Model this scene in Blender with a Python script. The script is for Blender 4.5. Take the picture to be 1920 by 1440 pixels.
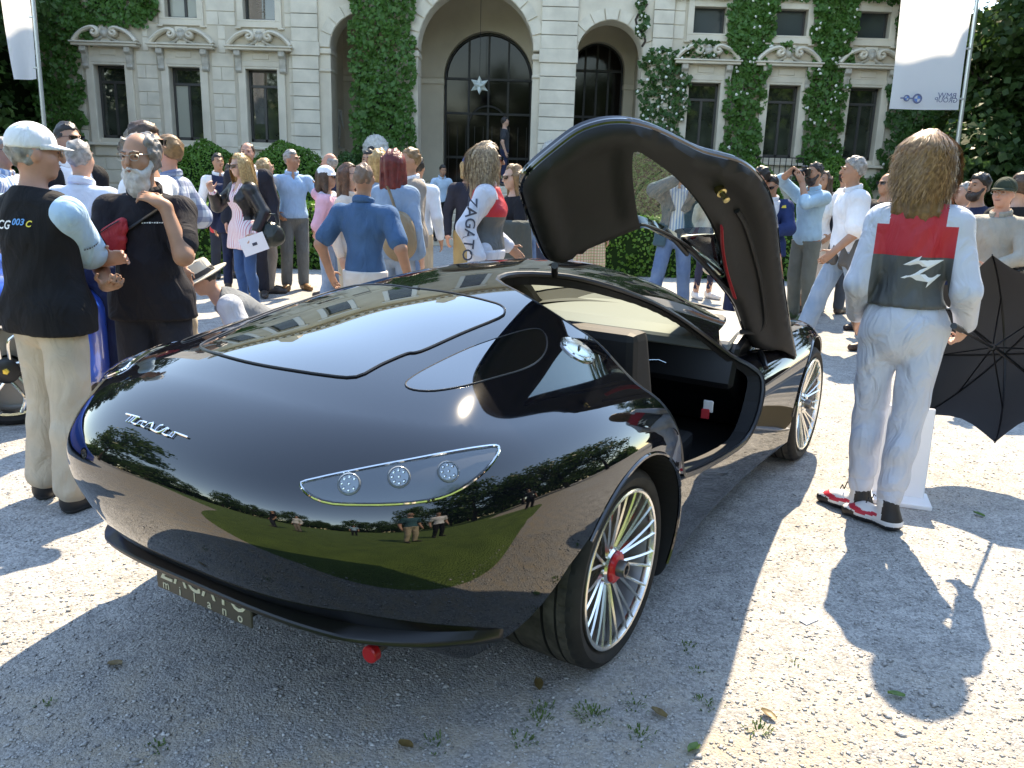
import bpy, bmesh, math, random
import numpy as np
from mathutils import Vector, Matrix
from mathutils.bvhtree import BVHTree

# ------------------------------------------------------------------ camera, sky, sun, exposure
SC = bpy.context.scene
for ob in list(bpy.data.objects):
    bpy.data.objects.remove(ob)
COL = SC.collection
FPX, HORY, ROLL, CAMZ = 1550.0, 325.0, 0.03, 1.58          # focal length and horizon in photograph pixels (1920 wide)
PITCH = math.atan((720 - HORY) * math.cos(ROLL) / FPX)
_fw = np.array([0, math.cos(PITCH), -math.sin(PITCH)])
_r0 = np.array([1.0, 0, 0]); _u0 = np.cross(_r0, _fw)
CR = math.cos(ROLL) * _r0 + math.sin(ROLL) * _u0
CU = math.cos(ROLL) * _u0 - math.sin(ROLL) * _r0
cam_d = bpy.data.cameras.new('camera'); cam = bpy.data.objects.new('camera', cam_d); COL.objects.link(cam)
cam_d.sensor_fit = 'HORIZONTAL'; cam_d.sensor_width = 36.0; cam_d.lens = FPX / 1920 * 36.0
cam_d.clip_start = 0.05; cam_d.clip_end = 3000
cam.matrix_world = Matrix(((CR[0], CU[0], -_fw[0], 0), (CR[1], CU[1], -_fw[1], 0), (CR[2], CU[2], -_fw[2], CAMZ), (0, 0, 0, 1)))
SC.camera = cam
SUN_AZ, SUN_EL = math.radians(17.0), math.radians(50.0)     # azimuth clockwise from +Y (ahead of the camera)
W = bpy.data.worlds.new('World'); SC.world = W; W.use_nodes = True
_n = W.node_tree.nodes; _bg = _n['Background']
sky = _n.new('ShaderNodeTexSky'); sky.sky_type = 'NISHITA'; sky.sun_disc = False
sky.sun_elevation = SUN_EL; sky.sun_rotation = SUN_AZ; sky.air_density = 1.0; sky.dust_density = 0.0; sky.ozone_density = 2.0
W.node_tree.links.new(sky.outputs[0], _bg.inputs[0]); _bg.inputs[1].default_value = 0.15
sun_d = bpy.data.lights.new('sun', 'SUN'); sun = bpy.data.objects.new('sun', sun_d); COL.objects.link(sun)
sun_d.energy = 2.6; sun_d.angle = math.radians(0.53); sun_d.color = (1.0, 0.94, 0.84)
SUNV = Vector((math.sin(SUN_AZ) * math.cos(SUN_EL), math.cos(SUN_AZ) * math.cos(SUN_EL), math.sin(SUN_EL)))
sun.rotation_euler = SUNV.to_track_quat('Z', 'Y').to_euler(); sun.location = (6, 12, 20)
SC.view_settings.view_transform = 'Standard'; SC.view_settings.look = 'None'
SC.view_settings.gamma = 1.0; SC.view_settings.use_curve_mapping = False
SC.view_settings.exposure = 2.2
SC.view_settings.use_white_balance = True; SC.view_settings.white_balance_temperature = 8300; SC.view_settings.white_balance_tint = 10
SC.cycles.use_denoising = True
SC.cycles.max_bounces = 10; SC.cycles.transparent_max_bounces = 12
SC.cycles.caustics_reflective = False; SC.cycles.caustics_refractive = False
SC.cycles.sample_clamp_indirect = 8.0

# ------------------------------------------------------------------ helpers
def px_ray(x, y):
    return _fw + CR * (x - 960) / FPX - CU * (y - 720) / FPX
CAMP = np.array([0, 0, CAMZ])
def px_ground(x, y, z=0.0):
    r = px_ray(x, y); return CAMP + r * ((z - CAMZ) / r[2])
def px_at(x, y, Y):
    r = px_ray(x, y); return CAMP + r * (Y / r[1])
def rnd(seed): return random.Random(seed)
_MAT = {}
def mat(name, col=(.5, .5, .5), rough=.6, metal=0.0, spec=.5, coat=0.0, var=0.0, vscale=8.0, bump=0.0, bscale=60.0, trans=0.0, ior=1.5, emit=None, alpha=1.0, sheen=0.0, sss=0.0, col2=None, rvar=0.0, dist=0.01):
    """procedural material: base colour varied by noise between col and col2, optional bump"""
    if name in _MAT: return _MAT[name]
    m = bpy.data.materials.new(name); m.use_nodes = True; _MAT[name] = m
    nt = m.node_tree; b = nt.nodes['Principled BSDF']
    b.inputs['Base Color'].default_value = (*col, 1); b.inputs['Roughness'].default_value = rough
    b.inputs['Metallic'].default_value = metal; b.inputs['Specular IOR Level'].default_value = spec
    b.inputs['Coat Weight'].default_value = coat; b.inputs['Coat Roughness'].default_value = 0.02
    b.inputs['Transmission Weight'].default_value = trans; b.inputs['IOR'].default_value = ior
    b.inputs['Alpha'].default_value = alpha; b.inputs['Sheen Weight'].default_value = sheen
    if sss: b.inputs['Subsurface Weight'].default_value = sss; b.inputs['Subsurface Radius'].default_value = (.01, .004, .002)
    if emit: b.inputs['Emission Color'].default_value = (*emit[:3], 1); b.inputs['Emission Strength'].default_value = emit[3]
    if var or col2 or bump or rvar:
        tc = nt.nodes.new('ShaderNodeTexCoord'); nz = nt.nodes.new('ShaderNodeTexNoise')
        nz.inputs['Scale'].default_value = vscale; nz.inputs['Detail'].default_value = 5
        nt.links.new(tc.outputs['Object'], nz.inputs['Vector'])
        if var or col2:
            mx = nt.nodes.new('ShaderNodeMix'); mx.data_type = 'RGBA'
            c2 = col2 if col2 else tuple(max(0, c * (1 - var)) for c in col)
            c1 = col if col2 else tuple(min(1, c * (1 + var)) for c in col)
            rm = nt.nodes.new('ShaderNodeMapRange'); rm.inputs[1].default_value = .35; rm.inputs[2].default_value = .65
            nt.links.new(nz.outputs[0], rm.inputs[0]); nt.links.new(rm.outputs[0], mx.inputs[0])
            mx.inputs[6].default_value = (*c2, 1); mx.inputs[7].default_value = (*c1, 1)
            nt.links.new(mx.outputs[2], b.inputs['Base Color'])
        if rvar:
            rr = nt.nodes.new('ShaderNodeMapRange'); rr.inputs[3].default_value = max(0, rough - rvar); rr.inputs[4].default_value = rough + rvar
            nt.links.new(nz.outputs[0], rr.inputs[0]); nt.links.new(rr.outputs[0], b.inputs['Roughness'])
        if bump:
            n2 = nt.nodes.new('ShaderNodeTexNoise'); n2.inputs['Scale'].default_value = bscale; n2.inputs['Detail'].default_value = 4
            nt.links.new(tc.outputs['Object'], n2.inputs['Vector'])
            bp = nt.nodes.new('ShaderNodeBump'); bp.inputs['Strength'].default_value = bump; bp.inputs['Distance'].default_value = dist
            nt.links.new(n2.outputs[0], bp.inputs['Height']); nt.links.new(bp.outputs[0], b.inputs['Normal'])
    return m
def link(o, parent=None):
    COL.objects.link(o)
    if parent is not None: o.parent = parent
    return o
def tag(o, label=None, cat=None, group=None, kind=None):
    if label: o['label'] = label
    if cat: o['category'] = cat
    if group: o['group'] = group
    if kind: o['kind'] = kind
    return o
def empty(name, loc=(0, 0, 0), rz=0.0, label=None, cat=None, group=None):
    o = bpy.data.objects.new(name, None); o.location = loc; o.rotation_euler = (0, 0, rz); o.empty_display_size = .1
    link(o); return tag(o, label, cat, group)
def mesh_obj(name, verts, faces, m=None, parent=None, smooth=False, mats=None, fmat=None):
    me = bpy.data.meshes.new(name)
    if isinstance(faces, np.ndarray) and len(faces):
        v = np.asarray(verts, np.float32); k = faces.shape[1]; nf = len(faces)
        me.vertices.add(len(v)); me.vertices.foreach_set('co', v.ravel())
        me.loops.add(nf * k); me.loops.foreach_set('vertex_index', faces.astype(np.int32).ravel())
        me.polygons.add(nf); me.polygons.foreach_set('loop_start', np.arange(0, nf * k, k, dtype=np.int32))
        me.update(calc_edges=True); me.validate()
    else:
        me.from_pydata([tuple(map(float, v)) for v in verts], [], [tuple(map(int, f)) for f in faces]); me.update()
    for mm in (mats if mats else ([m] if m else [])): me.materials.append(mm)
    if fmat is not None: me.polygons.foreach_set('material_index', np.asarray(fmat, np.int32))
    if smooth: me.polygons.foreach_set('use_smooth', np.ones(len(me.polygons), bool))
    return link(bpy.data.objects.new(name, me), parent)
class MB:
    """collects boxes, tubes, lathes, prisms into one mesh"""
    def __init__(s): s.v = []; s.f = []
    def add(s, v, f):
        o = len(s.v); s.v += [tuple(map(float, p)) for p in v]; s.f += [tuple(int(i) + o for i in q) for q in f]; return s
    def box(s, c, d, rz=0.0, M=None, taper=1.0):
        x, y, z = d[0] / 2, d[1] / 2, d[2] / 2; t = taper
        v = [(-x, -y, -z), (x, -y, -z), (x, y, -z), (-x, y, -z), (-x * t, -y * t, z), (x * t, -y * t, z), (x * t, y * t, z), (-x * t, y * t, z)]
        cs, sn = math.cos(rz), math.sin(rz)
        v = [(c[0] + a * cs - b * sn, c[1] + a * sn + b * cs, c[2] + e) for a, b, e in v]
        if M is not None: v = [tuple(M @ Vector(p)) for p in v]
        return s.add(v, [(0, 3, 2, 1), (4, 5, 6, 7), (0, 1, 5, 4), (1, 2, 6, 5), (2, 3, 7, 6), (3, 0, 4, 7)])
    def span(s, a, b): return s.box([(p + q) / 2 for p, q in zip(a, b)], [abs(q - p) for p, q in zip(a, b)])
    def tube(s, pts, r, n=8, cap=True, closed=False, flat=1.0, up=None):
        P = [Vector(p) for p in pts]; k = len(P); R = r if hasattr(r, '__len__') else [r] * k
        vs = []; ref = Vector(up) if up else None
        T = []
        for i in range(k):
            a = P[(i - 1) % k] if (closed or i > 0) else P[0]; b = P[(i + 1) % k] if (closed or i < k - 1) else P[-1]
            t = (b - a); T.append(t.normalized() if t.length > 1e-9 else Vector((0, 0, 1)))
        nrm = None
        for i in range(k):
            t = T[i]
            if ref is not None: nn = ref - t * ref.dot(t)
            elif nrm is None:
                q = Vector((0, 0, 1)) if abs(t.z) < .9 else Vector((1, 0, 0)); nn = q - t * q.dot(t)
            else: nn = nrm - t * nrm.dot(t)
            nrm = nn.normalized(); bn = t.cross(nrm)
            for j in range(n):
                a = 2 * math.pi * j / n
                vs.append(P[i] + (nrm * math.cos(a) * flat + bn * math.sin(a)) * R[i])
        fs = []
        for i in range(k if closed else k - 1):
            for j in range(n):
                i2 = (i + 1) % k
                fs.append((i * n + j, i * n + (j + 1) % n, i2 * n + (j + 1) % n, i2 * n + j))
        if cap and not closed: fs += [tuple(range(n - 1, -1, -1)), tuple((k - 1) * n + j for j in range(n))]
        return s.add(vs, fs)
    def lathe(s, prof, n=24, c=(0, 0, 0), M=None, closed=False):
        vs = []; k = len(prof)
        for r, z in prof:
            for j in range(n):
                a = 2 * math.pi * j / n; p = Vector((r * math.cos(a), r * math.sin(a), z))
                p = (M @ p) if M is not None else p
                vs.append(p + Vector(c))
        fs = [(i * n + j, i * n + (j + 1) % n, ((i + 1) % k) * n + (j + 1) % n, ((i + 1) % k) * n + j) for i in range(k if closed else k - 1) for j in range(n)]
        if not closed: fs += [tuple(range(n - 1, -1, -1)), tuple((k - 1) * n + j for j in range(n))]
        return s.add(vs, fs)
    def prism(s, poly, ax, lo, hi):
        """2-D polygon (list of pairs) extruded along axis ax"""
        n = len(poly)
        def P(p, h):
            q = list(p); q.insert(ax, h); return q
        vs = [P(p, lo) for p in poly] + [P(p, hi) for p in poly]
        fs = [tuple(range(n - 1, -1, -1)), tuple(range(n, 2 * n))] + [(i, (i + 1) % n, n + (i + 1) % n, n + i) for i in range(n)]
        return s.add(vs, fs)
    def build(s, name, m, parent=None, smooth=False, bevel=0.0, seg=1):
        o = mesh_obj(name, s.v, s.f, m, parent, False)
        me = o.data; bm = bmesh.new(); bm.from_mesh(me)
        bmesh.ops.recalc_face_normals(bm, faces=bm.faces)
        if bevel:
            bmesh.ops.bevel(bm, geom=[e for e in bm.edges if len(e.link_faces) == 2 and e.calc_face_angle(0) > .6], offset=bevel, segments=seg, affect='EDGES', profile=.6)
        bm.to_mesh(me); bm.free()
        if smooth: me.polygons.foreach_set('use_smooth', np.ones(len(me.polygons), bool)); auto_smooth(me)
        return o
def auto_smooth(me, ang=0.6):
    bm = bmesh.new(); bm.from_mesh(me)
    for e in bm.edges: e.smooth = not (len(e.link_faces) == 2 and e.calc_face_angle(0) > ang)
    bm.to_mesh(me); bm.free()
def curve_pts(P, n=8, closed=False):
    """Catmull-Rom through the points"""
    P = [np.asarray(p, float) for p in P]; k = len(P); out = []
    for i in range(k if closed else k - 1):
        a = P[(i - 1) % k] if (closed or i > 0) else 2 * P[0] - P[1]
        b = P[i]; c = P[(i + 1) % k]; d = P[(i + 2) % k] if (closed or i + 2 < k) else 2 * P[-1] - P[-2]
        for j in range(n):
            t = j / n
            out.append(.5 * ((2 * b) + (c - a) * t + (2 * a - 5 * b + 4 * c - d) * t * t + (3 * b - a - 3 * c + d) * t ** 3))
    if not closed: out.append(P[-1])
    return out
# ---- implicit surfaces -> quads (surface nets)
def surface_nets(Fn, lo, hi, h, newton=2, eps=None):
    lo = np.asarray(lo, float); hi = np.asarray(hi, float); n = np.ceil((hi - lo) / h).astype(int) + 1
    ax = [lo[i] + h * np.arange(n[i]) for i in range(3)]
    G = np.stack(np.meshgrid(*ax, indexing='ij'), -1).reshape(-1, 3)
    F = Fn(G).reshape(n); S = F < 0
    c = [n[0] - 1, n[1] - 1, n[2] - 1]
    acc = np.zeros((*c, 3)); cnt = np.zeros(c)
    cor = [(i, j, k) for i in (0, 1) for j in (0, 1) for k in (0, 1)]
    sl = lambda o: tuple(slice(o[d], o[d] + c[d]) for d in range(3))
    for a in cor:
        for d in range(3):
            if a[d]: continue
            b = list(a); b[d] = 1
            fa, fb = F[sl(a)], F[sl(b)]; m = (fa < 0) != (fb < 0)
            t = np.where(m, fa / np.where(m, fa - fb, 1), 0)
            for e in range(3): acc[..., e] += np.where(m, a[e] + (t if e == d else 0), 0)
            cnt += m
    act = cnt > 0; idx = -np.ones(c, int); idx[act] = np.arange(act.sum())
    I = np.argwhere(act); V = lo + h * (I + acc[act] / cnt[act][:, None])
    Q = []
    for d in range(3):
        e1, e2 = (d + 1) % 3, (d + 2) % 3
        s0 = [slice(None)] * 3; s1 = [slice(None)] * 3; s0[d] = slice(0, -1); s1[d] = slice(1, None)
        m = S[tuple(s0)] != S[tuple(s1)]
        E = np.argwhere(m); ok = (E[:, e1] > 0) & (E[:, e2] > 0) & (E[:, e1] < n[e1] - 1) & (E[:, e2] < n[e2] - 1); E = E[ok]
        inside = S[tuple(E.T)]
        q = []
        for o1, o2 in ((0, 0), (-1, 0), (-1, -1), (0, -1)):
            K = E.copy(); K[:, e1] += o1; K[:, e2] += o2; q.append(idx[tuple(K.T)])
        q = np.stack(q, 1); q[~inside] = q[~inside][:, ::-1]; Q.append(q)
    Q = np.concatenate(Q); Q = Q[(Q >= 0).all(1)]
    if newton:
        e = eps or h * .25
        for _ in range(newton):
            f = Fn(V); g = np.stack([(Fn(V + e * np.eye(3)[i]) - Fn(V - e * np.eye(3)[i])) / (2 * e) for i in range(3)], 1)
            st = (f / np.maximum((g ** 2).sum(1), 1e-6))[:, None] * g
            ln = np.linalg.norm(st, axis=1, keepdims=True); st *= np.minimum(1, .8 * h / np.maximum(ln, 1e-9)); V = V - st
    return V, Q
def smin(a, b, k):
    h = np.clip(.5 + .5 * (b - a) / k, 0, 1); return b + (a - b) * h - k * h * (1 - h)
def smax(a, b, k): return -smin(-a, -b, k)
def sd_cap(P, a, b, ra, rb=None, sy=None):
    """tapered capsule distance"""
    a = np.asarray(a, float); b = np.asarray(b, float); rb = ra if rb is None else rb
    ab = b - a; t = np.clip(((P - a) @ ab) / max(ab @ ab, 1e-9), 0, 1)
    return np.linalg.norm(P - a - t[:, None] * ab, axis=1) - (ra + (rb - ra) * t)
def sd_ell(P, c, r, R=None):
    q = P - np.asarray(c, float)
    if R is not None: q = q @ R
    r = np.asarray(r, float); k0 = np.linalg.norm(q / r, axis=1); k1 = np.linalg.norm(q / r ** 2, axis=1)
    return k0 * (k0 - 1) / np.maximum(k1, 1e-9)
def nat_spline(x, y, xq):
    """natural cubic spline, y may be (n,m)"""
    x = np.asarray(x, float); y = np.asarray(y, float); y2 = y.reshape(len(x), -1); n = len(x); h = np.diff(x)
    A = np.eye(n); B = np.zeros_like(y2)
    for i in range(1, n - 1):
        A[i, i - 1:i + 2] = h[i - 1], 2 * (h[i - 1] + h[i]), h[i]
        B[i] = 6 * ((y2[i + 1] - y2[i]) / h[i] - (y2[i] - y2[i - 1]) / h[i - 1])
    M = np.linalg.solve(A, B)
    k = np.clip(np.searchsorted(x, xq) - 1, 0, n - 2); a = (x[k + 1] - xq) / h[k]; b = (xq - x[k]) / h[k]
    a = a[:, None]; b = b[:, None]; hh = h[k][:, None] ** 2 / 6
    r = a * y2[k] + b * y2[k + 1] + ((a ** 3 - a) * M[k] + (b ** 3 - b) * M[k + 1]) * hh
    return r.reshape((len(xq),) + y.shape[1:])
# ------------------------------------------------------------------ black coupe (car frame: X forward, Y left, Z up, origin under the rear axle)
CARO = np.array([-0.3878, 2.9572]); CARH = 1.012294; WB = 2.526
CF = np.array([math.cos(CARH), math.sin(CARH)]); CL = np.array([-CF[1], CF[0]])
CCAM = np.array([(-CARO) @ CF, (-CARO) @ CL, CAMZ])
def car_ray(x, y):
    r = px_ray(x, y); return np.array([r[:2] @ CF, r[:2] @ CL, r[2]])
_TX = [-1.25, -1.05, -.85, -.65, -.4, -.15, .1, .35, .7, 1.1, 1.5, 1.9, 2.2, 2.5, 2.8, 3.1, 3.4, 3.7]
_TY = [0, .2, .4, .55, .7, .8, .9, 1.05]
_TT = [[.855, .85, .835, .81, .775, .745, .705, .63],
       [.915, .91, .895, .87, .83, .795, .75, .67],
       [.968, .963, .945, .918, .875, .838, .79, .70],
       [1.032, 1.025, 1.002, .97, .918, .876, .82, .72],
       [1.088, 1.08, 1.05, 1.012, .955, .906, .85, .74],
       [1.136, 1.126, 1.092, 1.047, .976, .924, .866, .75],
       [1.172, 1.162, 1.124, 1.068, .975, .912, .855, .74],
       [1.200, 1.188, 1.144, 1.068, .950, .878, .825, .71],
       [1.216, 1.202, 1.146, 1.044, .875, .795, .75, .64],
       [1.200, 1.182, 1.115, .99, .81, .735, .70, .60],
       [1.145, 1.125, 1.05, .925, .765, .715, .69, .59],
       [1.03, 1.015, .955, .865, .765, .742, .715, .61],
       [.895, .885, .86, .83, .80, .785, .75, .64],
       [.80, .80, .79, .80, .81, .805, .77, .66],
       [.75, .75, .745, .76, .78, .775, .74, .63],
       [.69, .69, .69, .695, .70, .70, .67, .58],
       [.60, .60, .60, .60, .60, .60, .58, .5], [.5, .5, .5, .5, .5, .5, .48, .42]]
_GS = .04
_gx = np.arange(-1.4, 3.8, _GS); _gy = np.arange(0, 1.24, _GS)
def _mk():
    A = np.array(_TT); yy = np.concatenate([-np.array(_TY[:0:-1]), _TY]); A = np.concatenate([A[:, :0:-1], A], 1)
    B = nat_spline(_TX, A, np.clip(_gx, _TX[0], _TX[-1])); full = nat_spline(yy, B.T, np.clip(np.concatenate([-_gy[:0:-1], _gy]), -1.05, 1.05)).T
    k = np.array([1, 4, 6, 4, 1.]) / 16
    for _ in range(3):
        p = np.pad(full, ((2, 2), (2, 2)), 'edge')
        p = sum(k[i] * p[i:i + full.shape[0], :] for i in range(5)); full = sum(k[i] * p[:, i:i + full.shape[1]] for i in range(5))
    return full
_TG = _mk(); _y0 = -_gy[-1]
def _cub(t): return [-.5 * t + t * t - .5 * t ** 3, 1 - 2.5 * t * t + 1.5 * t ** 3, .5 * t + 2 * t * t - 1.5 * t ** 3, -.5 * t * t + .5 * t ** 3]
def _bsp(t): return [(1 - t) ** 3 / 6, (3 * t ** 3 - 6 * t * t + 4) / 6, (-3 * t ** 3 + 3 * t * t + 3 * t + 1) / 6, t ** 3 / 6]
def car_T(x, y):
    a = np.clip((x - _gx[0]) / _GS, 1, len(_gx) - 3.001); b = np.clip((y - _y0) / _GS, 1, _TG.shape[1] - 3.001)
    i = a.astype(int); j = b.astype(int); wa = _bsp(a - i); wb = _bsp(b - j); r = 0
    for p in range(4):
        for q in range(4): r = r + wa[p] * wb[q] * _TG[i + p - 1, j + q - 1]
    return r
def _tab(x, y):
    xs = np.linspace(x[0], x[-1], 200); v = nat_spline(x, np.array(y), xs)
    return lambda q: np.interp(q, xs, v)
_XE = _tab([.15, .28, .4, .5, .6, .7, .8, .9, 1.0, 1.2], [-.72, -.80, -.915, -.995, -1.05, -1.085, -1.10, -1.095, -1.07, -1.0])
_XF = _tab([.1, .3, .5, .7, .9], [3.40, 3.46, 3.44, 3.36, 3.2])
_WX = _tab([-1.2, -.6, -.2, .1, .4, .8, 1.3, 1.8, 2.2, 2.55, 2.9, 3.3, 3.6], [.93, .955, .965, .965, .95, .915, .895, .90, .925, .945, .93, .88, .83])
_SZ = _tab([.1, .25, .4, .55, .7, .85, 1.0, 1.25], [.945, .975, .993, 1.0, .995, .975, .95, .92])
def sstep(a, b, x):
    t = np.clip((x - a) / (b - a), 0, 1); return t * t * (3 - 2 * t)
def car_F(P):
    x, y, z = P[:, 0], np.abs(P[:, 1]), P[:, 2]
    T = car_T(x, P[:, 1]); top = (z - T) * .86
    w = _WX(x) * _SZ(z); nr = 2.9
    u = np.clip(.15 - x, 0, None) / (.15 - _XE(z)); uf = np.clip(x - 2.2, 0, None) / (_XF(z) - 2.2)
    side = ((u ** nr + uf ** 2.6 + (y / w) ** nr + 1e-9) ** (1 / nr) - 1) * .93
    k = .10 + .12 * sstep(-.45, -1.0, x) + .1 * sstep(2.6, 3.2, x)
    zb = .16 + .25 * sstep(-.42, -.95, x) + .08 * sstep(2.9, 3.2, x)
    return smax(smax(side, top, k), (zb - z), .045)
def car_grad(P, e=.006):
    g = np.stack([(car_F(P + e * np.eye(3)[i]) - car_F(P - e * np.eye(3)[i])) / (2 * e) for i in range(3)], 1)
    return g / np.maximum(np.linalg.norm(g, axis=1, keepdims=True), 1e-9)
def car_snap(P, off=0.0, it=4):
    P = np.asarray(P, float)
    for _ in range(it):
        e = .004; f = car_F(P) ; g = np.stack([(car_F(P + e * np.eye(3)[i]) - car_F(P - e * np.eye(3)[i])) / (2 * e) for i in range(3)], 1)
        P = P - (f / np.maximum((g ** 2).sum(1), 1e-6))[:, None] * g
    return P + off * car_grad(P)
BV, BQ = surface_nets(car_F, (-1.2, -1.03, .1), (3.56, 1.03, 1.32), .022)
CBVH = BVHTree.FromPolygons([tuple(v) for v in BV], [tuple(map(int, q)) for q in BQ])
def on_car(x, y, off=0.0):
    """point of the bodywork seen at a photograph pixel, car frame"""
    d = Vector(car_ray(x, y)).normalized(); h = CBVH.ray_cast(Vector(CCAM), d)
    p = np.array(h[0]) if h[0] is not None else np.array(CBVH.find_nearest(Vector(CCAM) + d * 3.3)[0])
    return car_snap(p[None], off)[0]
def px_plane(x, y, p0, n):
    r = car_ray(x, y); n = np.asarray(n, float); t = ((np.asarray(p0) - CCAM) @ n) / (r @ n); return CCAM + r * t
def set_normals(o, N):
    o.data.normals_split_custom_set_from_vertices([tuple(n) for n in N])
def fill_patch(loop, step, snap=True, off=.003):
    """3-D loop -> triangulated patch; interior points laid on the bodywork"""
    from mathutils.geometry import delaunay_2d_cdt
    L = np.asarray(loop, float); c = L.mean(0); U, S, Vt = np.linalg.svd(L - c); e1, e2, nn = Vt
    q = (L - c) @ np.stack([e1, e2], 1); lo, hi = q.min(0), q.max(0)
    xs = np.arange(lo[0] + step / 2, hi[0], step); ys = np.arange(lo[1] + step / 2, hi[1], step)
    G = np.stack(np.meshgrid(xs, ys, indexing='ij'), -1).reshape(-1, 2)
    ins = np.zeros(len(G), bool); dm = np.full(len(G), 9.0)
    for i in range(len(q)):
        a, b = q[i], q[(i + 1) % len(q)]
        cr = ((a[1] > G[:, 1]) != (b[1] > G[:, 1])); xx = (b[0] - a[0]) * (G[:, 1] - a[1]) / (b[1] - a[1] + 1e-12) + a[0]
        ins ^= cr & (G[:, 0] < xx)
        ab = b - a; t = np.clip(((G - a) @ ab) / (ab @ ab + 1e-12), 0, 1); dm = np.minimum(dm, np.linalg.norm(G - a - t[:, None] * ab, axis=1))
    G = G[ins & (dm > step * .45)]; A = np.concatenate([q, G]); n = len(q)
    r = delaunay_2d_cdt([Vector(p) for p in A], [], [list(range(n))], 1, 1e-6)
    V2 = np.array([tuple(v) for v in r[0]]); F = r[2]
    # heights from boundary by inverse distance, then snapped to the surface
    V3 = np.empty((len(V2), 3)); hb = (L - c) @ nn
    for i, p in enumerate(V2):
        d = ((q - p) ** 2).sum(1); w = 1 / (d + 1e-8) ** 1.5; V3[i] = c + e1 * p[0] + e2 * p[1] + nn * (w @ hb) / w.sum()
    if snap: V3 = car_snap(V3, off, 5)
    return V3, F
def patch_obj(name, loop, m, parent, step=.03, off=.003):
    V, F = fill_patch(loop, step, True, off); N = car_grad(V)
    fs = []
    for f in F:
        a, b, c = V[f[0]], V[f[1]], V[f[2]]
        fs.append(tuple(f) if np.cross(b - a, c - a) @ N[f[0]] > 0 else tuple(f[::-1]))
    o = mesh_obj(name, V, fs, m, parent, True); set_normals(o, N); return o
def bool_cut(o, cutter, op='DIFFERENCE'):
    md = o.modifiers.new('b', 'BOOLEAN'); md.operation = op; md.object = cutter; md.solver = 'EXACT'
    try: md.material_mode = 'TRANSFER'
    except Exception: pass
    dg = bpy.context.evaluated_depsgraph_get(); me = bpy.data.meshes.new_from_object(o.evaluated_get(dg))
    o.modifiers.clear(); old = o.data; o.data = me; bpy.data.meshes.remove(old); return o
def thin_glass(name, tint=(1, 1, 1), ior=1.5, rough=0.0, boost=1.0):
    if name in _MAT: return _MAT[name]
    m = bpy.data.materials.new(name); m.use_nodes = True; nt = m.node_tree; nt.nodes.clear(); _MAT[name] = m
    o = nt.nodes.new('ShaderNodeOutputMaterial'); mx = nt.nodes.new('ShaderNodeMixShader'); tr = nt.nodes.new('ShaderNodeBsdfTransparent'); gl = nt.nodes.new('ShaderNodeBsdfGlossy')
    fr = nt.nodes.new('ShaderNodeFresnel'); fr.inputs[0].default_value = ior
    tr.inputs[0].default_value = (*tint, 1); gl.inputs['Roughness'].default_value = rough
    ml = nt.nodes.new('ShaderNodeMath'); ml.operation = 'MULTIPLY'; ml.inputs[1].default_value = boost; ml.use_clamp = True
    nt.links.new(fr.outputs[0], ml.inputs[0]); nt.links.new(ml.outputs[0], mx.inputs[0]); nt.links.new(tr.outputs[0], mx.inputs[1]); nt.links.new(gl.outputs[0], mx.inputs[2]); nt.links.new(mx.outputs[0], o.inputs[0])
    return m
M_paint = mat('black_paint', (.004, .0042, .006), rough=.5, spec=.0, coat=1.0, ior=1.5)
_b = M_paint.node_tree.nodes['Principled BSDF']; _b.inputs['Coat IOR'].default_value = 1.85; _b.inputs['Coat Roughness'].default_value = .028
M_trim = mat('black_trim', (.012, .012, .013), rough=.62, spec=.4, bump=.15, bscale=400, dist=.001)
M_satin = mat('satin_black', (.008, .008, .009), rough=.32, spec=.5)
M_rubber = mat('tyre_rubber', (.022, .021, .02), rough=.75, spec=.3, var=.25, vscale=12, bump=.2, bscale=150, dist=.001)
M_tread = mat('tread_dust', (.075, .068, .058), rough=.9, spec=.2, var=.35, vscale=20)
M_silver = mat('silver_alloy', (.78, .77, .74), rough=.16, metal=1.0)
M_chrome = mat('chrome', (.9, .9, .92), rough=.04, metal=1.0)
M_red = mat('red_anodised', (.55, .015, .02), rough=.3, spec=.5)
M_redcloth = mat('red_webbing', (.5, .02, .03), rough=.7)
M_dglass = mat('dark_glass', (.003, .004, .005), rough=.02, spec=1.0, coat=1.0, ior=1.5)
_b = M_dglass.node_tree.nodes['Principled BSDF']; _b.inputs['Coat IOR'].default_value = 1.75; _b.inputs['Coat Roughness'].default_value = .0
M_clear = thin_glass('clear_glass', (.92, .95, .94), 1.5)
M_tint = thin_glass('green_tint_glass', (.72, .82, .78), 1.6)
M_grey = mat('grey_dash_leather', (.17, .175, .17), rough=.55, bump=.1, bscale=300, dist=.001)
M_steel = mat('dark_steel', (.16, .15, .14), rough=.35, metal=1.0)
M_lamp = mat('lamp_housing', (.20, .205, .22), rough=.2, metal=.7)
M_led = mat('led_glass', (.42, .45, .48), rough=.12, metal=.5, spec=.8)
M_wheel = mat('wheel_alloy', (.80, .785, .74), rough=.24, metal=1.0)

car = empty('sports_car', (CARO[0], CARO[1], 0), CARH, 'low black teardrop coupe with its near side door swung up', 'car')
body = mesh_obj('body', BV, BQ, M_paint, car, True, mats=[M_paint, M_trim])
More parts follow.
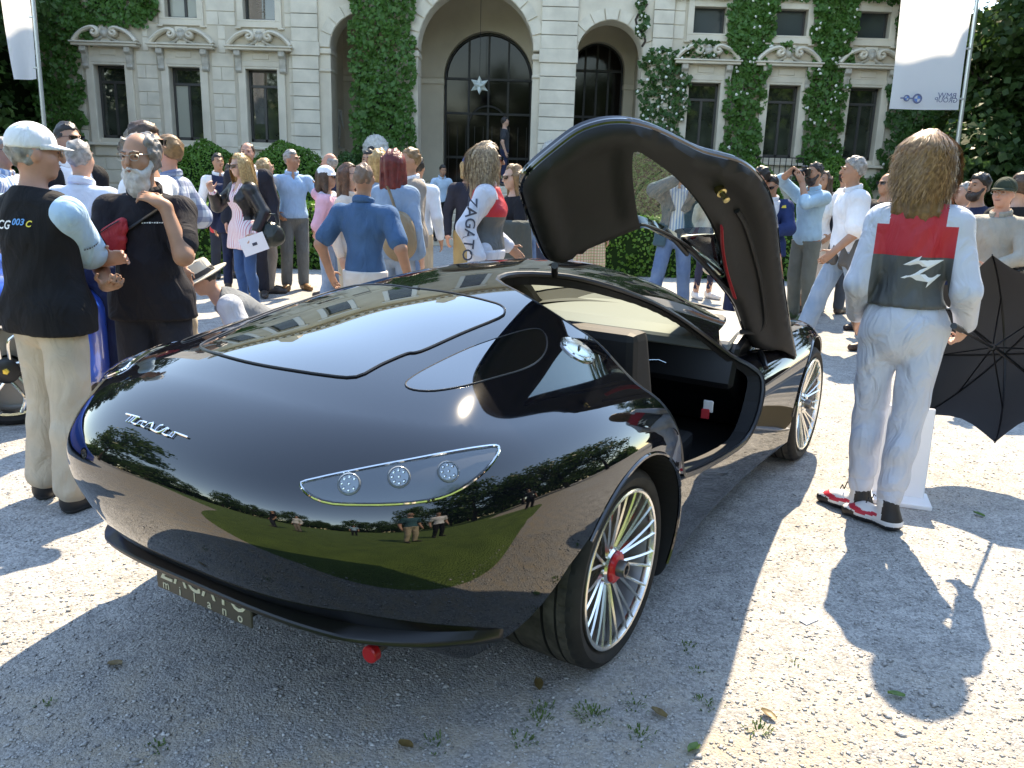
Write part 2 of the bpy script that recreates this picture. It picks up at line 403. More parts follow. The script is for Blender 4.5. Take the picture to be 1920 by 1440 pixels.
# wheel wells
def cutter(mb):
    o = mb.build('cutter', M_trim); o.parent = car
    return o
def cut(mb):
    c = cutter(mb); bpy.context.view_layer.update(); bool_cut(body, c); bpy.data.objects.remove(c)
for wx in (0.0, WB):
    for s in (-1, 1):
        mb = MB(); n = 72
        mb.prism([(wx + .385 * math.cos(2 * math.pi * i / n), .345 + .385 * math.sin(2 * math.pi * i / n)) for i in range(n)], 1, s * .52, s * 1.2); cut(mb)
for s in (-1, 1):
    mb = MB(); mb.prism([(-.30, .60), (-.352, .56), (-.405, .52), (-.46, .45), (-.525, .36), (-.59, .26), (-.66, .1), (-.2, .1)], 1, s * .5, s * 1.2); cut(mb)
# cabin cavity, offset inside the skin
def cav_F(P):
    x, y, z = P.T
    return np.maximum.reduce([car_F(P) + .05, .50 - x + .25 * (1.0 - z), x - 2.28, .24 - z, np.abs(y) - .80])
cv, cq = surface_nets(cav_F, (.2, -.9, .2), (2.4, .9, 1.25), .03, 0)
cob = mesh_obj('cutter', cv, cq, M_trim, car); bpy.context.view_layer.update(); bool_cut(body, cob); bpy.data.objects.remove(cob)
# door aperture
DOOR_AP = [(934, 524), (989, 556), (1058, 600), (1120, 642), (1161, 686), (1196, 721), (1237, 752), (1264, 789), (1278, 838), (1283, 885), (1297, 889), (1345, 866), (1400, 828), (1426, 775), (1434, 716), (1416, 690), (1374, 666), (1323, 627), (1278, 594), (1223, 563), (1147, 535), (1065, 515), (970, 510)]
AP3 = [on_car(*p) for p in DOOR_AP]
AP3 = curve_pts(AP3, 3, True)
def ap_dir(p):
    th = math.radians(5 + 62 * float(sstep(.55, 1.2, np.array(p[2])))); return np.array([0, -math.cos(th), math.sin(th)])
ou = [p + ap_dir(p) * .12 for p in AP3]; inn = [p - ap_dir(p) * .30 for p in AP3]
n = len(AP3); mb = MB(); ci = np.mean(inn, 0); co = np.mean(ou, 0) + np.array([0, -.1, .1])
mb.add(ou + inn + [co, ci], [(i, (i + 1) % n, n + (i + 1) % n, n + i) for i in range(n)] + [(2 * n, (i + 1) % n, i) for i in range(n)] + [(2 * n + 1, n + i, n + (i + 1) % n) for i in range(n)]); cut(mb)
# windscreen hole
ws = [(1.28, .30), (1.20, 0), (1.28, -.30), (1.62, -.44), (2.02, -.56), (2.20, -.5), (2.27, -.2), (2.29, 0), (2.27, .2), (2.20, .5), (2.02, .56), (1.62, .44)]
mb = MB(); mb.prism([tuple(p) for p in curve_pts(ws, 4, True)], 2, .86, 1.4); cut(mb)
# paint where the vertex lies on the outer skin, trim inside; smooth normals from the implicit surface
me = body.data; nv = len(me.vertices); co = np.empty(nv * 3); me.vertices.foreach_get('co', co); co = co.reshape(-1, 3)
onsk = np.abs(car_F(co)) < 1.5e-3; G = car_grad(co)
fm = []; ln = []
me.materials.clear(); me.materials.append(M_paint); me.materials.append(M_trim)
for p in me.polygons:
    vs = list(p.vertices); ok = all(onsk[i] for i in vs) and float(G[vs].mean(0) @ np.array(p.normal)) > .5
    fm.append(0 if ok else 1); nn = tuple(p.normal)
    ln += [tuple(G[i]) if ok else nn for i in vs]
me.polygons.foreach_set('material_index', fm); me.polygons.foreach_set('use_smooth', np.ones(len(fm), bool)); me.normals_split_custom_set(ln)
# windscreen pane
wl = [car_snap(np.array([[p[0], p[1], float(car_T(np.array([p[0]]), np.array([p[1]]))[0])]]))[0] for p in curve_pts([(x * 1.0, y * 1.03) for x, y in ws], 4, True)]
patch_obj('windscreen', wl, thin_glass('windscreen_glass', (.62, .70, .66), 1.55), car, .06, -.012)
# seams and windows
def car_line(name, px, r, m, parent, closed=False, off=.0015, sub=5, n=6):
    P = curve_pts([on_car(*p) for p in px], sub, closed); P = car_snap(np.array(P), off)
    return MB().tube(P, r, n, closed=closed).build(name, m, parent, True)
RW_px = [(944, 580), (940, 592), (915, 605), (860, 628), (800, 654), (780, 661), (760, 664), (715, 685), (668, 707), (620, 705), (560, 697), (500, 686), (440, 672), (392, 661)]
P = [on_car(*p) for p in RW_px]
RW3 = curve_pts(P, 4); mirror = [np.array([p[0], -p[1], p[2]]) for p in RW3[:30][::-1]]
cB = RW3[:33]                                    # near half runs from top corner down to the bottom corner
bc = on_car(668, 707); tc_ = on_car(944, 580)
half = [on_car(*p) for p in [(700, 537), (770, 541), (850, 551), (905, 563), (938, 573), (946, 584), (935, 597), (860, 628), (800, 655), (778, 662), (762, 664), (715, 684), (668, 707), (610, 704), (540, 694)]]
half[0][1] = 0.0; half[-1][1] = -.12
loop = half + [np.array([half[-1][0] - .008, 0, half[-1][2]])] + [np.array([p[0], -p[1], p[2]]) for p in half[:0:-1]]
RWL = car_snap(np.array(curve_pts(loop, 3, True)), 0)
rw = patch_obj('rear_window', RWL, M_dglass, car, .03, .002)
MB().tube(car_snap(RWL, .002), .0042, 6, closed=True).build('seam', M_satin, rw, True)
QW_px = [(760, 721), (775, 706), (820, 681), (880, 653), (940, 632), (985, 619), (1012, 618), (1024, 632), (1024, 655), (1010, 676), (980, 693), (930, 708), (870, 724), (815, 733), (775, 731)]
for sgn in (1, -1):
    L = np.array([on_car(*p) for p in QW_px]); L[:, 1] *= sgn; L = car_snap(np.array(curve_pts(L, 3, True)))
    q = patch_obj('quarter_window', L, M_dglass, car, .03, .002)
    MB().tube(car_snap(L, .001), .0026, 6, closed=True).build('seam', M_satin, q, True)
# bonnet and boot shut lines are hidden; roof joint from window corner to door aperture
# fuel filler
fc = on_car(1083, 657); fn = car_grad(fc[None])[0]
R = Vector(fn).to_track_quat('Z', 'Y').to_matrix().to_4x4(); R.translation = Vector(fc)
cap = MB().lathe([(.066, -.01), (.066, .004), (.062, .007), (.05, .0075), (.049, .006), (.047, .0085), (.03, .0095), (.0, .0095)][:-1] + [(.001, .0095)], 40, M=R).build('fuel_cap', M_silver, car, True)
for i in range(8):
    a = i * math.pi / 4 + .2; MB().lathe([(.0045, .004), (.0045, .0085), (.001, .0088)], 10, (0, 0, 0), R @ Matrix.Translation((.057 * math.cos(a), .057 * math.sin(a), 0))).build('bolt', M_steel, cap)
MB().box((0, 0, .012), (.034, .006, .006), .5, R).build('cap_latch', M_steel, cap)
# tail lamps
TL_px = [(566, 906), (590, 899), (640, 888), (700, 876), (780, 861), (860, 846), (905, 839), (928, 837), (935, 842), (930, 856), (912, 880), (880, 906), (845, 926), (800, 939), (740, 945), (680, 946), (625, 944), (590, 934), (570, 919)]
for sgn in (1, -1):
    L = np.array([on_car(*p) for p in TL_px]); L[:, 1] *= sgn
    if sgn < 0: L[:, 0] += .24
    L = np.array(curve_pts(L, 2, True)); L = car_snap(L)
    tl = patch_obj('tail_lamp', L, M_lamp, car, .03, .0018)
    MB().tube(car_snap(L, .003), .0048, 8, closed=True).build('trim', M_chrome, tl, True)
    for (ux, uy) in ((655, 908), (748, 895), (840, 885)):
        c = on_car(ux, uy); c[1] *= sgn; c[0] += .24 * (sgn < 0); c = car_snap(c[None])[0]; nn = car_grad(c[None])[0]; R = Vector(nn).to_track_quat('Z', 'Y').to_matrix().to_4x4(); R.translation = Vector(c)
        ld = MB().lathe([(.029, 0), (.029, .004), (.027, .007), (.025, .008), (.023, .005), (.012, .0065), (.001, .007)], 20, M=R).build('led_cluster', M_led, tl, True)
        for i in range(8):
            a = i * math.pi / 4.0; rr = .017 if i else 0.0
            if i == 0: rr = 0
            MB().lathe([(.0045, .005), (.004, .009), (.001, .0105)], 8, M=R @ Matrix.Translation((rr * math.cos(a), rr * math.sin(a), 0))).build('diode', M_chrome, ld, True)
    LL = fill_patch(car_snap(L), .03, True, .014); N = car_grad(LL[0])
    lens = mesh_obj('lens', LL[0], [f if np.cross(LL[0][f[1]] - LL[0][f[0]], LL[0][f[2]] - LL[0][f[0]]) @ N[f[0]] > 0 else f[::-1] for f in LL[1]], M_clear, tl, True); set_normals(lens, N)
# script emblem
ST = [[(370, 168), (600, 228)], [(480, 203), (365, 308)], [(528, 215), (412, 320)], [(625, 238), (572, 228), (462, 318), (500, 345), (560, 362)], [(565, 352), (632, 296), (692, 308), (640, 374), (570, 362)], [(670, 300), (752, 325)], [(640, 376), (698, 412), (780, 345), (872, 328)], [(858, 338), (835, 395), (815, 440), (738, 430)], [(815, 440), (900, 488), (955, 498), (1010, 478), (1075, 440), (1112, 420), (1142, 450)],
      [(880, 478), (930, 420), (985, 376), (1045, 368)], [(1125, 430), (1020, 520), (1070, 550), (1140, 568)], [(1140, 570), (1210, 500), (1262, 505), (1190, 592), (1140, 570)], [(1240, 498), (1480, 588)]]
em = None
mb = MB()
for st in ST:
    P = car_snap(np.array([on_car(200 + x / 9.6, 760 + y / 9.6) for x, y in st]), .004)
    mb.tube(P, .0027, 6)
mb.build('script_emblem', M_chrome, car, True)
# rear lip, diffuser, plate
def lip_path(off, zo):
    out = []
    for i in range(41):
        a = -1 + 2 * i / 40; Y = .81 * a
        z = .43 - .075 * abs(a) ** 2.2 + zo
        w = .955; u = (1 - min(.999, abs(Y) / w) ** 2.9) ** (1 / 2.9); x = .15 - u * (.15 - float(_XE(np.array(.42)))) - off
        out.append(np.array([x, Y, z]))
    return out
lp = lip_path(.012, 0.0); rings = []
for i, (a, b) in enumerate(zip(lip_path(.036, 0), lip_path(-.06, -.004))):
    e_ = min(1, min(i, 40 - i) / 7); a = b + (a - b) * (.25 + .75 * e_ ** .6)
    rings.append([a, a + np.array([0, 0, -.016]), b + np.array([0, 0, -.035]), b + np.array([0, 0, .03])])
V = [p for r in rings for p in r]; F = [(i * 4 + j, i * 4 + (j + 1) % 4, (i + 1) * 4 + (j + 1) % 4, (i + 1) * 4 + j) for i in range(40) for j in range(4)] + [(0, 1, 2, 3), (163, 162, 161, 160)]
MB().add(V, F).build('rear_lip', M_satin, car, True, bevel=.004)
mb = MB(); mb.prism([(-.62, .30), (-.40, .22), (-.40, .45), (-.80, .45)], 1, -.60, .60); mb.build('diffuser', M_trim, car, bevel=.01)
plate = MB().box((-.928, 0, .388), (.008, .42, .115)).build('licence_plate', mat('plate_brown', (.055, .05, .038), rough=.45, var=.1), car, bevel=.002)
MB().span((-.922, -.19, .35), (-.70, .19, .43)).build('plate_bracket', M_trim, plate)
def text_mesh(name, txt, size, m, parent, M, ext=.0008, shear=0.0, align='CENTER', bold=0.0, space=1.0):
    cu = bpy.data.curves.new(name, 'FONT'); cu.body = txt; cu.size = size; cu.extrude = ext; cu.shear = shear; cu.align_x = align; cu.align_y = 'CENTER'; cu.offset = bold; cu.space_character = space; cu.resolution_u = 3
    t = bpy.data.objects.new(name, cu); COL.objects.link(t); bpy.context.view_layer.update()
    me = bpy.data.meshes.new_from_object(t.evaluated_get(bpy.context.evaluated_depsgraph_get())); bpy.data.objects.remove(t)
    me.transform(M); me.materials.clear(); me.materials.append(m)
    return link(bpy.data.objects.new(name, me), parent)
M_cream = mat('cream_lettering', (.62, .58, .45), rough=.5)
PM = Matrix(((0, 0, -1, -.933), (-1, 0, 0, 0), (0, 1, 0, .410), (0, 0, 0, 1)))
for i, ch in enumerate('ZAGATO'): text_mesh('letter', ch, .088, M_cream, plate, PM @ Matrix.Translation(((i - 2.5) * .064, -.014, 0)), bold=.001)
for i, ch in enumerate('milano'): text_mesh('letter', ch, .042, M_cream, plate, PM @ Matrix.Translation(((i - 2.5) * .066, -.060, 0)))
for Y in (-.47, .47):
    R = Matrix.Translation((-.735, Y, .245)) @ Matrix.Rotation(-math.pi / 2, 4, 'Y')
    MB().tube([(-.72, Y, .245), (-.5, Y, .26)], .014, 8).build('exhaust_stub', M_steel, car, True)
    fl = MB().lathe([(.026, -.015), (.026, .006), (.022, .010), (.001, .011)], 20, M=R).build('fog_reflector', M_red, car, True)
M_w0 = mat('white_plastic', (.75, .75, .76), rough=.4)
# interior
MB().prism([(1.55, .60), (1.62, .80), (1.72, .835), (2.27, .84), (2.27, .30), (1.95, .30), (1.72, .5)], 1, -.74, .74).build('dashboard', M_satin, car, bevel=.02)
dt = MB(); dt.prism([(1.575, .765), (1.60, .815), (1.72, .845), (2.27, .865), (2.27, .83), (1.7, .80)], 1, -.70, .70); dt.build('dash_top', M_grey, car, bevel=.012)
mb = MB(); mb.tube([(1.545, -.16, .70), (1.545, -.20, .685), (1.545, -.30, .68), (1.545, -.36, .69), (1.545, -.40, .68)], .003, 5); mb.tube([(1.545, -.22, .70), (1.545, -.25, .67), (1.545, -.27, .7), (1.545, -.31, .665)], .003, 5); mb.build('dash_script', M_chrome, car)
MB().span((.5, -.78, .245), (2.25, .78, .265)).build('floor_pan', M_trim, car)
MB().span((.6, -.14, .26), (2.0, .14, .52)).build('centre_tunnel', M_trim, car, bevel=.05, seg=3)
for sy in (-.42, .42):
    st = MB(); st.prism([(.80, .27), (1.32, .27), (1.36, .42), (.92, .36), (.70, 1.0), (.56, 1.0), (.62, .3)], 1, sy - .23, sy + .23); st.build('seat', M_trim, car, bevel=.035, seg=2)
ba = px_plane(1328, 762, (1.50, 0, 0), (1, 0, 0)); mb = MB(); mb.box(tuple(ba), (.010, .050, .060)); an = mb.build('belt_anchor', M_w0, car, bevel=.004)
bt = px_plane(1322, 776, (1.485, 0, 0), (1, 0, 0)); mb = MB(); mb.box(tuple(bt), (.012, .040, .050), .2); mb.build('belt_tongue', M_redcloth, an, bevel=.004)
mb = MB(); P = [(1.22, -.06, 1.10), (1.22, .1, 1.10)]; mb.box((1.20, .02, 1.09), (.03, .20, .06)); mb.build('rear_view_mirror', M_satin, car, bevel=.012, seg=2)
mb = MB(); P = car_snap(np.array([(2.26 - .03 * t, -.45 + .5 * t, .9) for t in np.linspace(0, 1, 9)]), .02); mb.tube(P, .009, 6); mb.build('wiper', M_satin, car, True)
MB().tube(np.array(AP3) - np.array([ap_dir(p) * .01 for p in AP3]), .013, 8, closed=True).build('door_seal', M_satin, car, True)
# wheels
def make_wheel(parent, x, y, s, w, red):
    """s=+1: outer face towards +Y"""
    t = empty('wheel'); t.parent = parent; t.location = (x, y, .335); t.rotation_euler = (0, 0, 0 if s < 0 else math.pi)
    # local: outer face at -Y
    n = 180; R0 = .337; prof = []
    zs = [0.0, .004, .012, .022, .034]
    # cross section (radius, axial from outer face)
    base = [(.268, .018), (.275, .006), (.290, -.004), (.306, -.006), (.320, .002), (.331, .014), (.336, .03), (.337, .055), (.337, .0585), (.329, .060), (.329, .066), (.337, .0675), (.338, .10), (.338, .1035), (.329, .105), (.329, .113), (.338, .1145), (.338, w - .105), (.329, w - .103), (.329, w - .097), (.338, w - .095), (.337, w - .05), (.336, w - .03), (.328, w - .012), (.315, w), (.29, w), (.268, w - .012)]
    V = []; k = len(base)
    for j in range(n):
        a = 2 * math.pi * j / n; sipe = (j % 5 == 0)
        for i, (r, d) in enumerate(base):
            rr = r
            if sipe and r > .3325 and (d < .058 or d > w - .095): rr = r - .006
            V.append((rr * math.cos(a), d, rr * math.sin(a)))
    F = [(j * k + i, j * k + i + 1, ((j + 1) % n) * k + i + 1, ((j + 1) % n) * k + i) for j in range(n) for i in range(k - 1)]
    fm = [1 if base[i][0] > .333 and base[i + 1][0] > .333 else 0 for j in range(n) for i in range(k - 1)]
    ty = mesh_obj('tyre', V, F, None, t, True, mats=[M_rubber, M_tread], fmat=fm); auto_smooth(ty.data, .5)
    rim = MB()
    RX = Matrix.Rotation(math.pi / 2, 4, 'X')     # lathe axis Z -> -Y
    rim.lathe([(.256, .003), (.263, .006), (.269, .003), (.272, -.008), (.268, -.03), (.252, -.03), (.250, -.012)], 64, M=RX, closed=True)
    MB().lathe([(.252, -.02), (.258, -.03), (.250, -.06), (.245, -w + .01), (.235, -w + .005), (.238, -.06)], 64, M=RX, closed=True).build('barrel', mat('barrel_grey', (.30, .30, .31), rough=.45, metal=.6), t, True)
    ro = rim.build('rim', M_wheel, t, True)
    for p in range(13):
        for dd in (-1, 1):
            a0 = 2 * math.pi * (p + .5) / 13 + dd * .05; a1 = 2 * math.pi * (p + .5) / 13 + dd * .11
            sp = MB(); r0, r1 = .05, .266
            pts = []; rad = []
            for q in range(6):
                u = q / 5; r = r0 + (r1 - r0) * u; a = a0 + (a1 - a0) * u
                d = .004 + .050 * (1 - u) ** 1.2
                pts.append((r * math.cos(a), d, r * math.sin(a))); rad.append(.0068 - .0016 * u)
            sp.tube(pts, rad, 6, flat=1.9, up=(0, 1, 0)); sp.build('spoke', M_wheel, ro, True)
    RX = RX @ Matrix.Translation((0, 0, -.045))
    hub = MB().lathe([(.062, -.05), (.062, .008), (.055, .016), (.03, .018), (.001, .018)], 32, M=RX).build('hub', M_silver, t, True)
    mb = MB()
    prof = [(.05, .014), (.052, .022), (.044, .030), (.03, .032), (.001, .032)]
    n2 = 40; V = []
    for (r, z) in prof:
        for j in range(n2):
            a = 2 * math.pi * j / n2; rr = r * (1 + (.07 if (j % 4 < 2 and r > .04) else 0)); V.append((rr * math.cos(a), -z + .045, rr * math.sin(a)))
    mb.add(V, [(i * n2 + j, i * n2 + (j + 1) % n2, (i + 1) * n2 + (j + 1) % n2, (i + 1) * n2 + j) for i in range(len(prof) - 1) for j in range(n2)])
    mb.build('hub_ring', M_red if red else M_silver, t, False)
    MB().lathe([(.028, .02), (.028, .052), (.024, .060), (.016, .060), (.014, .045), (.001, .045)], 6 if False else 24, M=RX).build('hub_nut', M_steel, t, True)
    MB().lathe([(.17, -.07), (.17, -.10), (.07, -.10), (.07, -.07)], 48, M=RX, closed=True).build('brake_disc', M_steel, t, True)
    MB().box((.12, .105, .08), (.09, .06, .16), 0).build('brake_caliper', M_red, t, bevel=.01)
    return t
for wx in (0.0, WB):
    for s in (-1, 1): make_wheel(car, wx, s * .905, s, .33 if wx == 0 else .26, wx == 0)
# front arch edges catch light: rolled lips
for wx in (0.0, WB):
    for s in (-1, 1):
        P = np.array([(wx + .387 * math.cos(a), s * .9, .345 + .387 * math.sin(a)) for a in np.linspace(-.35, math.pi - (.60 if wx == 0 else .02), 40)])
        P2 = []
        for p in P:
            q = CBVH.ray_cast(Vector((p[0], s * 1.3, p[2])), Vector((0, -s, 0)))
            if q[0] is not None: P2.append(np.array(q[0]))
        MB().tube(np.array(P2), .007, 6).build('arch_lip', M_paint, car, True)
# raised door, hinged along the roof rail and windscreen pillar
H1 = px_plane(1045, 507, (0, -.36, 0), (0, 1, 0)); H2 = px_plane(1425, 664, (0, -.80, 0), (0, 1, 0))
axd = (H2 - H1) / np.linalg.norm(H2 - H1); upd = np.array([0.05, -.70, .70]); upd -= axd * (upd @ axd); upd /= np.linalg.norm(upd); dn = np.cross(axd, upd)
if dn @ (CCAM - H1) < 0: dn = -dn
DO = [(1045, 508), (1030, 494), (1008, 440), (990, 388), (986, 366), (992, 345), (1010, 325), (1045, 297), (1090, 265), (1130, 251), (1165, 247), (1200, 250), (1240, 262), (1285, 283), (1330, 305), (1370, 314), (1400, 322), (1425, 340), (1448, 370), (1465, 410), (1478, 460), (1487, 530), (1493, 600), (1497, 650), (1502, 700), (1499, 726), (1490, 702), (1482, 676), (1455, 672), (1425, 668), (1411, 645), (1400, 608), (1384, 583), (1350, 545), (1310, 507), (1265, 479), (1222, 461), (1170, 474), (1110, 494), (1066, 510)]
DG = [(1192, 300), (1200, 293), (1213, 299), (1240, 318), (1280, 350), (1318, 392), (1345, 432), (1364, 470), (1376, 515), (1386, 570), (1350, 537), (1310, 498), (1265, 470), (1225, 453), (1213, 450), (1203, 405), (1194, 345)]
def dpt(x, y, off=0.0): return px_plane(x, y, H1, dn) + dn * off
def d2(p): q = np.asarray(p) - H1; return np.array([q @ axd, q @ upd])
dO = np.array([d2(p) for p in curve_pts([dpt(*p) for p in DO], 3, True)]); dG = np.array([d2(p) for p in curve_pts([dpt(*p) for p in DG], 3, True)])
door = empty('door'); door.parent = car
from mathutils.geometry import delaunay_2d_cdt
def inpoly(q, G):
    ins = np.zeros(len(G), bool); dm = np.full(len(G), 9.0)
    for i in range(len(q)):
        a, b = q[i], q[(i + 1) % len(q)]
        cr = ((a[1] > G[:, 1]) != (b[1] > G[:, 1])); xx = (b[0] - a[0]) * (G[:, 1] - a[1]) / (b[1] - a[1] + 1e-12) + a[0]
        ins ^= cr & (G[:, 0] < xx); ab = b - a; t = np.clip(((G - a) @ ab) / (ab @ ab + 1e-12), 0, 1); dm = np.minimum(dm, np.linalg.norm(G - a - t[:, None] * ab, axis=1))
    return ins, dm
lo, hi = dO.min(0), dO.max(0); st = .03
Gd = np.stack(np.meshgrid(np.arange(lo[0], hi[0], st), np.arange(lo[1], hi[1], st), indexing='ij'), -1).reshape(-1, 2)
i1, m1 = inpoly(dO, Gd); i2, m2 = inpoly(dG, Gd); Gd = Gd[i1 & ~i2 & (m1 > .012) & (m2 > .012)]
A = np.concatenate([dO, dG, Gd]); nO, nG = len(dO), len(dG)
rr = delaunay_2d_cdt([Vector(p) for p in A], [], [list(range(nO)), list(range(nO, nO + nG))], 1, 1e-7)
V2 = np.array([tuple(v) for v in rr[0]]); tri = [f for f in rr[2]]
cen = np.array([V2[list(f)].mean(0) for f in tri]); ig, _ = inpoly(dG, cen); io, _ = inpoly(dO, cen); tri = [f for f, g, o_ in zip(tri, ig, io) if not g and o_]
_, em_ = inpoly(dO, V2); _, eg_ = inpoly(dG, V2)
L0 = (hi[0] - lo[0]); L1 = hi[1] - lo[1]
def bow(q):          # the skin bows away from the camera like the closed flank does
    u = (q[..., 0] - lo[0]) / L0; v = (q[..., 1] - lo[1]) / L1
    return -.10 * np.sin(np.pi * np.clip(u, 0, 1)) * np.sin(np.pi * np.clip(v * .9 + .05, 0, 1))
def d3(q, off): return H1 + np.outer(q[:, 0], axd) + np.outer(q[:, 1], upd) + np.outer(bow(q) + off, dn)
edge = np.clip(np.minimum(em_ / .035, 1), 0, 1); 
inner = d3(V2, -.030 + .030 * np.sqrt(np.clip(1 - (1 - edge) ** 2, 0, 1)) - .018 * sstep(.06, .12, em_) * sstep(.03, .07, eg_))
mb_v = np.concatenate([inner, d3(V2, -.075 - .02 * 0)]); nv = len(V2)
def orient(f, v, want):
    a, b, c = (v[i] for i in f[:3]); return tuple(f) if np.cross(b - a, c - a) @ want > 0 else tuple(f[::-1])
fi = [orient(f, mb_v, dn) for f in tri]; fo = [orient(tuple(i + nv for i in f), mb_v, -dn) for f in tri]
ec = {}
for f in tri:
    for i in range(3):
        e = tuple(sorted((f[i], f[(i + 1) % 3]))); ec[e] = ec.get(e, 0) + 1
rimf = [(a, b, b + nv, a + nv) for (a, b), c in ec.items() if c == 1]
dp = mesh_obj('door_panel', mb_v, fi + fo + rimf, None, door, True, mats=[M_trim, M_paint], fmat=[0] * len(fi) + [1] * (len(fo) + len(rimf)))
bm = bmesh.new(); bm.from_mesh(dp.data); bmesh.ops.recalc_face_normals(bm, faces=bm.faces); bm.to_mesh(dp.data); bm.free(); auto_smooth(dp.data, .9)
# pane
ins, dm = inpoly(dG, np.stack(np.meshgrid(np.arange(lo[0], hi[0], .04), np.arange(lo[1], hi[1], .04), indexing='ij'), -1).reshape(-1, 2))
Gp = np.stack(np.meshgrid(np.arange(lo[0], hi[0], .04), np.arange(lo[1], hi[1], .04), indexing='ij'), -1).reshape(-1, 2)[ins & (dm > .015)]
c_ = dG.mean(0); dGx = c_ + (dG - c_) * 1.02
rr = delaunay_2d_cdt([Vector(p) for p in np.concatenate([dGx, Gp])], [], [list(range(nG))], 1, 1e-7)
vp = d3(np.array([tuple(v) for v in rr[0]]), -.045)
mesh_obj('door_glass', vp, [orient(f, vp, dn) for f in rr[2]], M_tint, door, True)
mb = MB(); mb.tube(d3(dG, -.02), .007, 6, closed=True); mb.build('glass_seal', M_satin, door, True)
mb = MB(); mb.tube(d3(dO, -.045), .011, 8, closed=True); mb.build('edge_seal', M_paint, door, True)
def dline(px, off, sub=5): return d3(np.array([d2(p) for p in curve_pts([dpt(*p) for p in px], sub)]), off)
MB().tube(dline([(1366, 447), (1370, 490), (1378, 535), (1390, 578)], .02), [.016] * 16, 8, flat=.35, up=tuple(axd)).build('pull_strap', M_redcloth, door, True)
lc = dline([(1362, 375), (1363, 376)], -.01)[0]
R = Vector(dn).to_track_quat('Z', 'Y').to_matrix().to_4x4(); R.translation = Vector(lc)
MB().lathe([(.020, -.02), (.020, .02), (.012, .022), (.009, .05), (.013, .052), (.013, .062), (.001, .064)], 16, M=R).build('latch_pin', mat('brass', (.55, .45, .2), rough=.3, metal=1), door, True)
# armrest recess rim
MB().tube(dline([(1400, 640), (1430, 640), (1448, 620), (1446, 560), (1432, 500), (1415, 450), (1398, 420)], -.012), .012, 8).build('trim_ridge', M_trim, door, True)
# mirror behind the glass
mp = [(1274, 452), (1282, 444), (1340, 441), (1360, 452), (1376, 500), (1380, 522), (1366, 524), (1330, 492), (1290, 466)]
ml = [px_plane(x, y, H1 - dn * .17, dn) for x, y in curve_pts(mp, 3, True)]
mm = empty('door_mirror'); 
bpy.data.objects.remove(mm)
cM = np.mean(ml, 0); k = len(ml); mirr = MB().add(list(ml) + [p - dn * .05 for p in ml] + [cM - dn * .07], [tuple(range(k))] + [(i, (i + 1) % k, k + (i + 1) % k, k + i) for i in range(k)] + [(k + i, k + (i + 1) % k, 2 * k) for i in range(k)]).build('door_mirror', thin_glass('mirror_shell', (.86, .9, .9), 1.45), door, True)
MB().tube(ml, .006, 6, closed=True).build('mirror_rim', M_satin, mirr, True)
MB().tube([ml[0], ml[0] + dn * .08, dline([(1270, 470), (1271, 471)], -.04)[0]], .01, 6).build('mirror_stalk', M_satin, mirr, True)
# hinges
for px0, q in (((1045, 508), on_car(1040, 516)), ((1430, 668), on_car(1436, 690))):
    MB().tube([dpt(*px0, -.03), (dpt(*px0, -.04) + q) / 2 + np.array([0, 0, .01]), q], .014, 8).build('hinge', M_satin, door, True)
